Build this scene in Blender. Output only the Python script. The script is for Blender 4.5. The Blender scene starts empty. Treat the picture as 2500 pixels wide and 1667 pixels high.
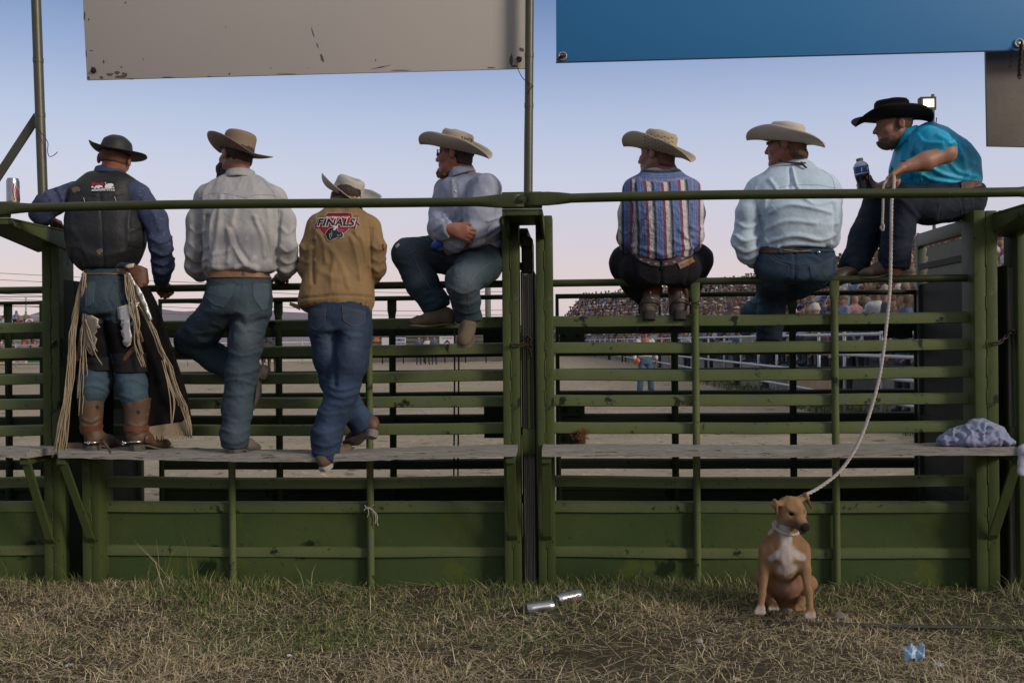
import bpy, bmesh, math, random
import numpy as np
from mathutils import Vector, Matrix
from mathutils.bvhtree import BVHTree
from mathutils.geometry import delaunay_2d_cdt

random.seed(7)
RNG = np.random.default_rng(7)
SC = bpy.context.scene
COL = SC.collection
R = math.radians

# ------------------------------------------------------------------ camera
CAM_H, YAW, ROLL = 1.43, R(3.4), R(0.55)
FPX, CX, CY = 2430.6, 1250.0, 833.5          # focal length and centre in photo pixels
CAM = np.array([0.0, 0.0, CAM_H])
FW = np.array([-math.sin(YAW), math.cos(YAW), 0.0])
R0 = np.array([math.cos(YAW), math.sin(YAW), 0.0])
U0 = np.array([0.0, 0.0, 1.0])
RT = R0 * math.cos(ROLL) - U0 * math.sin(ROLL)
UP = U0 * math.cos(ROLL) + R0 * math.sin(ROLL)
cam = bpy.data.objects.new('camera', bpy.data.cameras.new('camera'))
COL.objects.link(cam)
cam.matrix_world = Matrix(((RT[0], UP[0], -FW[0], 0), (RT[1], UP[1], -FW[1], 0), (RT[2], UP[2], -FW[2], CAM_H), (0, 0, 0, 1)))
cam.data.sensor_width = 36; cam.data.lens = 35
cam.data.clip_start = 0.1; cam.data.clip_end = 20000
SC.camera = cam

# ------------------------------------------------------------------ sky, sun, exposure
SUN_EL, SUN_AZ = R(22), R(122)               # low light from behind the camera, to its right
w = bpy.data.worlds.new('World'); SC.world = w; w.use_nodes = True
nt = w.node_tree; nt.nodes.clear()
def wn(t, **kw):
    n = nt.nodes.new(t)
    for k, v in kw.items(): setattr(n, k, v)
    return n
out = wn('ShaderNodeOutputWorld')
sky = wn('ShaderNodeTexSky', sky_type='NISHITA', sun_disc=False, sun_elevation=R(3), sun_rotation=SUN_AZ)
bg1 = wn('ShaderNodeBackground'); bg1.inputs['Strength'].default_value = 0.05
nt.links.new(sky.outputs[0], bg1.inputs['Color'])
tc = wn('ShaderNodeTexCoord'); sx = wn('ShaderNodeSeparateXYZ')
nt.links.new(tc.outputs['Generated'], sx.inputs[0])
ramp = wn('ShaderNodeValToRGB')              # the dusk sky: rose, then blue; out-of-view zenith brightened to light the ground
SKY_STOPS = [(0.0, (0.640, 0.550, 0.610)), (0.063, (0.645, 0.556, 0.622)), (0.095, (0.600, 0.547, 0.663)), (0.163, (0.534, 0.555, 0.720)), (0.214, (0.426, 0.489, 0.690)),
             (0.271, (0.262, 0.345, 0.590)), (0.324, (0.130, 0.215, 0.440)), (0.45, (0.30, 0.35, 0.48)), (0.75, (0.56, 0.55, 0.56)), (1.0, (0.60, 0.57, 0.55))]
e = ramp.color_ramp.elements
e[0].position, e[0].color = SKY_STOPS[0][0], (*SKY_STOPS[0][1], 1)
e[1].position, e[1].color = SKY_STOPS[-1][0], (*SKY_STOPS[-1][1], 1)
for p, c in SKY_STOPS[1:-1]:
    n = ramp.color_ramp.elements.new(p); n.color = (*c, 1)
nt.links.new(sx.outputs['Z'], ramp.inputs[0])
# the half behind the camera is dimmed and cooled to cut the fill
mr = wn('ShaderNodeMapRange'); mr.inputs[1].default_value = 0.25; mr.inputs[2].default_value = -0.9
mr.inputs[3].default_value = 0.0; mr.inputs[4].default_value = 1.0
nt.links.new(sx.outputs['Y'], mr.inputs[0])
mx = wn('ShaderNodeMix', data_type='RGBA'); mx.inputs[6].default_value = (1, 1, 1, 1); mx.inputs[7].default_value = (0.78, 0.80, 0.82, 1)
nt.links.new(mr.outputs[0], mx.inputs[0])
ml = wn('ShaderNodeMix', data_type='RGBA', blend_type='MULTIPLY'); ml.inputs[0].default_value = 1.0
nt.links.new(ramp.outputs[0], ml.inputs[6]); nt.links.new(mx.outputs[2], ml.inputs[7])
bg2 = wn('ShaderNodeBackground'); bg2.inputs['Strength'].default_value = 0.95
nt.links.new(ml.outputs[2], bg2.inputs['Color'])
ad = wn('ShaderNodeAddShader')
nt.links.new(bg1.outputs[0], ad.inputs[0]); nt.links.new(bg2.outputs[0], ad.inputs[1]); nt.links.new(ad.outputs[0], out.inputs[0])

sl = bpy.data.lights.new('sun', 'SUN'); sl.energy = 2.3; sl.angle = R(14); sl.color = (1.0, 0.89, 0.76)
sun = bpy.data.objects.new('sun', sl); COL.objects.link(sun)
_d = Vector((math.sin(SUN_AZ) * math.cos(SUN_EL), math.cos(SUN_AZ) * math.cos(SUN_EL), math.sin(SUN_EL)))
sun.rotation_euler = _d.to_track_quat('Z', 'Y').to_euler()
SC.view_settings.view_transform = 'Standard'; SC.view_settings.look = 'None'
SC.view_settings.exposure = 0.0; SC.view_settings.gamma = 1.0
SC.cycles.max_bounces = 6
SC.cycles.use_denoising = True

# ------------------------------------------------------------------ placing helpers
def P(px, py, Y):
    """World point on the plane y = Y seen at photo pixel (px, py)."""
    d = FW * FPX + RT * (px - CX) + UP * (CY - py)
    return CAM + d * (Y / d[1])
def PC(px, py, depth):
    """World point at a given distance along the camera axis."""
    return CAM + (FW * FPX + RT * (px - CX) + UP * (CY - py)) * (depth / FPX)
def PG(px, py, z=0.0):
    d = FW * FPX + RT * (px - CX) + UP * (CY - py)
    return CAM + d * ((z - CAM_H) / d[2])
def proj(v):
    q = np.asarray(v, float) - CAM
    dep = q @ FW
    return np.stack([CX + FPX * (q @ RT) / dep, CY - FPX * (q @ UP) / dep], -1)
def S(px, Y):
    """Pixels to metres at depth Y."""
    return px * Y / FPX
def nrm(v):
    v = np.asarray(v, float); return v / (np.linalg.norm(v) + 1e-12)
def V(*a): return np.array(a, float)

# ------------------------------------------------------------------ objects
def tag(o, label=None, cat=None, group=None, kind=None):
    if label: o['label'] = label
    if cat: o['category'] = cat
    if group: o['group'] = group
    if kind: o['kind'] = kind
    return o
def empty(name, loc, label, cat, group=None):
    o = bpy.data.objects.new(name, None); COL.objects.link(o); o.location = Vector(loc); o.empty_display_size = 0.1
    o['_b'] = [float(x) for x in loc]
    return tag(o, label, cat, group)
def base_of(o):
    return np.array(o['_b']) if o is not None and '_b' in o else np.zeros(3)
def mk(name, verts, faces, mat, parent=None, smooth=True, base=None, mats=None, midx=None, col=None, attrs=None):
    """One mesh object from world-space vertices; under a parent they are stored relative to the thing's base."""
    verts = np.asarray(verts, float)
    root = parent
    while root is not None and root.parent is not None: root = root.parent
    b = base_of(root) if root is not None else (np.asarray(base, float) if base is not None else np.zeros(3))
    me = bpy.data.meshes.new(name)
    f = faces if isinstance(faces, list) else np.asarray(faces).tolist()
    me.from_pydata((verts - b).tolist(), [], f)
    for m in (mats if mats else [mat]): me.materials.append(m)
    if midx is not None: me.polygons.foreach_set('material_index', np.asarray(midx, dtype=np.int32))
    if smooth: me.polygons.foreach_set('use_smooth', np.ones(len(me.polygons), dtype=bool))
    if col is not None:
        a = me.color_attributes.new('Col', 'FLOAT_COLOR', 'POINT')
        c = np.ones((len(verts), 4), np.float32); c[:, :3] = np.clip(col, 0, 1)
        a.data.foreach_set('color', c.ravel())
    if attrs:
        for k, v in attrs.items():
            a = me.attributes.new(k, 'FLOAT', 'POINT'); a.data.foreach_set('value', np.asarray(v, np.float32))
    me.update()
    o = bpy.data.objects.new(name, me); COL.objects.link(o)
    if parent is not None: o.parent = parent
    else:
        o.location = Vector(b); o['_b'] = [float(x) for x in b]
    return o
class MB:
    """Collects shapes into one mesh."""
    def __init__(s): s.v = []; s.f = []; s.n = 0
    def add(s, v, f):
        v = np.asarray(v, float); s.v.append(v)
        s.f += [[i + s.n for i in q] for q in f]; s.n += len(v); return s
    def box(s, a, b, bev=0.0):
        a, b = np.minimum(a, b), np.maximum(a, b)
        bm = bmesh.new(); bmesh.ops.create_cube(bm, size=1)
        for v in bm.verts: v.co = Vector((a + b) / 2 + np.array(v.co) * (b - a))
        return s._bm(bm, bev)
    def hexa(s, pts, bev=0.0):
        """Eight corners: bottom four then top four, same winding."""
        bm = bmesh.new(); vs = [bm.verts.new(Vector(p)) for p in pts]
        for q in ((3, 2, 1, 0), (4, 5, 6, 7), (0, 1, 5, 4), (1, 2, 6, 5), (2, 3, 7, 6), (3, 0, 4, 7)): bm.faces.new([vs[i] for i in q])
        bmesh.ops.recalc_face_normals(bm, faces=bm.faces)
        return s._bm(bm, bev)
    def _bm(s, bm, bev):
        if bev: bmesh.ops.bevel(bm, geom=list(bm.edges), offset=bev, segments=2, affect='EDGES', profile=0.5)
        bm.verts.index_update()
        s.add([tuple(v.co) for v in bm.verts], [[v.index for v in f.verts] for f in bm.faces]); bm.free(); return s
    def bar(s, p, q, wd, th, side, bev=0.0):
        """Rectangular bar from p to q; wd along side, th along the third axis."""
        p, q = np.array(p, float), np.array(q, float); d = nrm(q - p); u = nrm(np.array(side) - d * np.dot(side, d)); n = np.cross(d, u)
        c = [p + u * i * wd / 2 + n * j * th / 2 for i, j in ((-1, -1), (1, -1), (1, 1), (-1, 1))]
        c += [x + (q - p) for x in c]
        return s.hexa(c, bev)
    def tube(s, pts, r, n=10, cap=True, twist=None, flat=None):
        pts = np.asarray(pts, float); m = len(pts); r = np.broadcast_to(np.asarray(r, float), (m,))
        t = np.gradient(pts, axis=0); t /= np.linalg.norm(t, axis=1, keepdims=True) + 1e-12
        ref = V(0, 0, 1) if abs(t[0][2]) < 0.9 else V(1, 0, 0)
        u = nrm(np.cross(t[0], ref)); vs = []
        for i in range(m):
            u = nrm(u - t[i] * np.dot(u, t[i])); v = np.cross(t[i], u)
            a = np.linspace(0, 2 * math.pi, n, endpoint=False)
            rr = r[i]
            vs.append(pts[i] + rr * (np.cos(a)[:, None] * u + np.sin(a)[:, None] * v * (flat if flat else 1)))
        f = [[i * n + j, i * n + (j + 1) % n, (i + 1) * n + (j + 1) % n, (i + 1) * n + j] for i in range(m - 1) for j in range(n)]
        if cap: f += [list(range(n))[::-1], list(range((m - 1) * n, m * n))]
        return s.add(np.concatenate(vs), f)
    def lathe(s, prof, c, axis=(0, 0, 1), n=20):
        ax = nrm(axis); u = nrm(np.cross(ax, V(0.3, 1, 0.2))); v = np.cross(ax, u); c = np.asarray(c, float)
        a = np.linspace(0, 2 * math.pi, n, endpoint=False); vs = []
        for r, h in prof: vs.append(c + ax * h + r * (np.cos(a)[:, None] * u + np.sin(a)[:, None] * v))
        m = len(prof)
        f = [[i * n + j, i * n + (j + 1) % n, (i + 1) * n + (j + 1) % n, (i + 1) * n + j] for i in range(m - 1) for j in range(n)]
        f += [list(range(n))[::-1], list(range((m - 1) * n, m * n))]
        return s.add(np.concatenate(vs), f)
    def build(s, name, mat, parent=None, smooth=False, base=None, **kw):
        return mk(name, np.concatenate(s.v), s.f, mat, parent, smooth, base, **kw)
def auto_smooth(o, ang=35):
    try:
        me = o.data
        me.polygons.foreach_set('use_smooth', np.ones(len(me.polygons), dtype=bool))
        me.set_sharp_from_angle(angle=R(ang))
    except Exception: pass
    return o
def spline(pts, n):
    """Catmull-Rom through the points."""
    p = np.asarray(pts, float); m = len(p)
    if m < 3: return np.array([p[0] + (p[-1] - p[0]) * t for t in np.linspace(0, 1, n)])
    q = np.vstack([2 * p[0] - p[1], p, 2 * p[-1] - p[-2]]); out = []
    for t in np.linspace(0, m - 1 - 1e-9, n):
        i = int(t); f = t - i; a, b, c, d = q[i:i + 4]
        out.append(0.5 * (2 * b + (c - a) * f + (2 * a - 5 * b + 4 * c - d) * f * f + (3 * b - a - 3 * c + d) * f ** 3))
    return np.array(out)

# ------------------------------------------------------------------ materials
MATS = {}
def M(name, col, rough=0.7, col2=None, mix=0.5, vscale=6.0, detail=5, bump=0.0, bscale=80.0, metal=0.0, spots=None, spot_scale=14.0, spot_at=0.66,
      attr=False, stretch=None, spec=0.4, sheen=0.0, bump2=None, emit=None, sss=0.0, grain=0.0, gscale=300.0, rough2=None, objcol=False):
    if name in MATS: return MATS[name]
    m = bpy.data.materials.new(name); m.use_nodes = True; t = m.node_tree; N = t.nodes; L = t.links
    b = N['Principled BSDF']; b.inputs['Roughness'].default_value = rough; b.inputs['Metallic'].default_value = metal
    b.inputs['Specular IOR Level'].default_value = spec
    if sheen: b.inputs['Sheen Weight'].default_value = sheen; b.inputs['Sheen Roughness'].default_value = 0.5
    if sss:
        b.inputs['Subsurface Weight'].default_value = sss; b.inputs['Subsurface Radius'].default_value = (0.01, 0.004, 0.002); b.inputs['Subsurface Scale'].default_value = 0.5
    tc = N.new('ShaderNodeTexCoord'); src = tc.outputs['Object']
    if stretch:
        mp = N.new('ShaderNodeMapping'); mp.inputs['Scale'].default_value = stretch; L.new(src, mp.inputs[0]); src = mp.outputs[0]
    def noise(sc, det=5, rg=0.55, vec=None):
        n = N.new('ShaderNodeTexNoise'); n.inputs['Scale'].default_value = sc; n.inputs['Detail'].default_value = det; n.inputs['Roughness'].default_value = rg
        L.new(vec or src, n.inputs['Vector']); return n.outputs['Fac']
    def ramp2(fac, a, bb):
        r = N.new('ShaderNodeMapRange'); r.inputs[1].default_value = a; r.inputs[2].default_value = bb; L.new(fac, r.inputs[0]); return r.outputs[0]
    def mixc(fac, A, B, mode='MIX'):
        x = N.new('ShaderNodeMix'); x.data_type = 'RGBA'; x.blend_type = mode
        for i, s_ in ((0, fac), (6, A), (7, B)):
            if isinstance(s_, (int, float)): x.inputs[i].default_value = s_
            elif isinstance(s_, tuple): x.inputs[i].default_value = (*s_[:3], 1)
            else: L.new(s_, x.inputs[i])
        return x.outputs[2]
    c = tuple(col)
    if attr:
        a = N.new('ShaderNodeAttribute'); a.attribute_name = 'Col'; c = a.outputs['Color']
    elif objcol:
        a = N.new('ShaderNodeObjectInfo'); c = a.outputs['Color']
    if col2 is not None: c = mixc(ramp2(noise(vscale, detail), 0.5 - 0.5 * mix, 0.5 + 0.35 * mix), c, tuple(col2))
    if grain: c = mixc(1.0, c, mixc(noise(gscale, 2), (1 - grain,) * 3, (1 + grain,) * 3), 'MULTIPLY')
    if spots is not None:
        for sp, ss, at in (spots if isinstance(spots, list) else [(spots, spot_scale, spot_at)]):
            c = mixc(ramp2(noise(ss, 6, 0.65), at, at + 0.05), c, tuple(sp))
    if isinstance(c, tuple): b.inputs['Base Color'].default_value = (*c, 1)
    else: L.new(c, b.inputs['Base Color'])
    if rough2 is not None: 
        r = N.new('ShaderNodeMapRange'); r.inputs[3].default_value = rough; r.inputs[4].default_value = rough2; L.new(noise(vscale * 2, 4), r.inputs[0]); L.new(r.outputs[0], b.inputs['Roughness'])
    if bump:
        bn = N.new('ShaderNodeBump'); bn.inputs['Strength'].default_value = bump; bn.inputs['Distance'].default_value = 0.01
        L.new(noise(bscale, 6, 0.6), bn.inputs['Height'])
        if bump2:
            b2 = N.new('ShaderNodeBump'); b2.inputs['Strength'].default_value = bump2[0]; b2.inputs['Distance'].default_value = 0.03
            L.new(noise(bump2[1], 3, 0.5), b2.inputs['Height']); L.new(b2.outputs[0], bn.inputs['Normal'])
        L.new(bn.outputs[0], b.inputs['Normal'])
    if emit: b.inputs['Emission Color'].default_value = (*emit[0], 1); b.inputs['Emission Strength'].default_value = emit[1]
    MATS[name] = m; return m
# ------------------------------------------------------------------ materials of the place
GREEN = M('green_paint', (0.027, 0.050, 0.018), 0.42, (0.074, 0.088, 0.026), 1.0, 2.6, spec=.18, bump=0.15, bscale=35, spots=[((0.088, 0.102, 0.066), 5, 0.605), ((0.010, 0.014, 0.008), 8, 0.60), ((0.06, 0.028, 0.013), 26, 0.655), ((0.17, 0.18, 0.13), 60, 0.675), ((0.009, 0.011, 0.007), 44, 0.635)], rough2=0.7)
SLATM = M('green_slat_paint', (0.046, 0.078, 0.030), 0.42, (0.112, 0.126, 0.046), 1.0, 2.6, spec=.18, bump=0.15, bscale=35, spots=[((0.088, 0.102, 0.066), 5, 0.605), ((0.010, 0.014, 0.008), 8, 0.60), ((0.06, 0.028, 0.013), 26, 0.655), ((0.17, 0.18, 0.13), 60, 0.675), ((0.009, 0.011, 0.007), 44, 0.635)], rough2=0.7)
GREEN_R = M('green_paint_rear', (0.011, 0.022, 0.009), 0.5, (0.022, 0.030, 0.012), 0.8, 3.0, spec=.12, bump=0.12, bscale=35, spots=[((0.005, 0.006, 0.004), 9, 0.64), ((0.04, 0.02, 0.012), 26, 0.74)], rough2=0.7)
GREEN_P = M('green_panel', (0.024, 0.050, 0.019), 0.5, (0.060, 0.084, 0.024), 1.0, 1.5, spec=.16, bump=0.2, bscale=22, spots=[((0.008, 0.020, 0.005), 2.6, 0.60), ((0.066, 0.085, 0.018), 4, 0.58), ((0.09, 0.11, 0.05), 40, 0.665), ((0.010, 0.014, 0.007), 30, 0.665), ((0.05, 0.03, 0.014), 22, 0.68)], rough2=0.75, bump2=(0.3, 3.0))
RAILM = M('green_pipe', (0.028, 0.044, 0.014), 0.34, (0.052, 0.058, 0.018), 0.8, 5.0, bump=0.08, bscale=40, spots=[((0.15, 0.14, 0.10), 38, 0.665), ((0.05, 0.03, 0.015), 16, 0.63)], rough2=0.5, metal=0.25)
POLEM = M('pole_steel', (0.060, 0.070, 0.045), 0.42, (0.095, 0.085, 0.06), 0.8, 6.0, bump=0.1, bscale=40, spots=[((0.10, 0.04, 0.015), 7, 0.63), ((0.3, 0.3, 0.28), 60, 0.76)], metal=0.35)
WOODM = M('weathered_wood', (0.43, 0.405, 0.37), 0.85, (0.20, 0.185, 0.165), 1.0, 6.0, bump=1.0, bscale=22, stretch=(1.0, 12, 16), spots=[((0.030, 0.026, 0.022), 7, 0.585), ((0.44, 0.40, 0.35), 11, 0.63)])
POSTW = M('layered_wood', (0.36, 0.31, 0.25), 0.85, (0.13, 0.11, 0.085), 1.0, 5.0, bump=0.8, bscale=14, stretch=(18, 18, 0.5), spots=[((0.02, 0.018, 0.014), 6, 0.6)])
GALV = M('galvanised_steel', (0.40, 0.42, 0.42), 0.42, (0.28, 0.30, 0.30), 0.8, 9.0, metal=0.6)
DARKM = M('dark_sheet', (0.013, 0.016, 0.012), 0.6, (0.026, 0.028, 0.022), 0.8, 3.0, spec=.15, bump=0.2, bscale=10, spots=[((0.07, 0.07, 0.06), 18, 0.73)])
IRON = M('black_iron', (0.018, 0.017, 0.016), 0.6, (0.05, 0.03, 0.02), 0.7, 30, metal=0.4)

YF, YR = 5.75, 6.80                        # front faces of the near gates, of the far gates
YRAIL = 5.20
RC = YF + 0.02
def fz(py, Y=YF, px=1360): return P(px, py, Y)[2]
def fx(px, Y=YF, py=850): return P(px, py, Y)[0]
SLATS = [fz(y) for y in (786, 850, 915.5, 979.5, 1045.5, 1176, 1238.5, 1347)]
PIPEZ = fz(691)
SH = 0.052

def slat(mb, x0, x1, z, y, h=SH, t=0.035, sag=0.0):
    """A roll-formed slat, sagging a little between its posts."""
    n = 9; xs = np.linspace(x0, x1, n)
    pr = [(0, -h / 2), (0, h / 2 - 0.006), (0.004, h / 2), (0.018, h / 2 + 0.007), (t, h / 2 + 0.009), (t, -h / 2 + 0.004), (0.008, -h / 2 - 0.004)]
    vs = []; m = len(pr)
    for i, x in enumerate(xs):
        dz = -sag * math.sin(math.pi * i / (n - 1)) + 0.0012 * math.sin(7.1 * x + 31 * z)
        dy = 0.004 * math.sin(3.3 * x + 13 * z)
        vs += [(x, y + a + dy, z + b + dz) for a, b in pr]
    f = [[i * m + j, (i + 1) * m + j, (i + 1) * m + (j + 1) % m, i * m + (j + 1) % m] for i in range(n - 1) for j in range(m)]
    f += [list(range(m)), list(range((n - 1) * m, n * m))[::-1]]
    mb.add(vs, f)
def pipe(mb, a, b, r=0.021, n=14): mb.tube([a, b], r, n)
def flat_tube(mb, x, y, z0, z1, r=0.021, ztop=None):
    """Upright tube, its top end hammered flat against the pipe it is welded to."""
    zs = [z0, z0 + 0.3, z1 - 0.2, z1 - 0.11, z1 - 0.075, z1]
    wx = [1, 1, 1, 1.05, 1.35, 1.35]; wy = [1, 1, 1, 0.9, 0.28, 0.28]
    n = 14; a = np.linspace(0, 2 * math.pi, n, endpoint=False); vs = []
    for z, p, q in zip(zs, wx, wy): vs += [(x + r * p * math.cos(t), y + r * q * math.sin(t), z) for t in a]
    f = [[i * n + j, i * n + (j + 1) % n, (i + 1) * n + (j + 1) % n, (i + 1) * n + j] for i in range(len(zs) - 1) for j in range(n)]
    f += [list(range(n))[::-1], list(range((len(zs) - 1) * n, len(zs) * n))]
    mb.add(vs, f)

# near gates ---------------------------------------------------------------
def near_gate(x0, x1, bars, label):
    g = empty('metal_gate', (x0, YF, 0), label, 'gate', 'green gates along the near side of the chutes')
    m = MB(); pipe(m, (x0, RC, PIPEZ), (x1, RC, PIPEZ), 0.0215); auto_smooth(m.build('top_pipe', RAILM, g))
    for i, z in enumerate(SLATS):
        m = MB(); slat(m, x0, x1, z, YF, sag=0.004 + 0.004 * (i % 3)); auto_smooth(m.build('slat', SLATM, g), 50)
    m = MB(); n = 25                                    # the sheet at the foot, slightly dented
    xs = np.linspace(x0, x1, n); zs = np.linspace(-0.05, SLATS[6] + 0.015, 9)
    vs = [(x, YF + 0.016 + 0.006 * math.sin(4.3 * x + 2 * z) * math.sin(5 * z), z) for z in zs for x in xs]
    vs += [(x, YF + 0.026, z) for z in zs for x in xs]
    k = n * len(zs); f = []
    for j in range(len(zs) - 1):
        for i in range(n - 1):
            a = j * n + i; f += [[a, a + 1, a + n + 1, a + n], [k + a, k + a + n, k + a + n + 1, k + a + 1]]
    m.add(vs, f); m.build('foot_panel', GREEN_P, g, True)
    for b in bars:
        m = MB(); flat_tube(m, b, YF - 0.018, -0.04, PIPEZ - 0.008); auto_smooth(m.build('upright_bar', SLATM, g))
    return g
XA0, XA1 = fx(243), fx(1228)
XB0, XB1 = fx(1350), fx(2378)
XL0, XL1 = fx(-420), fx(106)
near_gate(XL0, XL1, [fx(-160)], 'green slatted gate at the far left edge, only its end showing beside the left post')
near_gate(XA0, XA1, [fx(566), fx(902)], 'green slatted gate under the four men on the left, torn strip on its bar')
near_gate(XB0, XB1, [fx(1697), fx(2036)], 'green slatted gate behind the dog, with two men sitting on its top pipe')

# far gates, the other side of the chutes ------------------------------------
def far_gate(x0, x1, bars, label, plates=()):
    DZ = -0.03
    g = empty('chute_gate', (x0, YR, 0), label, 'gate', 'dark green gates on the arena side of the chutes')
    m = MB(); zt = PIPEZ + DZ
    m.tube([(x0, YR, 0.1), (x0, YR, zt), (x1, YR, zt), (x1, YR, 0.1)], 0.02, 12)
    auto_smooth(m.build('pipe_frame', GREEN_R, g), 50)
    for i, z in enumerate(SLATS):
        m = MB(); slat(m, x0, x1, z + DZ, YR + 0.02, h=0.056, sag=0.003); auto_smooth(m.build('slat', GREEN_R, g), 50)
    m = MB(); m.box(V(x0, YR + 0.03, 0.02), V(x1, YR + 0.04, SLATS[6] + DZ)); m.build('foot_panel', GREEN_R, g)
    for b in bars:
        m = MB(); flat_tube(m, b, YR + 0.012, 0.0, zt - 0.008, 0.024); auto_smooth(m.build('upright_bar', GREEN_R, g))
    for (a, b, c, d) in plates:
        m = MB(); m.box(V(a, YR - 0.004, c), V(b, YR + 0.004, d), 0.002)
        for q in (0.25, 0.8):
            m.lathe([(0.0, 0.016), (0.012, 0.015), (0.014, 0.0)], (a + (b - a) * q, YR - 0.004, (c + d) / 2), (0, -1, 0), 8)
        m.build('hinge_plate', GREEN_R, g)
    return g
def rx(px): return P(px, 850, YR)[0]
def rz(py, px=1390): return P(px, py, YR)[2]
far_gate(rx(-330), rx(103), [rx(18), rx(-150)], 'dark far gate seen through the gate at the far left')
far_gate(rx(392), rx(1245), [rx(679), rx(957)], 'dark far gate behind the men on the left, arena dirt showing through it', [(rx(1180), rx(1238), rz(1068), rz(990)), (rx(1180), rx(1238), rz(846), rz(800))])
far_gate(rx(1361), rx(2236), [rx(1647), rx(1936)], 'dark far gate behind the two men on the pipe, crowd and rails showing through it',
         [(rx(1366), rx(1428), rz(836), rz(798)), (rx(1366), rx(1426), rz(1016), rz(985)), (rx(1366), rx(1426), rz(1085), rz(1052)), (rx(2156), rx(2228), rz(833), rz(790))])
m = MB()                                                 # a pair of thin rods hanging in the chute
for px in (1109, 1119): m.tube([P(px, 700, 6.7), P(px + 1, 900, 6.7), P(px - 1, 1165, 6.7)], 0.006, 6)
tag(m.build('hanging_rods', IRON, None, True, base=P(1114, 1165, 6.7)), 'pair of thin black rods hanging beside the seated man\'s lower shoe', 'rods')

# posts, brackets, wooden slide posts ---------------------------------------------
def post(px0, px1, top, label, y0=5.66, y1=5.84, seam=True):
    x0, x1 = fx(px0, y0), fx(px1, y0); zt = P((px0 + px1) / 2, top, y0)[2]
    m = MB()
    w = x1 - x0
    m.box(V(x0, y0, -0.1), V(x0 + w * 0.485, y1, zt), 0.006); m.box(V(x0 + w * 0.515, y0 + 0.002, -0.1), V(x1, y1, zt - 0.002), 0.006)
    m.box(V(x0 + w * 0.4, y0 + 0.006, -0.1), V(x0 + w * 0.6, y1 - 0.01, zt - 0.004))
    o = auto_smooth(m.build('steel_post', GREEN, None, base=V((x0 + x1) / 2, y0, 0)), 40)
    wl = MB()                                            # beads of weld down the seam
    for k in range(9):
        za = 0.25 + k * (zt - 0.4) / 9 + 0.04 * math.sin(k * 5)
        pts = [(x0 + w * 0.5 + 0.0012 * math.sin(q * 2.1 + k), y0 + 0.001, za + q * (0.010 + 0.006 * (k % 3))) for q in range(6)]
        wl.tube(pts, 0.0042, 6)
    c = wl.build('weld_bead', GREEN, None, True)
    c.data.transform(Matrix.Translation(-Vector(o['_b']))); c.parent = o
    tag(o, label, 'post', 'green steel posts between the gates')
    return o
post(103, 145, 575, 'green steel post at the left edge carrying the left bracket arm')
post(196, 240, 690, 'green steel post behind the legs of the man in chaps')
post(1227, 1268, 526, 'green steel post left of the wooden slide post in the middle')
post(1310, 1351, 525, 'green steel post right of the wooden slide post in the middle, at the bench end')
post(2380, 2438, 513, 'green steel post right of the seated man in turquoise')
post(2486, 2530, 540, 'green steel post cut by the right edge of the photo')

def bracket(pxb, label, ptop=511):
    """Tapered channel arm reaching from the posts to the front rail."""
    xb = fx(pxb, 5.7)
    zt = P(1271, ptop, YRAIL - 0.03)[2]; w = 0.105; y0, y1 = YRAIL - 0.045, 5.80
    o = empty('bracket_arm', (xb, 5.7, zt), label, 'bracket', 'bracket arms carrying the front rail')
    m = MB()
    m.box(V(xb - w, y0, zt - 0.012), V(xb + w, y1, zt), 0.003)
    for s in (-1, 1):
        a, b = xb + s * (w - 0.001), xb + s * (w - 0.014)
        m.hexa([(a, y0 + 0.002, zt - 0.036), (b, y0 + 0.002, zt - 0.036), (b, y1, zt - 0.125), (a, y1, zt - 0.125), (a, y0 + 0.002, zt - 0.013), (b, y0 + 0.002, zt - 0.013), (b, y1, zt - 0.013), (a, y1, zt - 0.013)], 0.002)
    m.box(V(xb - w + 0.016, y0 + 0.002, zt - 0.034), V(xb + w - 0.016, y0 + 0.014, zt - 0.0125), 0.002)
    if pxb != 1289: m.hexa([(xb - w + .015, y0 + .02, zt - .036), (xb + w - .015, y0 + .02, zt - .036), (xb + w - .015, y1, zt - .122), (xb - w + .015, y1, zt - .122), (xb - w + .015, y0 + .02, zt - .030), (xb + w - .015, y0 + .02, zt - .030), (xb + w - .015, y1, zt - .116), (xb - w + .015, y1, zt - .116)])
    auto_smooth(m.build('channel', GREEN, o), 40)
    m = MB(); m.box(V(xb - w, y0 - 0.004, zt + 0.0005), V(xb + w, y0 + 0.006, zt + 0.088), 0.006); auto_smooth(m.build('end_plate', GREEN, o), 40)
    return o, xb, zt
BRS = [bracket(p, l) for p, l in ((114, 'tapered green bracket arm at the left post with the silver can standing over it'), (1289, 'green bracket arm at the middle posts where the front rail is bolted'),
                                  (2468, 'green bracket arm at the right edge beside the man in turquoise'))]
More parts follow.
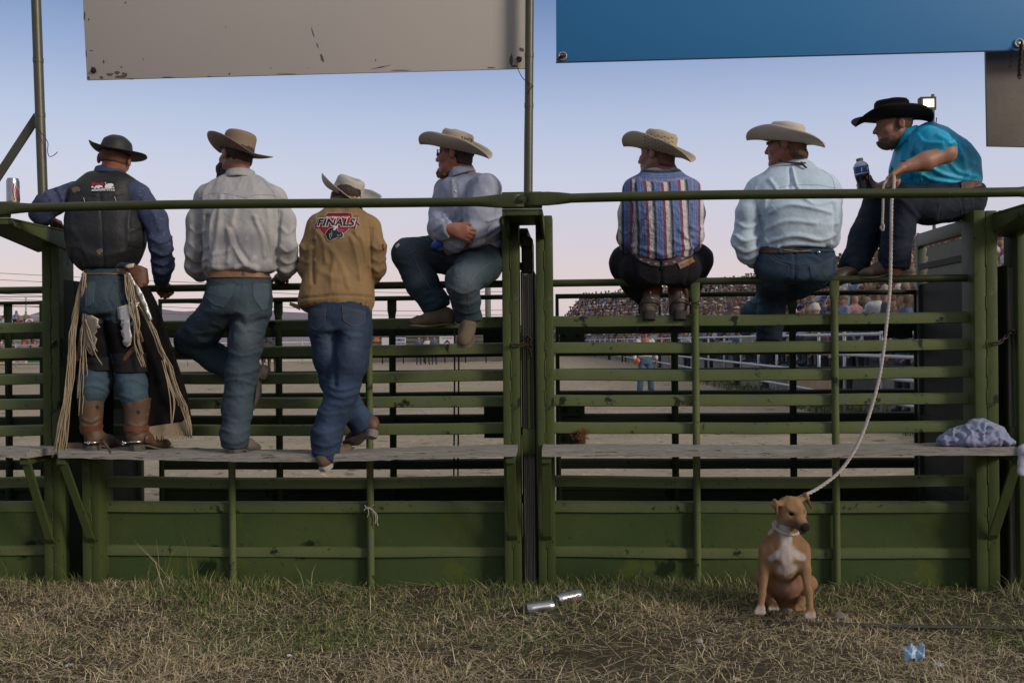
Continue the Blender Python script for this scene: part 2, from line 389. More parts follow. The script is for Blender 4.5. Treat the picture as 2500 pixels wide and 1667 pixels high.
# the front rail: two lengths of pipe bolted to the brackets, ends hammered flat
def front_rail(xa, xb, za, zb, label):
    n = 46; xs = np.linspace(xa, xb, n); a = np.linspace(0, 2 * math.pi, 16, endpoint=False); vs = []
    for i, x in enumerate(xs):
        e = min(x - xa, xb - x); k = np.clip((e - 0.14) / 0.10, 0, 1); k = k * k * (3 - 2 * k)
        ry = 0.006 + 0.019 * k; rz_ = 0.036 - 0.0115 * k
        t = (x - xa) / (xb - xa); z = za + (zb - za) * t + 0.006 * math.sin(t * 5.2); y = YRAIL - 0.058 + 0.008 * k
        vs += [(x, y + ry * np.sign(math.sin(q)) * abs(math.sin(q)) ** (1 if k > .5 else .5), z + rz_ * np.sign(math.cos(q)) * abs(math.cos(q)) ** (1 if k > .5 else .5)) for q in a]
    m = MB(); f = [[i * 16 + j, i * 16 + (j + 1) % 16, (i + 1) * 16 + (j + 1) % 16, (i + 1) * 16 + j] for i in range(n - 1) for j in range(16)]
    f += [list(range(16))[::-1], list(range((n - 1) * 16, n * 16))]
    m.add(vs, f); o = m.build('front_rail', RAILM, None, True, base=V(xa, YRAIL, za))
    return tag(o, label, 'rail', 'front rails bolted to the bracket arms')
RZ = P(1271, 488, YRAIL - 0.05)[2]
x_l, x_c, x_r = BRS[0][1], BRS[1][1], BRS[2][1]
front_rail(x_l - 0.05, x_c + 0.012, RZ + 0.002, RZ, 'front rail pipe crossing before the four men on the left')
front_rail(x_c + 0.014, x_r + 0.05, RZ + 0.001, RZ, 'front rail pipe crossing before the three men on the right')
front_rail(x_l - 2.2, x_l - 0.052, RZ, RZ + 0.001, 'short stub of front rail running out of the photo at the far left')
for o, xb, zt in BRS[:2]:
    m = MB(); m.lathe([(0.0, 0.022), (0.014, 0.02), (0.016, 0.012), (0.016, 0.0)], (xb - 0.002, YRAIL - 0.063, RZ), (0, -1, 0), 6)
    m.lathe([(0.026, 0.004), (0.026, 0.0)], (xb - 0.002, YRAIL - 0.062, RZ), (0, -1, 0), 14)
    m.build('bolt', RAILM, o)

def slide_post(px0, px1, top, label):
    x0, x1 = fx(px0, 5.74), fx(px1, 5.74); zt = P((px0 + px1) / 2, top, 5.74)[2]
    m = MB(); n = 6; w = (x1 - x0) / n
    for k in range(n):
        m.box(V(x0 + k * w + 0.001, 5.72 + 0.004 * ((k * 7) % 3), -0.08), V(x0 + (k + 1) * w - 0.001, 5.98, zt - 0.006 * ((k * 5) % 3)), 0.0015)
    o = m.build('slide_post', POSTW, None, base=V((x0 + x1) / 2, 5.72, 0))
    tag(o, label, 'post', 'grey layered wooden posts of the sliding gates')
    fl = MB(); c = (x0 + x1) / 2
    fl.box(V(x1 + 0.002, 5.715, 0), V(x1 + 0.008, 6.0, zt + 0.012), 0.001); fl.box(V(x0 - 0.008, 5.73, 0), V(x0 - 0.002, 6.0, zt + 0.012), 0.001)
    f = fl.build('metal_edge', GREEN_R); f.data.transform(Matrix.Translation(-Vector(o['_b']))); f.parent = o
    lt = MB(); xm = x0 + (x1 - x0) * 0.55
    lt.tube([(xm, 5.705, 0.93), (xm, 5.705, 1.4)], 0.012, 10); lt.box(V(xm - 0.016, 5.69, 1.395), V(xm + 0.016, 5.716, 1.47), 0.004)
    lt.box(V(x0 - 0.004, 5.70, 0.78), V(x1 + 0.006, 5.716, 0.93), 0.003)
    l = lt.build('latch_bar', GREEN); l.data.transform(Matrix.Translation(-Vector(o['_b']))); l.parent = o; auto_smooth(l)
    return o, xm
sp = [slide_post(141, 159, 688, 'grey layered wooden slide post beside the left fringe of the chaps'), slide_post(1276, 1303, 668, 'grey layered wooden slide post between the two middle posts'),
      slide_post(2459, 2480, 653, 'grey layered wooden slide post at the right edge behind the bench end')]
m = MB()
m.box(V(fx(1277, 5.74), 5.77, P(1290, 668, 5.74)[2] + 0.005), V(fx(1301, 5.74), 5.80, P(1290, 590, 5.74)[2]), 0.004)
m.lathe([(0.0, 0.03), (0.03, 0.03), (0.034, 0.0)], (fx(1290, 5.74), 5.75, P(1290, 590, 5.74)[2]), (0, -1, 0), 16)
tag(m.build('pulley_hanger', IRON, None, base=P(1290, 668, 5.75)), 'dark steel pulley hanger above the middle wooden slide post', 'hanger')
def chain(pts, label):
    m = MB(); pts = spline(pts, 15)
    for i in range(len(pts) - 1):
        c = (pts[i] + pts[i + 1]) / 2; d = nrm(pts[i + 1] - pts[i]); n = nrm(np.cross(d, V(0, 1, 0))) if i % 2 else nrm(np.cross(d, V(1, 0, 0.3)))
        a = np.linspace(0, 2 * math.pi, 10)
        m.tube([c + d * 0.017 * math.cos(q) + n * 0.009 * math.sin(q) for q in a], 0.0035, 5)
    tag(m.build('chain', IRON, None, True, base=pts[0]), label, 'chain')
chain([P(1252, 842, 5.64), P(1268, 843, 5.66), P(1284, 836, 5.68), P(1292, 822, 5.68), P(1296, 845, 5.68), P(1294, 872, 5.68)], 'rusty chain hooked round the middle wooden slide post')
chain([P(2422, 838, 5.64), P(2440, 836, 5.66), P(2456, 822, 5.68), P(2472, 806, 5.68), P(2480, 820, 5.68), P(2482, 850, 5.68)], 'rusty chain at the right edge beside the wooden slide post')
chain([P(126, 846, 5.64), P(136, 836, 5.66), P(146, 828, 5.68), P(152, 842, 5.68), P(151, 866, 5.68), P(150, 890, 5.68)], 'rusty chain beside the left fringe of the chaps')

# partitions between the chutes
def partition(px0, label, ztop, inner):
    x = fx(px0, 5.84)
    o = empty('chute_partition', (x, 5.84, 0), label, 'partition', 'steel partitions between the chutes')
    m = MB(); m.box(V(x - 0.03, 5.845, ztop - 0.085), V(x + 0.03, YR - 0.06, ztop), 0.006); auto_smooth(m.build('top_beam', DARKM if not inner else GALVD, o), 40)
    m = MB(); m.box(V(x - 0.025, YR - 0.058, 0), V(x + 0.03, YR - 0.005, ztop - 0.005), 0.004); auto_smooth(m.build('end_post', GALVD, o), 40)
    m = MB(); m.box(V(x - 0.004, 5.85, 0.3), V(x + 0.004, YR - 0.06, ztop - 0.33), 0.001); m.build('sheet', DARKM, o)
    m = MB(); m.box(V(x - 0.010, 5.85, ztop - 0.33), V(x + 0.002, YR - 0.2, ztop - 0.10), 0.003); m.build('upper_sheet', GALVD, o)
    m = MB()
    for z in (ztop - 0.22, 0.9, 0.5): m.box(V(x - 0.022, 5.85, z - 0.02), V(x - 0.011, YR - 0.07, z + 0.02), 0.002)
    m.build('stiffener', DARKM, o)
GALVD = M('dull_steel', (0.066, 0.085, 0.056), 0.5, (0.032, 0.045, 0.026), 0.8, 4.0, metal=0.3, bump=0.1, bscale=20, spots=[((0.2, 0.2, 0.18), 40, 0.73)])
ZP = P(2385, 528, 5.80)[2]
partition(2388, 'steel chute partition the man in turquoise sits on, galvanised end post behind', ZP, True)
partition(1279, 'steel chute partition running back between the middle posts', ZP - 0.02, False)
partition(172, 'dark steel chute partition behind the man in chaps', fz(690, 5.84, 172), False)

# benches --------------------------------------------------------------------------
def plank(x0, x1, z0, y0, y1, label, bow=0.0, th=0.042, cut=0.0, seed=0):
    n = 60; xs = np.linspace(x0, x1, n); rg = np.random.default_rng(seed); vs = []
    prof = [(0, 0), (0, th * .4), (0, th * .8), (0.006, th), (0.1, th), (0.5, th), (0.9, th), (1.0 - .02, th), (1, th * .8), (1, 0), (0.5, 0)]
    jit = rg.normal(0, 1, (n, len(prof)))
    for i, x in enumerate(xs):
        t = i / (n - 1); z = z0 - bow * math.sin(math.pi * t) + 0.003 * math.sin(9 * t)
        for j, (a, b) in enumerate(prof):
            yy = y0 + (y1 - y0) * a; 
            xx = x + (cut * a if i == n - 1 else 0)
            fr = 1.0 if j < 4 else 0.5
            vs.append((xx, yy + 0.0018 * jit[i, j] * fr, z + b + 0.0012 * jit[i, j]))
    m = len(prof); f = [[i * m + j, (i + 1) * m + j, (i + 1) * m + (j + 1) % m, i * m + (j + 1) % m] for i in range(n - 1) for j in range(m)]
    f += [list(range(m)), list(range((n - 1) * m, n * m))[::-1]]
    mb = MB(); mb.add(vs, f)
    o = mb.build('bench_plank', WOODM, None, base=V(x0, y0, z0)); auto_smooth(o, 40)
    return tag(o, label, 'plank', 'weathered planks the men stand on')
PY0, PY1 = 5.40, 5.655
PZ = P(1340, 1096, PY0)[2] - 0.042
plank(P(141, 1100, PY0)[0], P(1258, 1100, PY0)[0], PZ, PY0, PY1, 'long weathered plank the three standing men stand on, ends at the middle post', 0.022, seed=1)
plank(P(1323, 1100, PY0)[0], P(2488, 1100, PY0)[0], PZ, PY0, PY1, 'weathered plank above the dog with the crumpled blue cloth on it', 0.004, seed=2)
plank(P(-500, 1100, PY0)[0], P(66, 1100, PY0)[0], PZ, PY0, PY1, 'weathered plank with a split end at the left edge of the photo', 0.0, cut=0.10, seed=3)
def brace(px, pyt, pxb, pyb, wd, label):
    a = P(px, pyt, PY0 + 0.03); 
    x0 = a[0]; zt = PZ - 0.003; b = P(pxb, pyb, 5.635)
    o = empty('plank_brace', (b[0], 5.64, b[2]), label, 'brace', 'green braces under the planks')
    w = S(wd, 5.45)
    m = MB(); m.hexa([(b[0] - w / 2, 5.652, b[2]), (b[0] + w / 2, 5.652, b[2]), (b[0] + w / 2, 5.622, b[2] + 0.03), (b[0] - w / 2, 5.622, b[2] + 0.03),
                      (x0 - w / 2, PY0 + 0.06, zt - 0.03), (x0 + w / 2, PY0 + 0.06, zt - 0.03), (x0 + w / 2, PY0 + 0.025, zt - 0.002), (x0 - w / 2, PY0 + 0.025, zt - 0.002)], 0.003)
    m.build('strut', GREEN, o)
    m = MB(); m.box(V(x0 - w / 2, PY0 + 0.02, zt - 0.035), V(x0 + w / 2, 5.65, zt), 0.003); m.build('arm', GREEN, o)
brace(60, 1130, 122, 1328, 22, 'green brace under the split plank end at the left edge')
brace(150, 1130, 222, 1325, 22, 'green brace under the left end of the long plank')
brace(1246, 1115, 1253, 1320, 23, 'green brace under the right end of the long plank at the middle post')
brace(1334, 1115, 1336, 1320, 23, 'green brace under the left end of the plank above the dog')
brace(2488, 1115, 2424, 1318, 24, 'green brace under the right end of the plank by the blue cloth')

# poles and boards overhead ----------------------------------------------------------
def upright_pole(pb, pt, Y, r, label):
    m = MB(); a = P(*pb, Y); b = P(*pt, Y); d = b - a
    pts = [a, a + d * .3, a + d * .6, b, b + d * 0.9]
    m.tube(pts, r, 18)
    for k in (0.44, 0.70): m.tube([a + d * k, a + d * (k + 0.022)], r + 0.002, 18)
    o = m.build('sign_pole', POLEM, None, base=a); auto_smooth(o, 40)
    tag(o, label, 'pole', 'steel poles holding the sign boards'); return o
YP = 5.46
upright_pole((106, 512), (88, 0), YP, 0.0265, 'steel pole at the left edge with a brace bar and loose wire')
upright_pole((1290, 470), (1293, 0), YP, 0.0235, 'steel pole in the middle at the right edge of the beige board')
m = MB(); m.bar(P(92, 283, YP + 0.03), P(-60, 515, YP + 0.03), 0.05, 0.012, V(1, 0, 1), 0.002)
tag(m.build('brace_bar', POLEM, None, base=P(-60, 515, YP)), 'flat steel brace bar slanting up to the left pole', 'brace')
def wire(pts, label, r=0.0022, mat=None):
    m = MB(); q = spline(pts, 26); m.tube(q, r, 5); tag(m.build('wire', mat or IRON, None, True, base=q[0]), label, 'wire')
wire([P(69, 304, YP - .01), P(88, 312, YP - .04), P(108, 334, YP - .04), P(117, 350, YP - .03), P(116, 368, YP - .03), P(120, 382, YP - .03), P(131, 380, YP - .03), P(141, 371, YP - .03)], 'loose twisted wire hanging off the left pole')
wire([P(1272, 142, YP), P(1262, 158, YP - .02), P(1275, 190, YP - .03), P(1296, 206, YP - .03), P(1302, 212, YP - .02), P(1296, 216, YP - .03), P(1288, 230, YP - .03)], 'wire tying the beige board to the middle pole')
m = MB(); m.tube([P(1284, 205, YP - .005), P(1282, 330, YP), P(1281, 468, YP)], 0.005, 8); tag(m.build('cable', IRON, None, True, base=P(1281, 468, YP)), 'thin grey cable running down beside the middle pole', 'cable')

BOARD = M('beige_board', (0.47, 0.42, 0.38), 0.62, (0.41, 0.385, 0.355), 0.9, 1.2, bump=0.05, bscale=60)
BOARD_D = M('chipped_patch', (0.055, 0.05, 0.04), 0.85, (0.12, 0.10, 0.085), 0.7, 30)
YB = 5.53
def board(name, pts, Y, th, mat, label, cat, sub=0):
    q = [P(x, y, Y) for x, y in pts]; back = [p + V(0, th, 0) for p in q]
    m = MB(); m.hexa(list(back[::-1]) + list(q[::-1]), 0.002) if False else m.hexa([q[0], q[1], back[1], back[0], q[3], q[2], back[2], back[3]], 0.0015)
    o = m.build(name, mat, None, base=q[0]); auto_smooth(o, 30)
    return tag(o, label, cat)
bo = board('sign_board', [(212, 196), (1284, 168), (1290, -420), (180, -430)], YB, 0.012, BOARD, 'blank beige metal board overhead with chipped corners', 'board')
def chips(parent, poly_list, Y, mat, name):
    for pl in poly_list:
        m = MB(); q = [P(x, y, Y) for x, y in pl]; n = len(q)
        m.add(q + [p + V(0, 0.0012, 0) for p in q], [list(range(n)), list(range(n, 2 * n))[::-1]] + [[i, i + n, (i + 1) % n + n, (i + 1) % n] for i in range(n)])
        o = m.build(name, mat); o.data.transform(Matrix.Translation(-Vector(parent['_b']))); o.parent = parent
def blob(cx, cy, rx_, ry_, n=9, seed=0):
    rg = np.random.default_rng(seed); a = np.linspace(0, 2 * math.pi, n, endpoint=False); k = rg.uniform(0.55, 1.15, n)
    return [(cx + rx_ * k[i] * math.cos(a[i]), cy + ry_ * k[i] * math.sin(a[i])) for i in range(n)]
CH = [blob(228, 171, 8, 9, 9, 1), blob(248, 190, 6, 5, 8, 2), blob(268, 182, 12, 4, 9, 3), blob(285, 178, 7, 5, 9, 4), blob(303, 181, 8, 6, 9, 5), blob(296, 188, 16, 4, 10, 6), blob(318, 193, 10, 2, 8, 7), blob(216, 190, 4, 5, 8, 8),
      blob(253, 152, 2, 5, 7, 9), blob(296, 164, 2, 3, 7, 10), blob(350, 145, 1.5, 2, 6, 11), blob(306, 7, 2.5, 3, 7, 12), blob(216, 48, 2, 3, 7, 13), blob(206, 40, 2.5, 12, 8, 14), blob(210, 132, 2, 10, 7, 19), blob(222, 124, 5, 1.5, 7, 15), blob(560, 181, 2, 4, 7, 16), blob(510, 187, 6, 1.5, 7, 17),
      [(760, 66), (762, 78), (766, 90), (768, 90), (765, 80)], [(772, 104), (774, 112), (778, 119), (777, 112)], [(782, 133), (784, 146), (790, 152), (791, 149), (788, 138), (785, 132)],
      [(905, 169), (930, 163), (955, 159), (930, 166)], blob(917, 147, 1.5, 4, 7, 20), blob(1248, 148, 4, 18, 10, 21), blob(1258, 162, 10, 3, 9, 22), blob(1274, 122, 6, 7, 8, 23), blob(1268, 143, 8, 6, 9, 24), blob(1200, 166, 16, 1.6, 9, 25),
      blob(980, 172, 26, 1.2, 9, 26), blob(700, 181, 24, 1.2, 9, 27), blob(410, 190, 20, 2, 9, 28), blob(551, 66, 1.5, 2.5, 7, 29), blob(661, 166, 1.2, 1.5, 6, 30), blob(753, 166, 1.2, 1.5, 6, 31)]
chips(bo, CH, YB - 0.0015, BOARD_D, 'chipped_paint')
def nut(p, r=0.012):
    return MB().lathe([(0, 0.018), (r * .6, 0.018), (r * .6, 0.008), (r * 1.3, 0.006), (r * 1.3, 0.0)], p, (0, -1, 0), 8)
for px, py in ((229, 173), (1268, 146)):
    o = nut(P(px, py, YB - 0.003)).build('bolt', IRON); o.data.transform(Matrix.Translation(-Vector(bo['_b']))); o.parent = bo

BLUE = M('blue_vinyl', (0.020, 0.185, 0.430), 0.5, (0.036, 0.205, 0.46), 0.9, 0.8, bump=0.06, bscale=8)
bb = board('banner', [(1358, 152), (2640, 118), (2650, -420), (1356, -420)], YB, 0.006, BLUE, 'large plain blue banner overhead with a grommet in its corner', 'banner')
m = MB(); m.bar(P(1357, 153.5, YB - .002), P(2640, 119.5, YB - .002), 0.007, 0.004, V(0, 0, 1)); o = m.build('hem', M('navy_hem', (0.012, 0.02, 0.05), 0.6)); o.data.transform(Matrix.Translation(-Vector(bb['_b']))); o.parent = bb
for px, py in ((1373, 138), (2488, 106)):
    m = MB(); c = P(px, py, YB - 0.004); a = np.linspace(0, 2 * math.pi, 18)
    m.tube([c + 0.021 * V(math.cos(t), 0, math.sin(t)) for t in a], 0.006, 8, False)
    m.lathe([(0.018, 0.001), (0.018, 0)], c, (0, -1, 0), 14)
    o = m.build('grommet', GALV, None, True); o.data.transform(Matrix.Translation(-Vector(bb['_b']))); o.parent = bb
m = MB(); m.tube([P(1364, 142, YB - .02), P(1382, 134, YB - .02)], 0.008, 8); tag(m.build('tie_bolt', IRON, None, True, base=P(1364, 142, YB)), 'dark bolt through the grommet at the corner of the blue banner', 'bolt')
chain([P(2494, 108, YB - .03), P(2492, 130, YB - .03), P(2490, 160, YB - .02), P(2489, 188, YB - .02)], 'rusty chain hanging at the right corner of the blue banner')
OLDB = M('old_board', (0.135, 0.115, 0.09), 0.6, (0.21, 0.18, 0.145), 0.9, 5, bump=0.2, bscale=20, spots=[((0.04, 0.035, 0.03), 5, 0.6)])
board('sign_board', [(2411, 357), (2640, 362), (2640, 100), (2406, 100)], 5.66, 0.02, OLDB, 'stained brown board hanging below the banner at the right edge', 'board')
# ------------------------------------------------------------------ ground
def fbm(x, y, seed=0, oct=4, sc=1.0):
    rg = np.random.default_rng(seed); v = 0; a = 1.0
    for o in range(oct):
        for k in range(3):
            t = rg.uniform(0, 2 * math.pi); ph = rg.uniform(0, 6.28)
            v = v + a * np.sin((x * math.cos(t) + y * math.sin(t)) * sc * 2 ** o * rg.uniform(.7, 1.4) + ph) / 3
        a *= 0.55
    return v
def ground_z(x, y):
    near = np.clip((y - 3.0) / 2.5, 0, 1)
    return 0.018 * fbm(x, y, 3, 4, 2.2) * np.clip((5.9 - y) / 0.5, 0.15, 1) + 0.035 * np.clip((y - 5.2) / 0.5, 0, 1) * (0.6 + 0.4 * np.sin(1.7 * x))
SOIL = M('soil', (0.095, 0.078, 0.056), 0.95, (0.046, 0.037, 0.026), 0.9, 3.5, spec=.05, bump=0.8, bscale=30, spots=[((0.17, 0.14, 0.10), 11, 0.64), ((0.030, 0.025, 0.018), 17, 0.62)], bump2=(0.4, 8))
DIRT = M('arena_dirt', (0.355, 0.300, 0.220), 0.95, (0.245, 0.205, 0.150), 1.0, 0.9, spec=.05, bump=1.0, bscale=6, spots=[((0.15, 0.122, 0.085), 2.6, 0.59), ((0.45, 0.39, 0.29), 7, 0.61), ((0.085, 0.067, 0.045), 12.0, 0.60)], bump2=(1.0, 1.9), detail=8)
xs = np.concatenate([[-9000, -800, -60, -12], np.linspace(-5, 5, 170), [12, 60, 800, 9000]]); ys = np.concatenate([[-900, -60, -8], np.linspace(1.5, 6.4, 90), [7, 7.3]])
X, Y_ = np.meshgrid(xs, ys); Z = np.where((np.abs(X) < 6) & (Y_ > 1) & (Y_ < 6.6), ground_z(X, Y_), 0.0)
def gridmesh(X, Y_, Z):
    h, w_ = X.shape; vs = np.stack([X, Y_, Z], -1).reshape(-1, 3); i = np.arange(h * w_).reshape(h, w_)
    return vs, np.stack([i[:-1, :-1], i[:-1, 1:], i[1:, 1:], i[1:, :-1]], -1).reshape(-1, 4)
v, f = gridmesh(X, Y_, Z)
tag(mk('ground', v, f, SOIL), kind='structure')
ya = np.concatenate([7.3 + np.linspace(0, 1, 120) ** 1.6 * 60, [80, 120, 400, 2000, 9000]]); xa = np.concatenate([[-9000, -400, -120, -60], np.linspace(-30, 30, 160), [60, 120, 400, 9000]])
X, Y_ = np.meshgrid(xa, ya)
Z = np.where((Y_ > 7.5) & (Y_ < 68) & (np.abs(X) < 31), 0.05 * fbm(X, Y_, 5, 4, 1.1) + 0.03 * fbm(X, Y_, 9, 3, 4.5) - 0.02, 0)
v, f = gridmesh(X, Y_, Z)
tag(mk('arena_ground', v, f, DIRT), kind='structure')

# grass: short dry blades over the yard, green tufts along the foot of the gates
def blades(n, xr, yr, hmin, hmax, wid, lean, cols, seed, dens=None, lie=0.0):
    rg = np.random.default_rng(seed)
    x = rg.uniform(*xr, n); y = rg.uniform(*yr, n)
    if dens is not None:
        k = rg.uniform(0, 1, n) < dens(x, y); x, y = x[k], y[k]
    n = len(x); z = ground_z(x, y) - 0.004
    h = rg.uniform(hmin, hmax, n) * (0.6 + 0.8 * rg.uniform(0, 1, n) ** 2); a = rg.uniform(0, 2 * math.pi, n); th = rg.uniform(0.05, lean, n)
    L = rg.uniform(0, 1, n) < lie; th = np.where(L, rg.uniform(1.25, 1.56, n), th); h = np.where(L, h * 1.7, h)
    d = np.stack([np.cos(a) * np.sin(th), np.sin(a) * np.sin(th), np.cos(th)], -1)
    b = rg.uniform(0, 2 * math.pi, n); s = np.stack([np.cos(b), np.sin(b), 0 * b], -1) * (wid * rg.uniform(.6, 1.2, n))[:, None]
    p = np.stack([x, y, z + np.where(L, rg.uniform(0.004, 0.03, n), 0)], -1)
    bend = np.stack([np.cos(a), np.sin(a), -0.3 + 0 * a], -1) * (h * rg.uniform(0.05, 0.35, n))[:, None] * np.where(L, 0.3, 1)[:, None]
    m_ = p + d * (h * .55)[:, None]; t = p + d * h[:, None] + bend
    vs = np.stack([p - s, p + s, m_ + s * .8, m_ - s * .8, t], 1).reshape(-1, 3)
    i = (np.arange(n) * 5)[:, None]
    q = np.concatenate([i + [[0, 1, 2, 3]], ], 1); tr = i + [[3, 2, 4]]
    c = np.array(cols)[rg.integers(0, len(cols), n)] * rg.uniform(.7, 1.25, (n, 1)); c = np.repeat(c, 5, 0)
    return vs, q, tr, c
def sm01(x): x = np.clip(x, 0, 1); return x * x * (3 - 2 * x)
def patch_green(x, y): return sm01(0.30 + 1.5 * fbm(x, y, 21, 3, 1.3) + np.clip((x - .2) * .12, -.1, .3) + np.clip((y - 5.0) * .6, 0, .5))
def bare(x, y): return np.clip(0.55 + 0.9 * (fbm(x, y, 31, 4, 1.7) + .4), 0.12, 1)
def clump(x, y): return np.clip(0.15 + 1.3 * fbm(x, y, 61, 3, 7.0), 0.0, 1)
STRAW = [(0.48, 0.40, 0.245), (0.60, 0.51, 0.34), (0.37, 0.305, 0.18), (0.30, 0.265, 0.135), (0.44, 0.335, 0.22), (0.20, 0.155, 0.095)]
GRN = [(0.10, 0.15, 0.034), (0.145, 0.19, 0.055), (0.065, 0.105, 0.024), (0.21, 0.225, 0.085), (0.05, 0.08, 0.02)]
parts = [blades(95000, (-3.6, 3.6), (3.6, 5.72), 0.014, 0.050, 0.0019, 1.2, STRAW, 1, lambda x, y: bare(x, y) * (1 - .65 * patch_green(x, y)), 0.6),
         blades(50000, (-3.6, 3.6), (3.6, 5.72), 0.030, 0.075, 0.0021, 1.0, STRAW, 11, lambda x, y: clump(x, y) * bare(x, y) * (1 - .6 * patch_green(x, y)), 0.3),
         blades(80000, (-3.6, 3.6), (3.6, 5.70), 0.016, 0.050, 0.0018, 0.9, GRN, 2, lambda x, y: patch_green(x, y) * bare(x, y), 0.1),
         blades(46000, (-3.6, 3.6), (3.6, 5.72), 0.030, 0.085, 0.0021, 0.8, GRN, 12, lambda x, y: clump(y, x) * patch_green(x, y) * bare(x, y), 0.05),
         blades(34000, (-3.6, 3.6), (5.2, 5.78), 0.02, 0.10, 0.0020, 0.8, GRN + STRAW[2:4], 3, lambda x, y: np.clip((y - 5.15) / 0.4, 0, 1) * np.clip(.45 + 1.2 * fbm(x, y, 41, 3, 2.4), 0.02, 1)),
         blades(1700, (-3.6, 3.6), (5.45, 5.74), 0.07, 0.22, 0.0018, 0.8, GRN + STRAW, 4, lambda x, y: np.clip(.15 + 1.1 * fbm(x, y * 0, 51, 3, 2.0), 0, 1)),
         blades(420, (2.35, 2.75), (5.45, 5.66), 0.06, 0.18, 0.002, 0.8, GRN + STRAW, 5), blades(34, (-2.42, -2.18), (5.5, 5.66), 0.10, 0.36, 0.0016, 0.6, STRAW + GRN, 6),
         blades(5200, (-3.5, 3.5), (3.7, 5.7), 0.06, 0.14, 0.0018, 1.2, STRAW[:5], 8, None, 0.95)]
VV, QQ, TT, CC = [], [], [], []; n0 = 0
for v, q, t, c in parts:
    VV.append(v); QQ.append(q + n0); TT.append(t + n0); CC.append(c); n0 += len(v)
GRASS = M('grass_blades', (0.2, 0.2, 0.1), 0.75, attr=True, spec=0.2)
tag(mk('grass', np.concatenate(VV), np.concatenate(QQ).tolist() + np.concatenate(TT).tolist(), GRASS, col=np.concatenate(CC)), 'short dry straw and green grass growing before the gates', 'grass', kind='stuff')
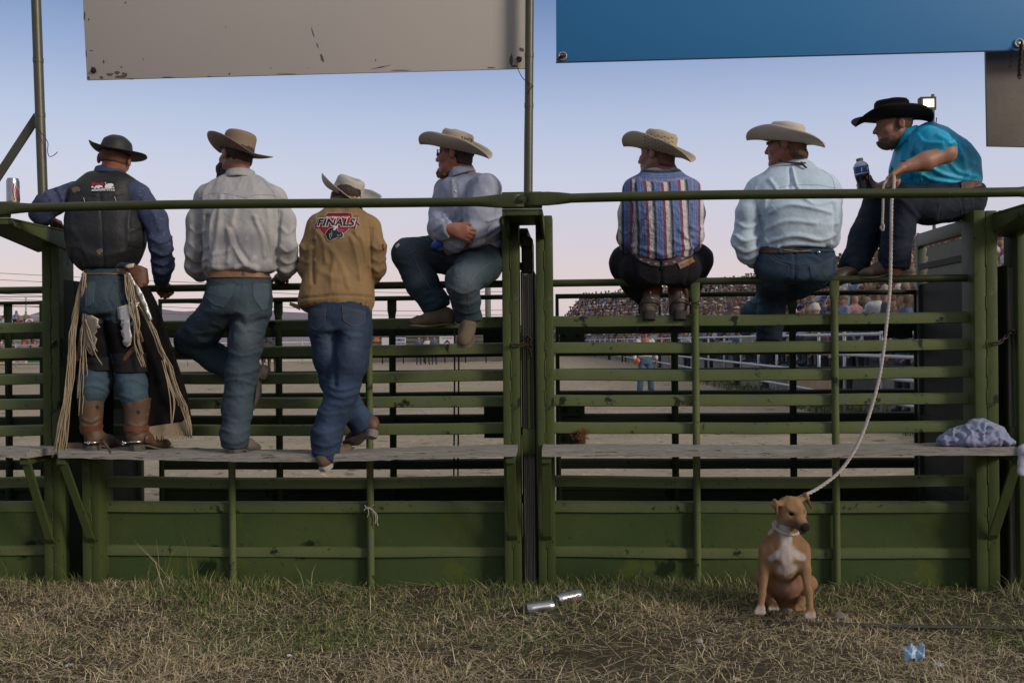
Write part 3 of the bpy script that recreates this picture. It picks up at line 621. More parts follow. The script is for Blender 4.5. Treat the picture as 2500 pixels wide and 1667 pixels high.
# ------------------------------------------------------------------ modelling tools for bodies and cloth
class Field:
    """Smoothly joined solids turned into one continuous surface."""
    def __init__(s, h=0.007): s.h = h; s.ops = []
    def cone(s, a, b, ra, rb, k=0.03, op='u', flat=None):
        a, b = np.asarray(a, float), np.asarray(b, float); r = max(ra, rb) * (1.0 if flat is None else max(1.0, flat[1]))
        ba = b - a; L = ba @ ba + 1e-12
        def fn(p):
            pa = p - a
            if flat is not None:
                n = nrm(flat[0]); pa = pa + (pa @ n)[:, None] * n * (1.0 / flat[1] - 1.0)
            h = np.clip(pa @ ba / L, 0, 1)
            return np.linalg.norm(pa - h[:, None] * ba, axis=1) - (ra + (rb - ra) * h)
        s.ops.append((fn, np.minimum(a, b) - r, np.maximum(a, b) + r, k, op)); return s
    def chain(s, pts, rs, k=0.03, op='u', flat=None):
        for i in range(len(pts) - 1): s.cone(pts[i], pts[i + 1], rs[i], rs[i + 1], k, op, flat)
        return s
    def ell(s, c, r, ax=None, k=0.03, op='u'):
        c = np.asarray(c, float); r = np.asarray(r, float); A = np.eye(3) if ax is None else np.array([nrm(x) for x in ax])
        def fn(p):
            q = (p - c) @ A.T / r; l = np.linalg.norm(q, axis=1); g = np.linalg.norm(q / r, axis=1) + 1e-9
            return l * (l - 1) / g
        e = np.sqrt(((A * r[:, None]) ** 2).sum(0))
        s.ops.append((fn, c - e, c + e, k, op)); return s
    def loft(s, secs, v=None, k=0.03, op='u', n=2.3, grow=0.0, capr=0.02):
        """secs: (centre, half width, half depth) along one axis; v is the depth direction."""
        C = np.array([q[0] for q in secs], float); A = np.array([q[1] for q in secs]) + grow; B = np.array([q[2] for q in secs]) + grow
        w_ = nrm(C[-1] - C[0]); vv = np.asarray(FW if v is None else v, float); vv = nrm(vv - w_ * (vv @ w_)); u = np.cross(w_, vv)
        T = (C - C[0]) @ w_; D = np.c_[C, A, B]; N_ = 90
        S_ = spline(np.c_[T, D], N_); t_ = np.maximum.accumulate(S_[:, 0]); cu = (S_[:, 1:4] - C[0]) @ u; cv = (S_[:, 1:4] - C[0]) @ vv; aa, bb = S_[:, 4], S_[:, 5]
        def fn(p):
            q = p - C[0]; t = q @ w_; tc_ = np.clip(t, t_[0], t_[-1])
            du = np.abs(q @ u - np.interp(tc_, t_, cu)); dv = np.abs(q @ vv - np.interp(tc_, t_, cv)); a = np.interp(tc_, t_, aa); b = np.interp(tc_, t_, bb)
            g = ((du / a) ** n + (dv / b) ** n + 1e-9) ** (1 / n); d1 = (g - 1) * np.minimum(a, b)
            d2 = np.maximum(t_[0] - t, t - t_[-1])
            return np.where(d2 > -capr, np.sqrt(np.maximum(d1 + capr, 0) ** 2 + np.maximum(d2 + capr, 0) ** 2) - capr + np.minimum(np.maximum(d1 + capr, d2 + capr), 0), d1)
        lo = (C - np.maximum(A, B)[:, None]).min(0) - .02; hi = (C + np.maximum(A, B)[:, None]).max(0) + .02
        s.ops.append((fn, lo, hi, k, op)); return s
    def cut(s, p, n, k=0.004):
        """Keep only what lies behind the plane."""
        p = np.asarray(p, float); n = nrm(n)
        s.ops.append((lambda q: (q - p) @ n, None, None, k, 'i')); return s
    def hem(s, p, d, r):
        """A clean end: removes what lies beyond p along d, within r of it."""
        p, d = np.asarray(p, float), nrm(d)
        s.ops.append((lambda q: np.maximum(-((q - p) @ d), np.linalg.norm(q - p, axis=1) - r), p - r, p + r, 0.004, 's')); return s
    def mesh(s, smooth=2):
        h = s.h; lo = np.min([o[1] for o in s.ops if o[4] == 'u'], 0) - 4 * h; hi = np.max([o[2] for o in s.ops if o[4] == 'u'], 0) + 4 * h
        n = np.ceil((hi - lo) / h).astype(int) + 1; ax = [lo[i] + h * np.arange(n[i]) for i in range(3)]
        F = np.full(n, 1.0, np.float32)
        for fn, a, b, k, op in s.ops:
            if a is None: sl_ = [slice(0, m) for m in n]
            else: sl_ = [slice(max(0, int((a[i] - k - h * 2 - lo[i]) / h)), max(0, min(n[i], int((b[i] + k + h * 2 - lo[i]) / h) + 2))) for i in range(3)]
            g = np.meshgrid(*[ax[i][sl_[i]] for i in range(3)], indexing='ij'); sh = g[0].shape
            if 0 in sh: continue
            d = fn(np.stack([q.ravel() for q in g], -1)).reshape(sh).astype(np.float32); f0 = F[tuple(sl_)]
            if op == 'u':
                t = np.clip(0.5 + 0.5 * (f0 - d) / k, 0, 1); F[tuple(sl_)] = f0 + (d - f0) * t - k * t * (1 - t)
            else:
                e = -d if op == 's' else d
                t = np.clip(0.5 - 0.5 * (f0 - e) / k, 0, 1); F[tuple(sl_)] = f0 + (e - f0) * t + k * t * (1 - t)
        return nets(F, lo, h, smooth)
def nets(F, lo, h, smooth=2):
    I = F < 0; n = F.shape
    c = np.zeros(tuple(x - 1 for x in n), np.int8)
    for i in (0, 1):
        for j in (0, 1):
            for k in (0, 1): c += I[i:n[0] - 1 + i, j:n[1] - 1 + j, k:n[2] - 1 + k]
    act = np.argwhere((c > 0) & (c < 8)); idx = np.full(c.shape, -1, np.int64); idx[tuple(act.T)] = np.arange(len(act))
    cor = [(i, j, k) for i in (0, 1) for j in (0, 1) for k in (0, 1)]
    val = np.stack([F[act[:, 0] + i, act[:, 1] + j, act[:, 2] + k] for i, j, k in cor], -1).astype(float)
    acc = np.zeros((len(act), 3)); cnt = np.zeros(len(act)); cor = np.array(cor, float)
    for a in range(8):
        for b in range(a + 1, 8):
            if np.abs(cor[a] - cor[b]).sum() != 1: continue
            va, vb = val[:, a], val[:, b]; x = (va < 0) != (vb < 0); t = np.where(x, va / np.where(x, va - vb, 1), 0)
            acc += np.where(x[:, None], cor[a] + t[:, None] * (cor[b] - cor[a]), 0); cnt += x
    v = lo + h * (act + acc / np.maximum(cnt, 1)[:, None]); Q = []
    for axn in range(3):
        o = [q for q in range(3) if q != axn]; s0 = [slice(0, n[0]), slice(0, n[1]), slice(0, n[2])]; s1 = list(s0)
        s0[axn] = slice(0, n[axn] - 1); s1[axn] = slice(1, n[axn]); A, B = I[tuple(s0)], I[tuple(s1)]
        e = np.argwhere(A != B); e = e[(e[:, o[0]] > 0) & (e[:, o[1]] > 0) & (e[:, o[0]] < n[o[0]] - 1) & (e[:, o[1]] < n[o[1]] - 1)]
        fl = A[tuple(e.T)]; q = []
        for da, db in ((-1, -1), (0, -1), (0, 0), (-1, 0)):
            t = e.copy(); t[:, o[0]] += da; t[:, o[1]] += db; q.append(idx[tuple(t.T)])
        q = np.stack(q, -1)
        if axn == 1: fl = ~fl
        q[~fl] = q[~fl][:, ::-1]; Q.append(q)
    f = np.concatenate(Q); f = f[(f >= 0).all(1)]
    for _ in range(smooth): v = relax(v, f, 0.5)
    return v, f
def relax(v, f, lam=0.5):
    acc = np.zeros_like(v); cnt = np.zeros(len(v))
    for a, b in ((0, 1), (1, 2), (2, 3), (3, 0)):
        for i, j in ((a, b), (b, a)):
            for d in range(3): acc[:, d] += np.bincount(f[:, i], v[f[:, j], d], len(v))
            cnt += np.bincount(f[:, i], minlength=len(v))
    return v + lam * (acc / np.maximum(cnt, 1)[:, None] - v)
def normals(v, f):
    a = np.cross(v[f[:, 2]] - v[f[:, 0]], v[f[:, 3]] - v[f[:, 1]]); n = np.zeros_like(v)
    for i in range(4):
        for d in range(3): n[:, d] += np.bincount(f[:, i], a[:, d], len(v))
    return n / (np.linalg.norm(n, axis=1, keepdims=True) + 1e-12)
def sines(p, sc, seed, n=7):
    rg = np.random.default_rng(seed); q = p * sc
    q = q + 0.5 * np.sin(q[:, [1, 2, 0]] * 1.3 + rg.uniform(0, 6, 3))
    o = 0
    for i in range(n):
        d = nrm(rg.normal(0, 1, 3)) * rg.uniform(.6, 1.6); o = o + np.sin(q @ d * 2 + rg.uniform(0, 6.28))
    return o / math.sqrt(n)
def crumple(v, f, amp, sc=9.0, seed=0, an=(1, 1, 1), ridge=True, where=None):
    """Soft folds of worn cloth; an squeezes the pattern along an axis."""
    n = normals(v, f); a = sines(v * np.array(an), sc, seed); b = sines(v * np.array(an), sc * 2.1, seed + 5)
    w_ = (0.75 - np.abs(a)) + 0.45 * (0.6 - np.abs(b)) if ridge else a * .6 + .3 * b
    k = 1.0 if where is None else where(v)
    return v + n * (amp * w_ * k)[:, None] if not np.isscalar(k) else v + n * (amp * k * w_)[:, None]
def pdist(q, pl):
    pl = np.asarray(pl, float); d = np.full(len(q), 1e9)
    for a, b in zip(pl[:-1], pl[1:]):
        ba = b - a; t = np.clip((q - a) @ ba / (ba @ ba + 1e-9), 0, 1)[:, None]; d = np.minimum(d, np.linalg.norm(q - a - t * ba, axis=1))
    return d
def folds(v, f, specs, facing=True):
    """Creases drawn where the cloth shows them: (polyline in photo pixels, width, depth); positive depth is a ridge."""
    n = normals(v, f); q = proj(v); tocam = CAM - v; tocam /= np.linalg.norm(tocam, axis=1, keepdims=True)
    k = np.clip(((n * tocam).sum(1) - 0.05) / 0.3, 0, 1) if facing else 1.0; o = np.zeros(len(v))
    for pl, wd, am in specs:
        pl2 = spline([(*p, 0) for p in pl], 14)[:, :2] if len(pl) > 2 else pl
        o += am * np.exp(-(pdist(q, pl2) / wd) ** 2)
    return v + n * (o * k)[:, None]
def fade(v, base, specs):
    """Worn, paler or darker areas of cloth: (centre px, radius x, radius y, colour, strength)."""
    c = np.tile(np.array(base, float), (len(v), 1)); q = proj(v)
    for (cx, cy), rx_, ry_, col, st in specs:
        k = st * np.exp(-(((q[:, 0] - cx) / rx_) ** 2 + ((q[:, 1] - cy) / ry_) ** 2)); c = c * (1 - k[:, None]) + np.array(col) * k[:, None]
    return c
SURF = {}
def surf(name, v, f, mat, parent, **kw):
    o = mk(name, v, f, mat, parent, True, **kw)
    SURF[o.name] = BVHTree.FromPolygons([tuple(x) for x in v], np.asarray(f).tolist() if not isinstance(f, list) else f); return o
def bvh(o): return SURF[o.name]
def ray(px, py):
    d = nrm(FW * FPX + RT * (px - CX) + UP * (CY - py)); return Vector(CAM), Vector(d)
def onto(o, px, py, off=0.002, Y=5.5):
    """The point of a surface seen at a photo pixel, lifted off it a little."""
    for r_ in (0, 3, -3, 7, -7, 12, -12):
        for q in (0, 4, -4):
            a, d = ray(px + r_, py + q); h = bvh(o).ray_cast(a, d)
            if h[0] is not None:
                nn = h[1] if h[1].dot(d) < 0 else -h[1]
                return np.array(h[0] + nn * off)
    c = P(px, py, Y); h = bvh(o).find_nearest(Vector(c)); return np.array(h[0] + h[1] * off) if h[0] is not None else c
def seam(name, o, lines, r, mat, parent, off=0.0008, step=5):
    m = MB()
    for l in lines:
        l = np.asarray(l, float); pts = []
        for a, b in zip(l[:-1], l[1:]):
            k = max(2, int(np.linalg.norm(b - a) / step)); pts += [a + (b - a) * t for t in np.linspace(0, 1, k, endpoint=False)]
        pts.append(l[-1]); q = np.array([onto(o, x, y, off) for x, y in pts])
        if len(q) > 4: q[1:-1] = (q[:-2] + 2 * q[1:-1] + q[2:]) / 4
        m.tube(q, r, 5)
    return m.build(name, mat, parent, True)
def patch(name, o, poly, mat, parent, off=0.003, step=6, holes=None):
    """A thin piece of cloth or leather lying on a surface, its outline given in photo pixels."""
    poly = np.asarray(poly, float); n = len(poly); out = []
    for i in range(n):
        a, b = poly[i], poly[(i + 1) % n]; k = max(1, int(np.linalg.norm(b - a) / step)); out += [a + (b - a) * t for t in np.linspace(0, 1, k, endpoint=False)]
    out = np.array(out); lo, hi = out.min(0), out.max(0); g = [(x, y) for x in np.arange(lo[0] + step / 2, hi[0], step) for y in np.arange(lo[1] + step / 2, hi[1], step)]
    def ins(p):
        x, y = p; c = False
        for i in range(len(out)):
            (x1, y1), (x2, y2) = out[i], out[i - 1]
            if (y1 > y) != (y2 > y) and x < (x2 - x1) * (y - y1) / (y2 - y1 + 1e-12) + x1: c = not c
        return c
    g = [p for p in g if ins(p) and np.min(np.linalg.norm(out - p, axis=1)) > step * .45]
    pts = [Vector(p) for p in out] + [Vector(p) for p in g]; m = len(out)
    r = delaunay_2d_cdt(pts, [(i, (i + 1) % m) for i in range(m)], [], 1, 1e-5)
    vs = [onto(o, p.x, p.y, off) for p in r[0]]; nv = len(vs); back = [onto(o, p.x, p.y, -0.001) for p in r[0]]
    fs = [list(t) for t in r[2]]; k = MB(); cnt = {}
    for t in fs:
        for a, b in zip(t, t[1:] + t[:1]): cnt[(a, b)] = cnt.get((a, b), 0) + 1
    rim = [(a, b) for (a, b) in cnt if (b, a) not in cnt]
    k.add(vs + back, fs + [[i + nv for i in t[::-1]] for t in fs] + [[b, a, a + nv, b + nv] for a, b in rim])
    ob = k.build(name, mat, parent, True); auto_smooth(ob, 50); return ob
def lettering(name, o, text, mat, parent, box, font=None, off=0.004, bold=0.0, shear=0.0, arc=0.0):
    """Words sewn or printed on a surface, fitted to a box of photo pixels (x0, y0, x1, y1)."""
    cu = bpy.data.curves.new('t', 'FONT'); cu.body = text; cu.size = 1; cu.offset = bold; cu.shear = shear; cu.resolution_u = 3; cu.space_character = 1.05
    t = bpy.data.objects.new('t', cu); COL.objects.link(t); dg = bpy.context.evaluated_depsgraph_get(); me = bpy.data.meshes.new_from_object(t.evaluated_get(dg))
    bm = bmesh.new(); bm.from_mesh(me); bmesh.ops.triangulate(bm, faces=bm.faces)
    v = np.array([x.co[:2] for x in bm.verts]); f = [[x.index for x in q.verts] for q in bm.faces]; bm.free()
    bpy.data.objects.remove(t); bpy.data.curves.remove(cu); bpy.data.meshes.remove(me)
    lo, hi = v.min(0), v.max(0); u = (v - lo) / (hi - lo); x0, y0, x1, y1 = box
    px = x0 + u[:, 0] * (x1 - x0); py = y1 + u[:, 1] * (y0 - y1) + arc * ((u[:, 0] - .5) * 2) ** 2
    vs = np.array([onto(o, a, b, off) for a, b in zip(px, py)]); return mk(name, vs, f, mat, parent, False)
def band(name, o, c, up, wd, mat, parent, off=0.004, th=0.004, n=56, half=None, noray=None):
    """A belt, strap or hat band lying round a surface."""
    up = nrm(up); u = nrm(np.cross(up, V(0.1, 1, 0))); v = np.cross(up, u); c = np.asarray(c, float); rows = []
    for i in range(n):
        t = 2 * math.pi * i / n; d = math.cos(t) * u + math.sin(t) * v; r = []
        for k in (-1, 0, 1):
            h = bvh(o).ray_cast(Vector(c + up * k * wd / 2), Vector(d), 0.32)
            r.append(h[3] if h[0] is not None else np.nan)
        rows.append(r)
    a = np.array(rows); med = np.nanmedian(a); a = np.where(np.isnan(a), med, a)
    for _ in range(2): a = (np.roll(a, 1, 0) + 2 * a + np.roll(a, -1, 0)) / 4
    vs = []
    for i in range(n):
        t = 2 * math.pi * i / n; d = math.cos(t) * u + math.sin(t) * v
        for k, e in ((-1, 0), (-1, 1), (1, 1), (1, 0)): vs.append(c + up * k * wd / 2 + d * (a[i, k + 1] + (off + th if e else off - 0.004)))
    f = [[i * 4 + j, ((i + 1) % n) * 4 + j, ((i + 1) % n) * 4 + (j + 1) % 4, i * 4 + (j + 1) % 4] for i in range(n) for j in range(4)]
    ob = mk(name, vs, f, mat, parent, True); auto_smooth(ob, 45); SURF[ob.name] = BVHTree.FromPolygons([tuple(x) for x in vs], f); return ob

# heads, hats, hands, boots ---------------------------------------------------------------
class Frame:
    def __init__(s, c, yaw, pitch=0, roll=0):
        """yaw 0 looks away from the camera, 90 looks to the left of the photo; pitch lifts the face, roll leans to the figure's left."""
        y, p, r = R(yaw), R(pitch), R(roll); f0 = V(-math.sin(y), math.cos(y), 0); s.c = np.asarray(c, float)
        l0 = V(-math.cos(y), -math.sin(y), 0); z = V(0, 0, 1)
        s.f = f0 * math.cos(p) + z * math.sin(p); u = z * math.cos(p) - f0 * math.sin(p)
        s.u = u * math.cos(r) + l0 * math.sin(r); s.l = l0 * math.cos(r) - u * math.sin(r)
    def __call__(s, f, l, u): return s.c + s.f * f + s.l * l + s.u * u
    @property
    def ax(s): return (s.f, s.l, s.u)
def head(F, H, neck, nr=0.056, k=0.02, sc=1.0, smile=0.0, nose=1.0):
    """Skull, jaw, nose, brow, lips, ears and neck joined to a body field."""
    q = lambda f, l, u: H(f * sc, l * sc, u * sc)
    e = lambda c, r, kk, op='u': F.ell(q(*c), np.array(r) * sc, H.ax, kk, op)
    e((-0.012, 0, 0.030), (0.097, 0.076, 0.076), k); e((0.03, 0, -0.04), (0.062, 0.058, 0.076), 0.03)
    for t in (-1, 1):
        F.cone(q(-0.005, t * 0.05, -0.045), q(0.06, t * 0.022, -0.098), 0.018 * sc, 0.016 * sc, 0.02)
        F.cone(q(0.075, 0, 0.032), q(0.066, t * 0.045, 0.03), 0.014 * sc, 0.012 * sc, 0.012)
        e((0.055, t * 0.045, -0.022), (0.03, 0.02, 0.024), 0.02)
        e((0.085, t * 0.032, 0.012), (0.018, 0.017, 0.012), 0.008, 's'); e((0.068, t * 0.032, 0.012), (0.014, 0.014, 0.011), 0.004)
        e((-0.014, t * 0.085, -0.004), (0.020, 0.012, 0.033), 0.006); e((-0.006, t * 0.096, 0.002), (0.010, 0.008, 0.018), 0.005, 's')
    e((0.075, 0, -0.097), (0.02, 0.022, 0.018), 0.02)
    F.cone(q(0.083, 0, 0.018), q(0.104 * nose, 0, -0.026), 0.009 * sc, 0.0135 * sc, 0.010)
    for t in (-1, 1): e((0.092, t * 0.013, -0.03), (0.012, 0.009, 0.009), 0.006)
    e((0.085, 0, -0.055), (0.012, 0.024, 0.007), 0.006); e((0.083, 0, -0.069), (0.012, 0.021, 0.008), 0.006)
    if smile: e((0.096, 0, -0.061), (0.016, 0.022, 0.006), 0.004, 's')
    F.cone(q(-0.03, 0, -0.03), neck, nr, nr * 1.08, 0.03)
def hair(H, spec, mat, parent, name='hair', sc=1.0, h=0.005, seed=0, amp=0.003, cuts=(), extra=()):
    F = Field(h); q = lambda f, l, u: H(f * sc, l * sc, u * sc)
    for c, r in spec: F.ell(q(*c), np.array(r) * sc, H.ax, 0.012)
    for a, b, ra, rb in extra: F.cone(q(*a), q(*b), ra * sc, rb * sc, 0.015)
    for p, n in cuts: F.cut(q(*p), H.f * n[0] + H.l * n[1] + H.u * n[2], 0.006)
    v, f = F.mesh(1); v = crumple(v, f, amp, 55, seed, (1, 1, .35)); return mk(name, v, f, mat, parent)
def hat(H, mat, parent, a=0.104, b=0.088, crown=0.118, taper=0.15, brim=0.115, curl=(70, 70), dip=18, crease=0.03, pinch=0.2, bandm=None, band_h=0.022, flare=1.15, seed=0, dent=0.0, slope=0.0, dome=0.0):
    """Cowboy hat: brim rolled up at the sides, creased crown, band."""
    n = 80; nt_ = 11; th = np.linspace(0, 2 * math.pi, n, endpoint=False); vs = []; rg = np.random.default_rng(seed)
    cs, sn = np.cos(th), np.sin(th); w_ = np.clip(np.abs(sn) ** flare * (1 + 0.16 * cs), 0, 1.08); A = np.where(sn > 0, R(curl[0]), R(curl[1])) * w_ - R(dip) * (1 - w_)
    wob = 0.004 * np.sin(3 * th + rg.uniform(0, 6)) + 0.003 * np.sin(5 * th + rg.uniform(0, 6))
    out = [np.zeros(n)]; up = [np.zeros(n)]; ts = np.linspace(0, 1, nt_)
    for i in range(1, nt_):
        al = A * ((ts[i] + ts[i - 1]) / 2) ** 1.15 + R(3); d = (brim + wob) / (nt_ - 1)
        out.append(out[-1] + np.cos(al) * d); up.append(up[-1] + np.sin(al) * d)
    nx, ny = cs / a, sn / b; l = np.sqrt(nx ** 2 + ny ** 2); nx, ny = nx / l, ny / l
    brim_rows = [np.stack([a * cs + nx * o, b * sn + ny * o, u], -1) for o, u in zip(out, up)]
    def shell(rows, close_top=False):
        v = np.concatenate(rows); m = len(rows); f = [[i * n + j, i * n + (j + 1) % n, (i + 1) * n + (j + 1) % n, (i + 1) * n + j] for i in range(m - 1) for j in range(n)]
        if close_top: f.append(list(range((m - 1) * n, m * n)))
        return v, f
    rows = brim_rows[::-1]; K = 9
    for i in range(1, K + 1):
        t = i / K; s_ = 1 - taper * t + 0.05 * (1 - t) ** 3; pin = 1 - pinch * (t ** 1.5) * np.maximum(0, cs) ** 2
        z = crown * t * (1 + slope * cs * t)
        rr = (1 - 0.10 * max(0, t - 0.88) / 0.12 if t > 0.88 else 1) * math.sqrt(1 - (dome * t) ** 2)
        rows.append(np.stack([a * s_ * cs * rr, b * s_ * sn * pin * rr, z + 0 * cs], -1))
    at, bt = a * (1 - taper) * .90 * math.sqrt(1 - dome ** 2), b * (1 - taper) * .90 * math.sqrt(1 - dome ** 2)
    for i in range(1, 10):
        s_ = 1 - i / 9.5; x, y = at * s_ * cs, bt * s_ * sn * (1 - pinch * np.maximum(0, cs) ** 2)
        z = crown * (1 + slope * cs * s_) + (0.012 + .03 * dome) * (1 - s_ ** 2) - crease * np.exp(-(y / 0.021) ** 2) * np.clip((1 - s_) * 3 + 0.35, 0, 1) - dent * np.exp(-((x - 0.03) ** 2 + (y - 0.02) ** 2) / 0.0012)
        for t in (-1, 1): z -= 0.4 * crease * np.exp(-((x - at * .6) ** 2 + (y - t * bt * .75) ** 2) / 0.0006)
        rows.append(np.stack([x, y, z], -1))
    v, f = shell(rows, True)
    loc = v; v = H.c + loc[:, :1] * H.f + loc[:, 1:2] * H.l + loc[:, 2:3] * H.u
    o = surf('hat', v, f, mat, parent); md = o.modifiers.new('thick', 'SOLIDIFY'); md.thickness = 0.0035; md.offset = 0
    if bandm is not None:
        m_ = []
        for z in (0.003, 0.003 + band_h / 2, 0.003 + band_h):
            t = z / crown; s_ = 1 - taper * t + 0.05 * (1 - t) ** 3; pin = 1 - pinch * (t ** 1.5) * np.maximum(0, cs) ** 2
            m_.append(np.stack([(a * s_ + .0068) * cs, (b * s_ * pin + .0068) * sn, z + 0 * cs], -1))
        vv, ff = shell(m_); vv = H.c + vv[:, :1] * H.f + vv[:, 1:2] * H.l + vv[:, 2:3] * H.u
        ob = mk('hat_band', vv, ff, bandm, o); md = ob.modifiers.new('thick', 'SOLIDIFY'); md.thickness = 0.002
    return o
def hand(F, wr, d, palm, side, curl=(60, 60, 60, 60), thumb=35, sc=1.0, spread=4, k=0.006, thumb_in=30):
    """Palm, four bent fingers and a thumb: wr wrist, d towards the knuckles, palm the way the palm faces, side towards the thumb."""
    d = nrm(d); s_ = nrm(np.asarray(side) - d * (np.asarray(side) @ d)); p = np.asarray(palm, float); p = nrm(p - d * (p @ d) - s_ * (p @ s_)); tips = []
    for i in range(4):
        o = (1.5 - i) * 0.0205 * sc; kn = wr + d * (0.088 - 0.004 * abs(i - 1)) * sc + s_ * o
        F.cone(wr + d * 0.015 * sc + s_ * o * .7, kn, 0.0155 * sc, 0.0125 * sc, 0.012)
        L = (0.040, 0.045, 0.042, 0.033)[i] * sc; ang = 0; q = kn; dirn = nrm(d + s_ * math.tan(R(spread * (1.5 - i))))
        for j, fr in enumerate((1.0, 0.66, 0.52)):
            ang += R(curl[i]) * (0.8, 1.0, 0.75)[j]; v_ = dirn * math.cos(ang) + p * math.sin(ang); e = q + v_ * L * fr
            F.cone(q, e, (0.0098 - 0.0007 * j) * sc, (0.0093 - 0.0009 * j) * sc, k); q = e
        tips.append(q)
    b = wr + d * 0.03 * sc + s_ * 0.028 * sc + p * 0.008 * sc
    t1 = nrm(d * math.cos(R(thumb)) + s_ * math.sin(R(thumb)) + p * math.sin(R(thumb_in)) * .7); m_ = b + t1 * 0.042 * sc
    t2 = nrm(d * math.cos(R(thumb * .4)) + s_ * math.sin(R(thumb * .4)) * .6 + p * math.sin(R(thumb_in)) * .9); e = m_ + t2 * 0.033 * sc
    F.cone(wr + d * .015 * sc + s_ * .012 * sc, b, 0.018 * sc, 0.016 * sc, 0.012); F.cone(b, m_, 0.0135 * sc, 0.0112 * sc, 0.008); F.cone(m_, e, 0.011 * sc, 0.0085 * sc, 0.005)
    F.cone(wr - d * 0.02 * sc, wr + d * 0.03 * sc, 0.024 * sc, 0.024 * sc, 0.015, flat=(p, 0.75))
    return tips
def boot(heel, toe, up, shaft, mat, solem, parent, name='boot', L=0.29, heel_h=0.036, shaft_r=0.05, round_toe=False, wd=1.0, h=0.006, top=None, colf=None):
    """heel: bottom of the heel at its back; toe and up give the sole's frame; shaft is the far end of the leg or boot shaft."""
    x = nrm(toe); z = np.asarray(up, float); z = nrm(z - x * (z @ x)); y = np.cross(z, x); H = np.asarray(heel, float); sc = L / 0.29
    q = lambda a, b, c: H + x * a * sc + y * b * sc + z * c * sc
    F = Field(h); hz = heel_h / sc + 0.008
    F.ell(q(0.045, 0, hz + 0.028), (0.046 * sc, 0.035 * sc * wd, 0.042 * sc), (x, y, z), 0.02)
    F.cone(q(0.06, 0, hz + 0.05), q(0.165, 0, hz * .5 + 0.038), 0.037 * sc * wd, 0.037 * sc * wd, 0.03, flat=(z, 0.95))
    F.cone(q(0.15, 0, hz * .4 + 0.03), q(0.225, 0, 0.030), 0.040 * sc * wd, 0.036 * sc * wd, 0.03, flat=(z, 0.7))
    F.cone(q(0.225, 0, 0.030), q(0.262 if not round_toe else 0.252, 0, 0.024), 0.034 * sc * wd, (0.019 if not round_toe else 0.031) * sc * wd, 0.02, flat=(z, 0.72))
    if shaft is not None: F.cone(q(0.048, 0, hz + 0.05), shaft, 0.039 * sc, shaft_r, 0.03)
    if top is not None: F.cut(top[0], top[1])
    v, f = F.mesh(2); v = crumple(v, f, 0.0022, 26, 3)
    o = surf(name, v, f, mat, parent, col=colf(v) if colf else None)
    a_ = np.array([-0.002, 0.01, 0.03, 0.07, 0.11, 0.15, 0.185, 0.215, 0.245, 0.268, 0.282, 0.288]); w_ = np.array([0.016, 0.027, 0.034, 0.034, 0.030, 0.037, 0.045, 0.046, 0.040, 0.031, 0.022, 0.009]) * wd
    if round_toe: w_[-4:] = [0.046, 0.042, 0.033, 0.014]
    zz = np.interp(a_, [0, 0.075, 0.15, 0.20, 0.29], [hz, hz, hz * .45, 0.006, 0.012]); m = MB(); th = 0.010; vs = []
    for A, W, Z in zip(a_, w_, zz): vs += [q(A, -W, Z - th), q(A, W, Z - th), q(A, W, Z), q(A, -W, Z)]
    k = len(a_); ff = [[i * 4 + j, (i + 1) * 4 + j, (i + 1) * 4 + (j + 1) % 4, i * 4 + (j + 1) % 4] for i in range(k - 1) for j in range(4)] + [[0, 1, 2, 3], [(k - 1) * 4 + j for j in (3, 2, 1, 0)]]
    m.add(vs, ff)
    if heel_h > 0.015:
        ha = np.array([-0.004, 0.004, 0.02, 0.045, 0.066]); hw = np.array([0.020, 0.029, 0.034, 0.034, 0.031]) * wd; vs = []
        for A, W in zip(ha, hw): vs += [q(A + (0.006 if A < .03 else -.004), -W * .92, 0), q(A + (0.006 if A < .03 else -.004), W * .92, 0), q(A, W, hz - th + .001), q(A, -W, hz - th + .001)]
        k = len(ha); m.add(vs, [[i * 4 + j, (i + 1) * 4 + j, (i + 1) * 4 + (j + 1) % 4, i * 4 + (j + 1) % 4] for i in range(k - 1) for j in range(4)] + [[0, 1, 2, 3], [(k - 1) * 4 + j for j in (3, 2, 1, 0)]])
    so = m.build('sole', solem, o); auto_smooth(so, 40)
    return o
def collar(c, up, ra, rb, mat, parent, hgt=0.042, open_dir=None, gap=0.5, n=48):
    up = nrm(up); u = nrm(np.cross(up, V(0.0, 1, 0.1))); v = np.cross(up, u); vs = []; c = np.asarray(c, float)
    prof = [(0.0, -0.01), (0.0, hgt * .9), (0.003, hgt), (0.008, hgt * .95), (0.017, hgt * .30), (0.021, hgt * .02), (0.017, hgt * .0), (0.008, hgt * .3)]
    for i in range(n):
        t = 2 * math.pi * i / n; d = math.cos(t) * u + math.sin(t) * v; k = 1.0
        if open_dir is not None: k = np.clip((1 - np.dot(d, nrm(open_dir))) / gap, 0.15, 1)
        for o, z in prof: vs.append(c + u * math.cos(t) * (ra + o) + v * math.sin(t) * (rb + o) + up * (z * (k if z > .01 else 1)) - up * 0.018 * (1 - k) * (1 if o > .01 else 0))
    m = len(prof); f = [[i * m + j, ((i + 1) % n) * m + j, ((i + 1) % n) * m + (j + 1) % m, i * m + (j + 1) % m] for i in range(n) for j in range(m)]
    return mk('collar', vs, f, mat, parent)

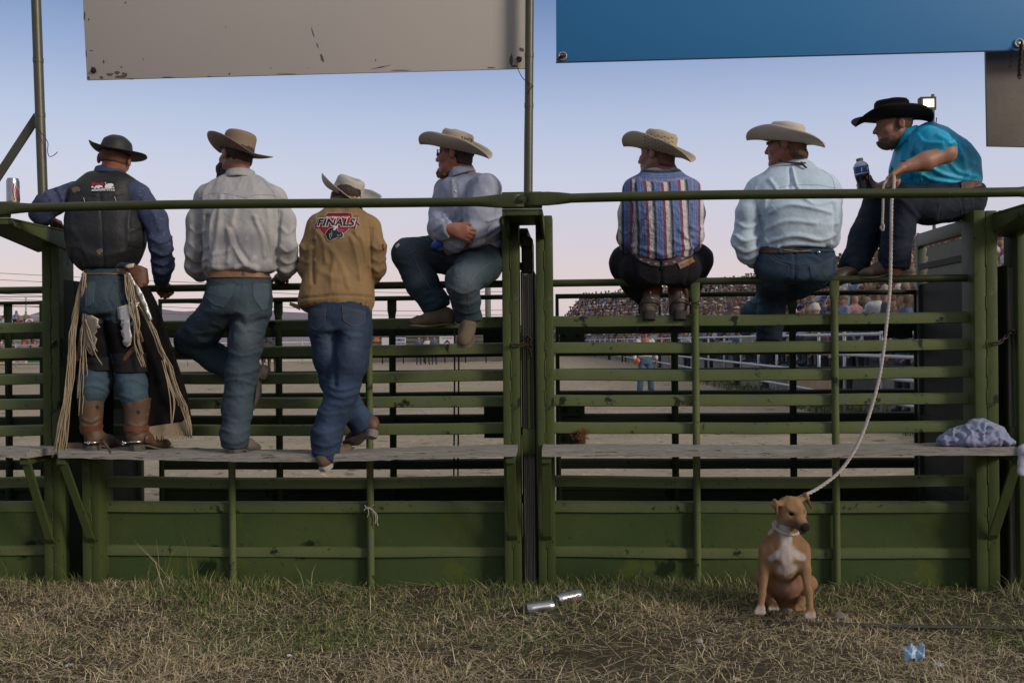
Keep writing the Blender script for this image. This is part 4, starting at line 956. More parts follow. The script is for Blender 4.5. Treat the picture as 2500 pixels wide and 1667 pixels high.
SKIN = M('skin', (0.33, 0.175, 0.118), 0.5, (0.28, 0.125, 0.08), 0.8, 14, bump=0.15, bscale=220, sss=0.12)
SKIN_R = M('skin_sunburnt', (0.30, 0.130, 0.085), 0.5, (0.27, 0.10, 0.062), 0.8, 14, bump=0.15, bscale=220, sss=0.12)
HAIR_D = M('dark_hair', (0.022, 0.014, 0.010), 0.6, (0.045, 0.028, 0.018), 0.7, 60, bump=0.6, bscale=200)
HAIR_B = M('brown_hair', (0.10, 0.052, 0.026), 0.6, (0.16, 0.09, 0.045), 0.8, 60, bump=0.6, bscale=200)
DENIM = M('denim', (0.05, 0.08, 0.12), 0.85, attr=True, grain=0.22, gscale=420, bump=0.25, bscale=240, bump2=(0.25, 26), spec=0.2)
STITCH = M('stitching', (0.16, 0.15, 0.13), 0.8)
STITCH_D = M('dark_stitching', (0.05, 0.075, 0.10), 0.85)
DPOCK = M('denim_pocket', (0.032, 0.056, 0.076), 0.85, (0.055, 0.088, 0.115), 0.8, 22, grain=0.2, gscale=420, bump=0.25, bscale=240)
LEATH = M('brown_leather', (0.13, 0.062, 0.032), 0.5, (0.075, 0.038, 0.022), 0.8, 18, bump=0.2, bscale=90)
LEATH_T = M('tan_leather', (0.26, 0.135, 0.06), 0.5, (0.18, 0.09, 0.04), 0.8, 18, bump=0.2, bscale=90)
LEATH_D = M('dark_leather', (0.035, 0.022, 0.015), 0.5, (0.06, 0.038, 0.026), 0.8, 18, bump=0.2, bscale=90)
SOLE = M('boot_sole', (0.05, 0.043, 0.037), 0.8, (0.10, 0.088, 0.075), 0.9, 24, bump=0.3, bscale=60)
# ------------------------------------------------------------------ the men on the gates
def px3(l): return [(P(q[0], q[1], q[2])) for q in l]
def pr(l, s=1.0): return [S(q[3], q[2]) * s for q in l]
def secs(l, g=0.0): return [(P(q[0], q[1], q[2]), S(q[3], q[2]) + g, q[4] + g) for q in l]
def man(label, base, H, neck, torso, arms, pelvis, legs, hands=(), tv=None, pv=None, headkw={}, body_arm=0.8, skin=None, sleeves=None, sh=0.0052, cuffs=None, open_arm=()):
    """The body, one continuous figure; shirt and jeans are grown round it."""
    g = empty('person', base, label, 'person', 'men watching the rodeo from the gates')
    B = Field(0.0062); head(B, H, neck, **headkw)
    B.loft(secs(torso, -0.030), tv, 0.03); B.loft(secs(pelvis, -0.035), pv, 0.04)
    for i, a in enumerate(arms): B.chain(px3(a), [max(0.020, r * (1.0 if sleeves and sleeves[i] is not None else body_arm)) for r in pr(a)], 0.03)
    for l in legs: B.chain(px3(l), [max(0.028, r * .58) for r in pr(l)], 0.03)
    for h in hands: h(B)
    v, f = B.mesh(1); surf('body', v, f, skin or SKIN, g)
    T = Field(sh); T.loft(secs(torso), tv, 0.03)
    for i, a in enumerate(arms):
        a2 = a if sleeves is None or sleeves[i] is None else sleeves[i]
        c, r = px3(a2), pr(a2); T.chain(c, r, 0.03)
        if i not in open_arm: T.hem(c[-1] + nrm(c[-1] - c[-2]) * r[-1] * .45, c[-1] - c[-2], r[-1] * 1.5)
    Q = Field(0.0065); Q.loft(secs(pelvis), pv, 0.04)
    for i, l in enumerate(legs):
        c, r = px3(l), pr(l); Q.chain(c, r, 0.035)
        d = c[-1] - c[-2]
        if cuffs and cuffs[i] is False: continue
        if cuffs and cuffs[i] is not None: d = np.array(cuffs[i])
        Q.hem(c[-1], d, r[-1] * 1.9)
    return g, T, Q
def denim(Q, g, base, fades, fl, seed=1, amp=0.0034, sc=10, name='jeans'):
    v, f = Q.mesh(1); v = crumple(v, f, amp, sc, seed); v = folds(v, f, [(a_, b_ * (1.15 if i_ % 2 else .85), c_ * (.72 if c_ > 0 else 1)) for i_, (a_, b_, c_) in enumerate(fl)]); v = crumple(v, f, .0022, 24, seed + 9, (1, 1, 1.5)); return surf(name, v, f, DENIM, g, col=fade(v, base, fades))
def sheet(name, poly, depth, mat, parent, th=0.004, step=9, wave=0.0, seed=0):
    """A hanging piece of leather: outline in photo pixels, its own distance at every point, real thickness."""
    poly = np.asarray(poly, float); n = len(poly); out = []
    for i in range(n):
        a, b = poly[i], poly[(i + 1) % n]; k = max(1, int(np.linalg.norm(b - a) / step)); out += [a + (b - a) * t for t in np.linspace(0, 1, k, endpoint=False)]
    out = np.array(out); lo, hi = out.min(0), out.max(0); m = len(out)
    g = [Vector((x, y)) for x in np.arange(lo[0], hi[0], step) for y in np.arange(lo[1], hi[1], step)]
    r = delaunay_2d_cdt([Vector(p) for p in out] + g, [(i, (i + 1) % m) for i in range(m)], [], 1, 1e-5)
    xy = np.array([tuple(p) for p in r[0]]); w_ = wave * np.sin(xy[:, 0] * .11 + seed) * np.sin(xy[:, 1] * .02 + seed * 2) if wave else 0
    v = np.array([P(x, y, depth(x, y)) for x, y in xy]); v[:, 1] += w_
    o = mk(name, v, [list(t) for t in r[2]], mat, parent, True); md = o.modifiers.new('thick', 'SOLIDIFY'); md.thickness = th; md.offset = 0; return o
def ribbons(name, lines, mat, parent, wd=0.0035):
    m = MB()
    for l in lines:
        q = spline(l, 14); m.tube(q, np.linspace(wd, wd * .7, 14), 4, True)
    return m.build(name, mat, parent, True)

TEAL = (0.030, 0.049, 0.064); L1 = (0.125, 0.155, 0.175); L2 = (0.072, 0.102, 0.128)

# second from the left: grey shirt, brown felt hat, one leg bent behind the other ----------------------
def grey_shirt_man():
    H = Frame(P(576, 384, 5.53), 52, 2, -8)
    g, T, Q = man('standing man in a pale grey shirt and brown felt hat, one leg crossed behind', P(575, 1110, 5.5), H, P(588, 436, 5.52),
        [(588, 424, 5.54, 38, .065), (584, 446, 5.53, 70, .088), (585, 460, 5.525, 90, .10), (586, 480, 5.52, 106, .115), (588, 526, 5.5, 97, .125), (588, 600, 5.49, 90, .125), (587, 648, 5.49, 91, .128), (587, 668, 5.5, 80, .108)],
        [[(513, 487, 5.54, 35), (484, 540, 5.52, 25), (475, 610, 5.52, 24), (478, 650, 5.58, 23), (490, 676, 5.66, 15)], [(667, 486, 5.54, 35), (694, 540, 5.52, 24), (700, 606, 5.52, 25), (703, 648, 5.58, 24), (690, 674, 5.68, 15)]],
        [(586, 660, 5.5, 74, .10), (586, 690, 5.5, 77, .112), (582, 730, 5.49, 82, .128), (578, 772, 5.49, 74, .12)],
        [[(543, 752, 5.50, 47), (500, 800, 5.62, 43), (464, 832, 5.70, 35), (525, 873, 5.72, 33), (585, 908, 5.71, 36), (612, 926, 5.71, 38)], [(613, 762, 5.5, 46), (601, 834, 5.5, 40), (590, 905, 5.5, 37), (579, 1000, 5.5, 35), (573, 1060, 5.49, 33), (572, 1093, 5.49, 31)]],
        hands=[lambda B: hand(B, P(493, 676, 5.69), (.3, .95, .05), (0, 0, -1), (1, 0, 0), (70, 70, 70, 70)), lambda B: hand(B, P(688, 674, 5.71), (-.3, .95, .05), (0, 0, -1), (-1, 0, 0), (70, 70, 70, 70))])
    v, f = T.mesh(1)
    v = crumple(v, f, 0.0065, 7, 4, (1.7, 1.2, .45)); v = crumple(v, f, .0020, 17, 5, (1.3, 1.3, .6))
    v = folds(v, f, [([(556, 560), (570, 600), (594, 640), (626, 655)], 6, .012), ([(566, 556), (582, 600), (606, 636)], 5, -.008), ([(622, 530), (640, 580), (646, 625)], 6, .012), ([(632, 540), (652, 590), (658, 630)], 5, -.008), ([(540, 480), (532, 560), (520, 640)], 6, .008), ([(575, 500), (566, 560), (556, 640)], 6, .008),
                     ([(600, 585), (560, 612), (520, 622)], 6, .008), ([(620, 632), (600, 646), (575, 652)], 5, .010), ([(650, 500), (660, 580), (662, 650)], 6, .008), ([(466, 596), (484, 614), (500, 604)], 5, .010), ([(458, 622), (480, 638), (502, 632)], 5, .011),
                     ([(456, 650), (474, 664), (494, 660)], 5, .010), ([(682, 602), (702, 614), (724, 598)], 5, .010), ([(680, 630), (702, 642), (726, 630)], 5, .012), ([(680, 656), (700, 664), (720, 652)], 5, .010), ([(503, 660), (503, 580), (505, 530)], 6, -.014), ([(677, 655), (677, 580), (683, 520)], 6, -.014),
                     ([(466, 556), (482, 570), (499, 564)], 5, .007), ([(686, 556), (702, 570), (718, 556)], 5, .007), ([(530, 500), (514, 540), (508, 600)], 5, .008), ([(500, 650), (540, 656), (590, 654), (640, 660), (672, 656)], 6, .006)])
    SH_ = M('grey_chambray', (0.40, 0.395, 0.395), 0.85, (0.33, 0.33, 0.335), 0.8, 12, grain=0.16, gscale=330, bump=0.12, bscale=200, bump2=(0.2, 24))
    sh = surf('shirt', v, f, SH_, g); GS = M('grey_seam', (0.25, 0.25, 0.255), 0.9)
    seam('yoke_seam', sh, [[(486, 486), (515, 472), (555, 473), (585, 480), (602, 484), (622, 476), (660, 476), (700, 488)]], 0.0011, GS, sh)
    for s_ in ([(534, 438), (512, 468), (504, 510), (503, 545)], [(640, 438), (668, 470), (680, 510), (681, 545)]): seam('armhole_seam', sh, [s_], 0.0010, GS, sh)
    collar(P(587, 440, 5.525), P(587, 400, 5.535) - P(587, 428, 5.525), 0.072, 0.070, SH_, sh, 0.050)
    je = denim(Q, g, TEAL, [((600, 800), 26, 60, L1, .55), ((500, 770), 40, 40, L2, .5), ((590, 960), 26, 80, L2, .5), ((575, 1050), 24, 40, L2, .5), ((600, 700), 50, 20, L2, .5)],
        [([(556, 856), (590, 868), (632, 858)], 5, .008), ([(548, 905), (585, 912), (628, 900)], 5, .010), ([(550, 930), (580, 926), (622, 938)], 5, .009), ([(545, 960), (580, 965), (618, 955)], 5, .007), ([(540, 1046), (575, 1058), (610, 1046)], 5, .009), ([(541, 1072), (572, 1082), (604, 1070)], 4, .009), ([(545, 1020), (575, 1030), (612, 1022)], 5, .006),
         ([(432, 812), (470, 836), (530, 826)], 6, .009), ([(520, 790), (560, 800), (600, 775)], 7, .008), ([(578, 772), (600, 794), (648, 780)], 6, -.010), ([(560, 845), (562, 790), (575, 772)], 7, -.014), ([(440, 790), (480, 812), (540, 806)], 5, .006), ([(590, 810), (615, 806), (645, 812)], 5, .005)], 11)
    patch('back_pocket', je, [(513, 700), (573, 692), (566, 722), (547, 749), (524, 744), (502, 724)], DPOCK, je)
    patch('back_pocket', je, [(617, 692), (656, 693), (657, 720), (652, 752), (640, 757), (618, 728)], DPOCK, je)
    seam('stitching', je, [[(510, 680), (545, 692), (573, 696)], [(573, 693), (566, 722), (547, 749)], [(547, 749), (524, 744), (503, 724)], [(505, 712), (530, 722), (560, 727)], [(618, 693), (655, 695)], [(618, 694), (619, 727), (639, 756)], [(640, 756), (653, 750)], [(620, 728), (640, 731), (656, 728)]], 0.0008, STITCH, je, 0.0045)
    seam('seat_seam', je, [[(592, 672), (591, 700), (588, 730), (582, 760), (576, 780)], [(512, 677), (550, 688), (592, 694), (630, 690), (660, 684)]], 0.0012, STITCH_D, je, 0.001)
    bl = band('belt', je, P(587, 672, 5.5), V(0, 0, 1), 0.034, LEATH_T, g, 0.004, 0.004)
    patch('belt_loop', bl, [(591, 662), (597, 662), (597, 680), (591, 680)], DPOCK, je, 0.003)
    hair(H, [((-0.020, 0, 0.024), (0.096, 0.082, 0.080))], HAIR_D, g, cuts=[((-0.0, 0, -0.050), (0, 0, -1)), ((0.03, 0, 0), (1, 0, 0))], seed=2)
    hair(H, [((0.057, 0, -0.07), (0.066, 0.068, 0.062)), ((0.078, 0, -0.125), (0.044, 0.048, 0.060))], HAIR_D, g, 'beard', cuts=[((0, 0, -0.022), (0.3, 0, 1))], seed=4, amp=.006)
    FELT = M('brown_felt', (0.235, 0.168, 0.120), 0.9, (0.19, 0.135, 0.096), 0.8, 9, grain=0.08, gscale=250, bump=0.15, bscale=160)
    hat(Frame(H(0.0, 0, 0.030), 44, 9, -13), FELT, g, crown=0.108, taper=0.05, brim=0.112, curl=(72, 42), dip=12, bandm=M('brown_felt_band', (0.16, 0.11, 0.075), 0.8), crease=0.03, band_h=.014, seed=2, slope=-.06, pinch=.12)
    boot(P(566, 1117, 5.425), V(.24, .97, 0), V(0, 0, 1), P(573, 1050, 5.49), M('buff_boot', (0.155, 0.125, 0.098), 0.6, (0.085, 0.068, 0.054), 0.8, 16), SOLE, g, shaft_r=0.04)
    boot(P(658, 900, 5.66), V(-.42, .28, -.86), V(-.86, -.1, .45), P(612, 926, 5.71), M('worn_boot', (0.10, 0.078, 0.062), 0.6, (0.06, 0.05, 0.042), 0.8, 16), M('worn_sole', (0.20, 0.17, 0.14), 0.85, (0.12, 0.1, 0.085), 0.8, 20), g, shaft_r=0.045)
grey_shirt_man()

# far left: protective vest, fringed chaps, spurs -------------------------------------------------------
def chaps_man():
    H = Frame(P(281, 390, 5.60), 8, -4, -6)
    g, T, Q = man('standing man in a black padded vest and fringed chaps, black hat, at the left post', P(262, 1106, 5.5), H, P(268, 436, 5.585),
        [(266, 424, 5.60, 36, .062), (262, 446, 5.585, 74, .085), (256, 478, 5.565, 78, .11), (258, 532, 5.55, 82, .125), (260, 585, 5.53, 84, .125), (262, 640, 5.51, 70, .115), (262, 662, 5.5, 58, .095)],
        [[(180, 476, 5.565, 31), (120, 498, 5.50, 29), (100, 520, 5.50, 25), (104, 530, 5.62, 21), (112, 532, 5.72, 17)], [(333, 475, 5.575, 32), (378, 535, 5.55, 28), (394, 596, 5.555, 27), (398, 645, 5.62, 25), (393, 684, 5.70, 19)]],
        [(258, 660, 5.5, 52, .09), (258, 694, 5.49, 54, .105), (257, 738, 5.475, 57, .122), (258, 770, 5.48, 54, .115)],
        [[(232, 766, 5.48, 32), (238, 860, 5.50, 32), (231, 932, 5.49, 37), (227, 958, 5.48, 31), (223, 982, 5.48, 22), (222, 1016, 5.48, 19)], [(290, 768, 5.48, 32), (310, 870, 5.50, 33), (322, 936, 5.50, 35), (329, 972, 5.49, 29), (334, 998, 5.48, 22), (333, 1030, 5.48, 19)]],
        headkw=dict(nr=.050), hands=[lambda B: hand(B, P(390, 690, 5.71), (.1, .75, -.25), (0, -.3, -1), (-1, 0, 0), (72, 72, 72, 72), thumb=30), lambda B: hand(B, P(114, 533, 5.73), (.1, 1, -.2), (0, 0, -1), (1, 0, 0), (40, 40, 40, 40))], skin=SKIN_R)
    v, f = T.mesh(1); v = crumple(v, f, 0.005, 10, 14); v = crumple(v, f, .0025, 20, 15)
    v = folds(v, f, [([(372, 610), (398, 622), (424, 606)], 5, .012), ([(370, 636), (398, 646), (426, 630)], 5, .012), ([(374, 660), (398, 668), (420, 656)], 5, .010), ([(366, 580), (392, 592), (420, 578)], 5, .009), ([(350, 490), (374, 520), (390, 560)], 6, .008), ([(112, 470), (126, 490), (130, 510)], 5, .010), ([(140, 462), (152, 484), (156, 508)], 5, .010)])
    BL = M('blue_paisley', (0.050, 0.070, 0.135), 0.8, (0.022, 0.030, 0.075), 0.9, 16, bump=0.2, bscale=160, spots=[((0.085, 0.17, 0.24), 60, 0.60), ((0.15, 0.11, 0.19), 75, 0.62)])
    sh = surf('shirt', v, f, BL, g)
    collar(P(267, 430, 5.59), P(268, 404, 5.60) - P(267, 430, 5.59), 0.072, 0.066, BL, sh, 0.046)
    W = Field(0.0065)
    W.loft(secs([(262, 424, 5.60, 46, .075), (264, 444, 5.585, 72, .105), (254, 468, 5.57, 82, .13), (254, 500, 5.56, 84, .145), (258, 545, 5.55, 96, .155), (260, 590, 5.53, 95, .155), (257, 634, 5.515, 80, .145), (254, 664, 5.51, 52, .12)]), None, 0.02, n=2.6)
    W.cone(P(214, 452, 5.59), P(194, 480, 5.57), S(22, 5.57), S(24, 5.57), 0.03); W.cone(P(318, 452, 5.59), P(316, 480, 5.57), S(16, 5.57), S(18, 5.57), 0.03)
    v, f = W.mesh(1); v = crumple(v, f, 0.003, 9, 21)
    v = folds(v, f, [([(243, 470), (246, 520), (250, 600), (252, 652)], 4, -.006), ([(200, 477), (222, 482), (240, 486)], 3, -.005), ([(248, 486), (276, 478), (300, 470)], 3, -.005), ([(186, 600), (230, 622), (252, 626), (300, 615)], 8, .006), ([(345, 545), (330, 560), (316, 566)], 5, .006), ([(178, 560), (200, 600), (214, 630)], 6, .005), ([(318, 500), (312, 560), (318, 610)], 6, .007), ([(170, 640), (175, 560), (172, 520)], 6, .004)])
    VEST = M('black_leather_vest', (0.013, 0.014, 0.016), 0.55, (0.024, 0.026, 0.029), 0.9, 8, spec=.3, bump=0.25, bscale=70, spots=[((0.13, 0.125, 0.115), 46, 0.70), ((0.07, 0.068, 0.062), 20, 0.66)], bump2=(0.3, 14))
    vs = surf('vest', v, f, VEST, g)
    CR = M('crease_grey', (0.10, 0.10, 0.098), 0.8); MUD = M('dried_mud', (0.20, 0.15, 0.085), 0.95, (0.12, 0.09, 0.05), 0.8, 60)
    seam('seam', vs, [[(243, 486), (246, 520), (249, 600), (252, 650)], [(198, 476), (222, 481), (241, 486)], [(246, 485), (276, 477), (300, 469)]], 0.0008, CR, vs)
    for i, b in enumerate((blob(184, 463, 11, 8, 12, 41), blob(243, 614, 9, 8, 12, 43), blob(222, 498, 7, 4, 10, 44))): patch('mud_stain', vs, b, MUD, vs, .0012, 4)
    for x, y in ((206, 482), (281, 480)):
        patch('strap_tab', vs, [(x - 7, y - 5), (x + 7, y - 6), (x + 8, y + 7), (x - 6, y + 8)], VEST, vs, .003, 4)
        seam('tab_lace', vs, [[(x - 1, y + 2), (x + 1, y + 8), (x + 3, y + 14)]], 0.0016, M('white_lace', (0.5, 0.5, 0.48), 0.8), vs, .005)
    for pl in ([(318, 540), (352, 545), (352, 562), (318, 556)], [(316, 588), (352, 593), (352, 606), (315, 600)], [(162, 600), (176, 604), (172, 646), (160, 644)]): patch('side_strap', vs, pl, M('black_web', (0.01, 0.01, 0.011), 0.7), vs, .004, 6)
    lb = patch('vest_label', vs, [(223, 445), (281, 441), (280, 467), (224, 471)], M('label_black', (0.008, 0.008, 0.010), 0.6), vs, .0025, 4)
    WH = M('label_white', (0.62, 0.62, 0.63), 0.7)
    lettering('red_word', vs, 'block', M('label_red', (0.52, 0.012, 0.06), 0.7), lb, (225, 445.5, 255, 454), off=.0045, bold=.02)
    for pl in (blob(226.5, 458, 3.5, 2.6, 9, 51), [(230, 461), (234, 455), (243, 453.5), (250, 455), (252, 460), (246, 458), (241, 462), (236, 459), (232, 463)], [(256, 458), (258, 452), (264, 449.5), (272, 449), (277, 451), (277, 455), (272, 457), (274, 460), (266, 461), (261, 459), (258, 462)], blob(258, 448, 2, 2, 8, 52)): patch('emblem', vs, pl, WH, lb, .0045, 3)
    patch('emblem_bar', vs, [(224, 464.5), (252, 461), (279, 457), (279, 461), (252, 464.5), (224, 468)], M('label_grey', (0.36, 0.36, 0.36), 0.7), lb, .0045, 4)
    lettering('number', vs, '406-670-9735', WH, lb, (224, 463, 280, 467.5), off=.0048, bold=.015)
    je = denim(Q, g, TEAL, [((232, 940), 34, 40, (0.055, 0.095, 0.125), .8), ((325, 945), 36, 60, (0.055, 0.095, 0.125), .8), ((258, 710), 40, 30, L2, .25)],
        [([(205, 775), (230, 782), (280, 778)], 4, .007), ([(206, 757), (232, 766), (272, 758)], 4, .007), ([(196, 950), (225, 940), (264, 955)], 5, .010), ([(200, 925), (232, 918), (262, 930)], 5, .006), ([(275, 690), (262, 720), (274, 750)], 5, -.005), ([(292, 930), (322, 925), (356, 940)], 5, .007), ([(296, 965), (322, 972), (352, 960)], 5, .007)], 31)
    for pl in ([(208, 690), (233, 688), (228, 740), (209, 752)], [(280, 684), (310, 686), (312, 735), (296, 734)]): patch('back_pocket', je, pl, DPOCK, je, .003)
    seam('stitching', je, [[(208, 691), (233, 689), (228, 740)], [(207, 714), (230, 716)], [(207, 719), (230, 721)], [(280, 685), (297, 733)], [(281, 686), (310, 688)], [(286, 707), (311, 707)], [(287, 712), (311, 712)]], 0.0008, STITCH, je, .0045)
    seam('seat_seam', je, [[(256, 666), (257, 700), (261, 735)], [(208, 682), (256, 678), (308, 680)]], 0.0012, STITCH_D, je, .001)
    bl = band('belt', je, P(258, 664, 5.5), V(0, 0, 1), 0.030, LEATH_D, g, 0.002, 0.004)
    band('belt_edge', je, P(258, 671, 5.5), V(0, 0, 1), 0.004, LEATH_T, bl, 0.004, 0.004)
    hair(H, [((-0.018, 0, 0.018), (0.094, 0.079, 0.080))], M('cropped_hair', (0.13, 0.062, 0.036), 0.8, (0.19, 0.085, 0.055), 0.8, 80, bump=0.4, bscale=240), g, cuts=[((0, 0, -0.03), (0, 0, -1)), ((0.02, 0, 0), (1, 0, 0))], amp=.001)
    BH = M('dirty_black_hat', (0.010, 0.0095, 0.009), 0.48, (0.022, 0.02, 0.018), 0.8, 9, bump=0.25, bscale=60, spots=[((0.13, 0.10, 0.055), 17, 0.68), ((0.09, 0.09, 0.09), 30, 0.72)], rough2=0.75)
    hat(Frame(H(0.0, 0, 0.030), 12, -2, -9), BH, g, crown=0.086, taper=0.02, dome=.55, brim=0.085, curl=(88, 30), dip=6, bandm=BH, crease=0.003, pinch=.05, seed=5, dent=.01, band_h=.018, flare=1.5)
    # chaps: leg wraps, flaps, silver wings, belt panel, fringe
    SU = M('black_suede', (0.0065, 0.0062, 0.0065), 0.95, spec=.05, col2=(0.012, 0.011, 0.011), mix=0.8, vscale=20, bump=0.3, bscale=150)
    ch = empty('chaps', (0, 0, 0), None, None); ch.parent = g; del ch['_b']
    C = Field(0.0065)
    for l in ([(228, 800, 5.485, 38), (238, 860, 5.50, 37), (240, 890, 5.50, 37)], [(292, 790, 5.49, 36), (312, 850, 5.50, 38), (316, 880, 5.50, 37)]):
        c, r = px3(l), pr(l); C.chain(c, r, .02); C.hem(c[-1], c[-1] - c[-2], .12); C.hem(c[0] + V(0, 0, .05), c[0] - c[1], .12)
    v, f = C.mesh(2); mk('leg_wrap', v, f, SU, ch)
    NB = M('knee_brace', (0.010, 0.010, 0.011), 0.85, spec=.15, col2=(0.016, 0.016, 0.017), mix=0.8, vscale=30)
    for l in ([(240, 872, 5.50, 38), (242, 905, 5.50, 37)], [(316, 862, 5.50, 38), (320, 910, 5.50, 37)]):
        C = Field(0.006); c, r = px3(l), pr(l, 1.06); C.chain([c[0] + V(0, 0, .05)] + c + [c[-1] - V(0, 0, .05)], [r[0]] + r + [r[-1]], .01); C.hem(c[-1], V(0, 0, -1), .14); C.hem(c[0], V(0, 0, 1), .14); v, f = C.mesh(1); mk('knee_brace', crumple(v, f, .003, 20, 3, (.4, .4, 3)), f, NB, g)
    sheet('flap', [(352, 690), (366, 706), (396, 770), (420, 845), (440, 900), (462, 985), (468, 1020), (440, 1030), (400, 1036), (362, 1042), (354, 960), (352, 880), (340, 800), (330, 740)], lambda x, y: 5.50 + .00045 * (x - 340) + .00005 * (y - 700), SU, ch, wave=.012, seed=1)
    sheet('flap', [(205, 690), (185, 720), (172, 800), (166, 880), (158, 960), (158, 1082), (205, 1082), (200, 980), (196, 900), (206, 800)], lambda x, y: 5.54 - .0003 * (x - 180), SU, ch, wave=.01, seed=2)
    sheet('flap', [(262, 850), (278, 860), (277, 960), (274, 1072), (252, 1078), (254, 960), (258, 900)], lambda x, y: 5.60, SU, ch, wave=.008, seed=3)
    sheet('hip_panel', [(302, 655), (312, 647), (326, 645), (345, 649), (360, 656), (364, 690), (358, 698), (350, 700), (340, 704), (330, 690), (318, 668)], lambda x, y: 5.395 + .0000011 * (x - 302) ** 2.6, M('tooled_leather', (0.125, 0.048, 0.024), 0.5, (0.075, 0.028, 0.015), 0.8, 30, spots=[((0.03, 0.015, 0.01), 60, .62)]), ch)
    sheet('hip_panel_edge', [(304, 650), (314, 645), (328, 643), (326, 652), (314, 656)], lambda x, y: 5.388, M('cream_leather', (0.50, 0.42, 0.31), 0.6), ch, .006)
    SIL = M('silver_leather', (0.50, 0.50, 0.51), 0.35, (0.36, 0.36, 0.37), 0.8, 14, metal=0.35, bump=0.2, bscale=60); PEW = M('pewter_leather', (0.20, 0.175, 0.145), 0.4, (0.15, 0.13, 0.11), 0.8, 14, metal=0.3)
    CREAM = MATS['cream_leather']
    for pl, mt, Y in (([(288, 754), (310, 748), (338, 742), (330, 756), (318, 768), (316, 785), (317, 803), (322, 820), (318, 838), (310, 843), (303, 838), (300, 830), (304, 826), (298, 815), (296, 806), (301, 802), (296, 794), (297, 784), (290, 778)], SIL, 5.395), ([(206, 762), (222, 772), (240, 782), (238, 792), (243, 800), (234, 803), (236, 810), (230, 818), (236, 826), (232, 838), (232, 846), (226, 864), (218, 858), (212, 846), (210, 820), (205, 790)], PEW, 5.385)):
        c = np.mean(pl, 0); big = [tuple(c + (np.array(p) - c) * 1.09) for p in pl]
        sheet('wing_edge', big, lambda x, y: Y + .002, CREAM, ch, .004); sheet('wing', pl, lambda x, y: Y - .003, mt, ch, .004)
    sheet('white_edge', [(330, 690), (340, 702), (350, 720), (360, 745), (372, 780), (366, 782), (352, 752), (340, 728), (332, 712)], lambda x, y: 5.40 + .0006 * (x - 330), SIL, ch)
    for pl in ([(333, 852), (323, 864), (306, 880), (299, 884), (297, 878), (308, 862), (326, 842)], [(330, 768), (318, 790), (314, 784), (328, 764)], [(341, 800), (351, 832), (345, 838), (338, 812)], [(196, 800), (186, 880), (191, 884), (201, 830)]): sheet('leg_strap', pl, lambda x, y: 5.41, LEATH, ch, .005)
    rg = np.random.default_rng(5); FR = M('fringe_leather', (0.38, 0.305, 0.20), 0.7, (0.24, 0.19, 0.12), 0.8, 12)
    def strands(n, path, spread, Y0, Y1, cut=(0.7, 1.0)):
        out = []; path = np.array(path, float)
        for i in range(n):
            s_ = rg.uniform(-1, 1); e = rg.uniform(*cut); k = max(2, int(math.ceil(len(path) * e))); q = []
            for j in range(k):
                t = j / (len(path) - 1); q.append(P(path[j][0] + s_ * spread[0] * (1 - t) + s_ * spread[1] * t + rg.normal(0, 2.6) * (j > 0), path[j][1] + rg.normal(0, 3), Y0 + (Y1 - Y0) * t + rg.uniform(-.008, .008)))
            out.append(q)
        return out
    LFT = [(206, 668), (199, 700), (190, 738), (182, 780), (177, 820), (174, 870), (170, 920), (165, 970), (158, 1020), (150, 1060), (144, 1095), (140, 1112)]
    RGT = [(308, 668), (318, 690), (330, 720), (345, 752), (358, 776), (376, 812), (390, 850), (404, 880), (416, 915), (428, 952), (442, 990), (454, 1030), (462, 1066)]
    ribbons('fringe', strands(22, LFT, (3, 13), 5.40, 5.42, (.8, 1)) + strands(9, [(206, 672), (204, 720), (206, 770), (204, 820), (203, 870), (199, 920), (194, 970), (190, 1010)], (4, 9), 5.385, 5.40, (.45, 1)) + strands(3, [(209, 780), (222, 820), (236, 860), (252, 888)], (2, 3), 5.37, 5.38), FR, ch)
    ribbons('fringe', strands(14, RGT, (4, 9), 5.40, 5.50, (.75, 1)) + strands(9, [(312, 672), (318, 710), (326, 750), (332, 790), (335, 830), (342, 865), (352, 896)], (8, 9), 5.385, 5.39, (.6, 1)) + strands(3, [(398, 880), (410, 930), (420, 980), (421, 1040), (423, 1086)], (3, 3), 5.45, 5.48), FR, ch)
    ribbons('hem_fringe', [[P(364 + i * 2.0, 1041 - i * .28 + (0 if i < 40 else -(i - 40) * 1.5), 5.525), P(365 + i * 2.1, 1056 - i * .2, 5.52), P(368 + i * 2.05 + rg.normal(0, 1), 1074 - i * .14 + rg.normal(0, 2), 5.515)] for i in range(50)], FR, ch, .0028)
    ribbons('hem_fringe', [[P(163 + i * 2, 1080, 5.53), P(162 + i * 2, 1095 + rg.normal(0, 2), 5.53)] for i in range(20)], FR, ch, .0028)
    # tall boots with scalloped tops, straps and spurs
    TB = M('distressed_boot', (0.115, 0.068, 0.035), 0.6, (0.055, 0.032, 0.018), 0.9, 13, bump=0.3, bscale=40, spots=[((0.24, 0.16, 0.09), 22, .66), ((0.04, 0.022, 0.014), 9, .64)]); ST = M('spur_steel', (0.55, 0.55, 0.55), 0.25, metal=1.0)
    for hx, hy, d, sx, sy, tx in ((219, 1108, V(.16, .98, 0), 222, 972, 0), (322, 1106, V(.42, .91, 0), 336, 984, 1)):
        b = boot(P(hx, hy, 5.425), d, V(0, 0, 1), P(sx - (1 if tx else -2), sy + 75, 5.475), TB, SOLE, g, shaft_r=S(27, 5.47))
        s_ = Field(.0055); c0, c1 = P(sx - (4 if tx else -1), sy + 68, 5.475), P(sx, sy - 18, 5.478); s_.cone(c0, c1, S(26, 5.47), S(33, 5.47), .02)
        s_.hem(P(sx, sy - 6, 5.47), V(-.25 if tx else 0, 0, 1), .2)
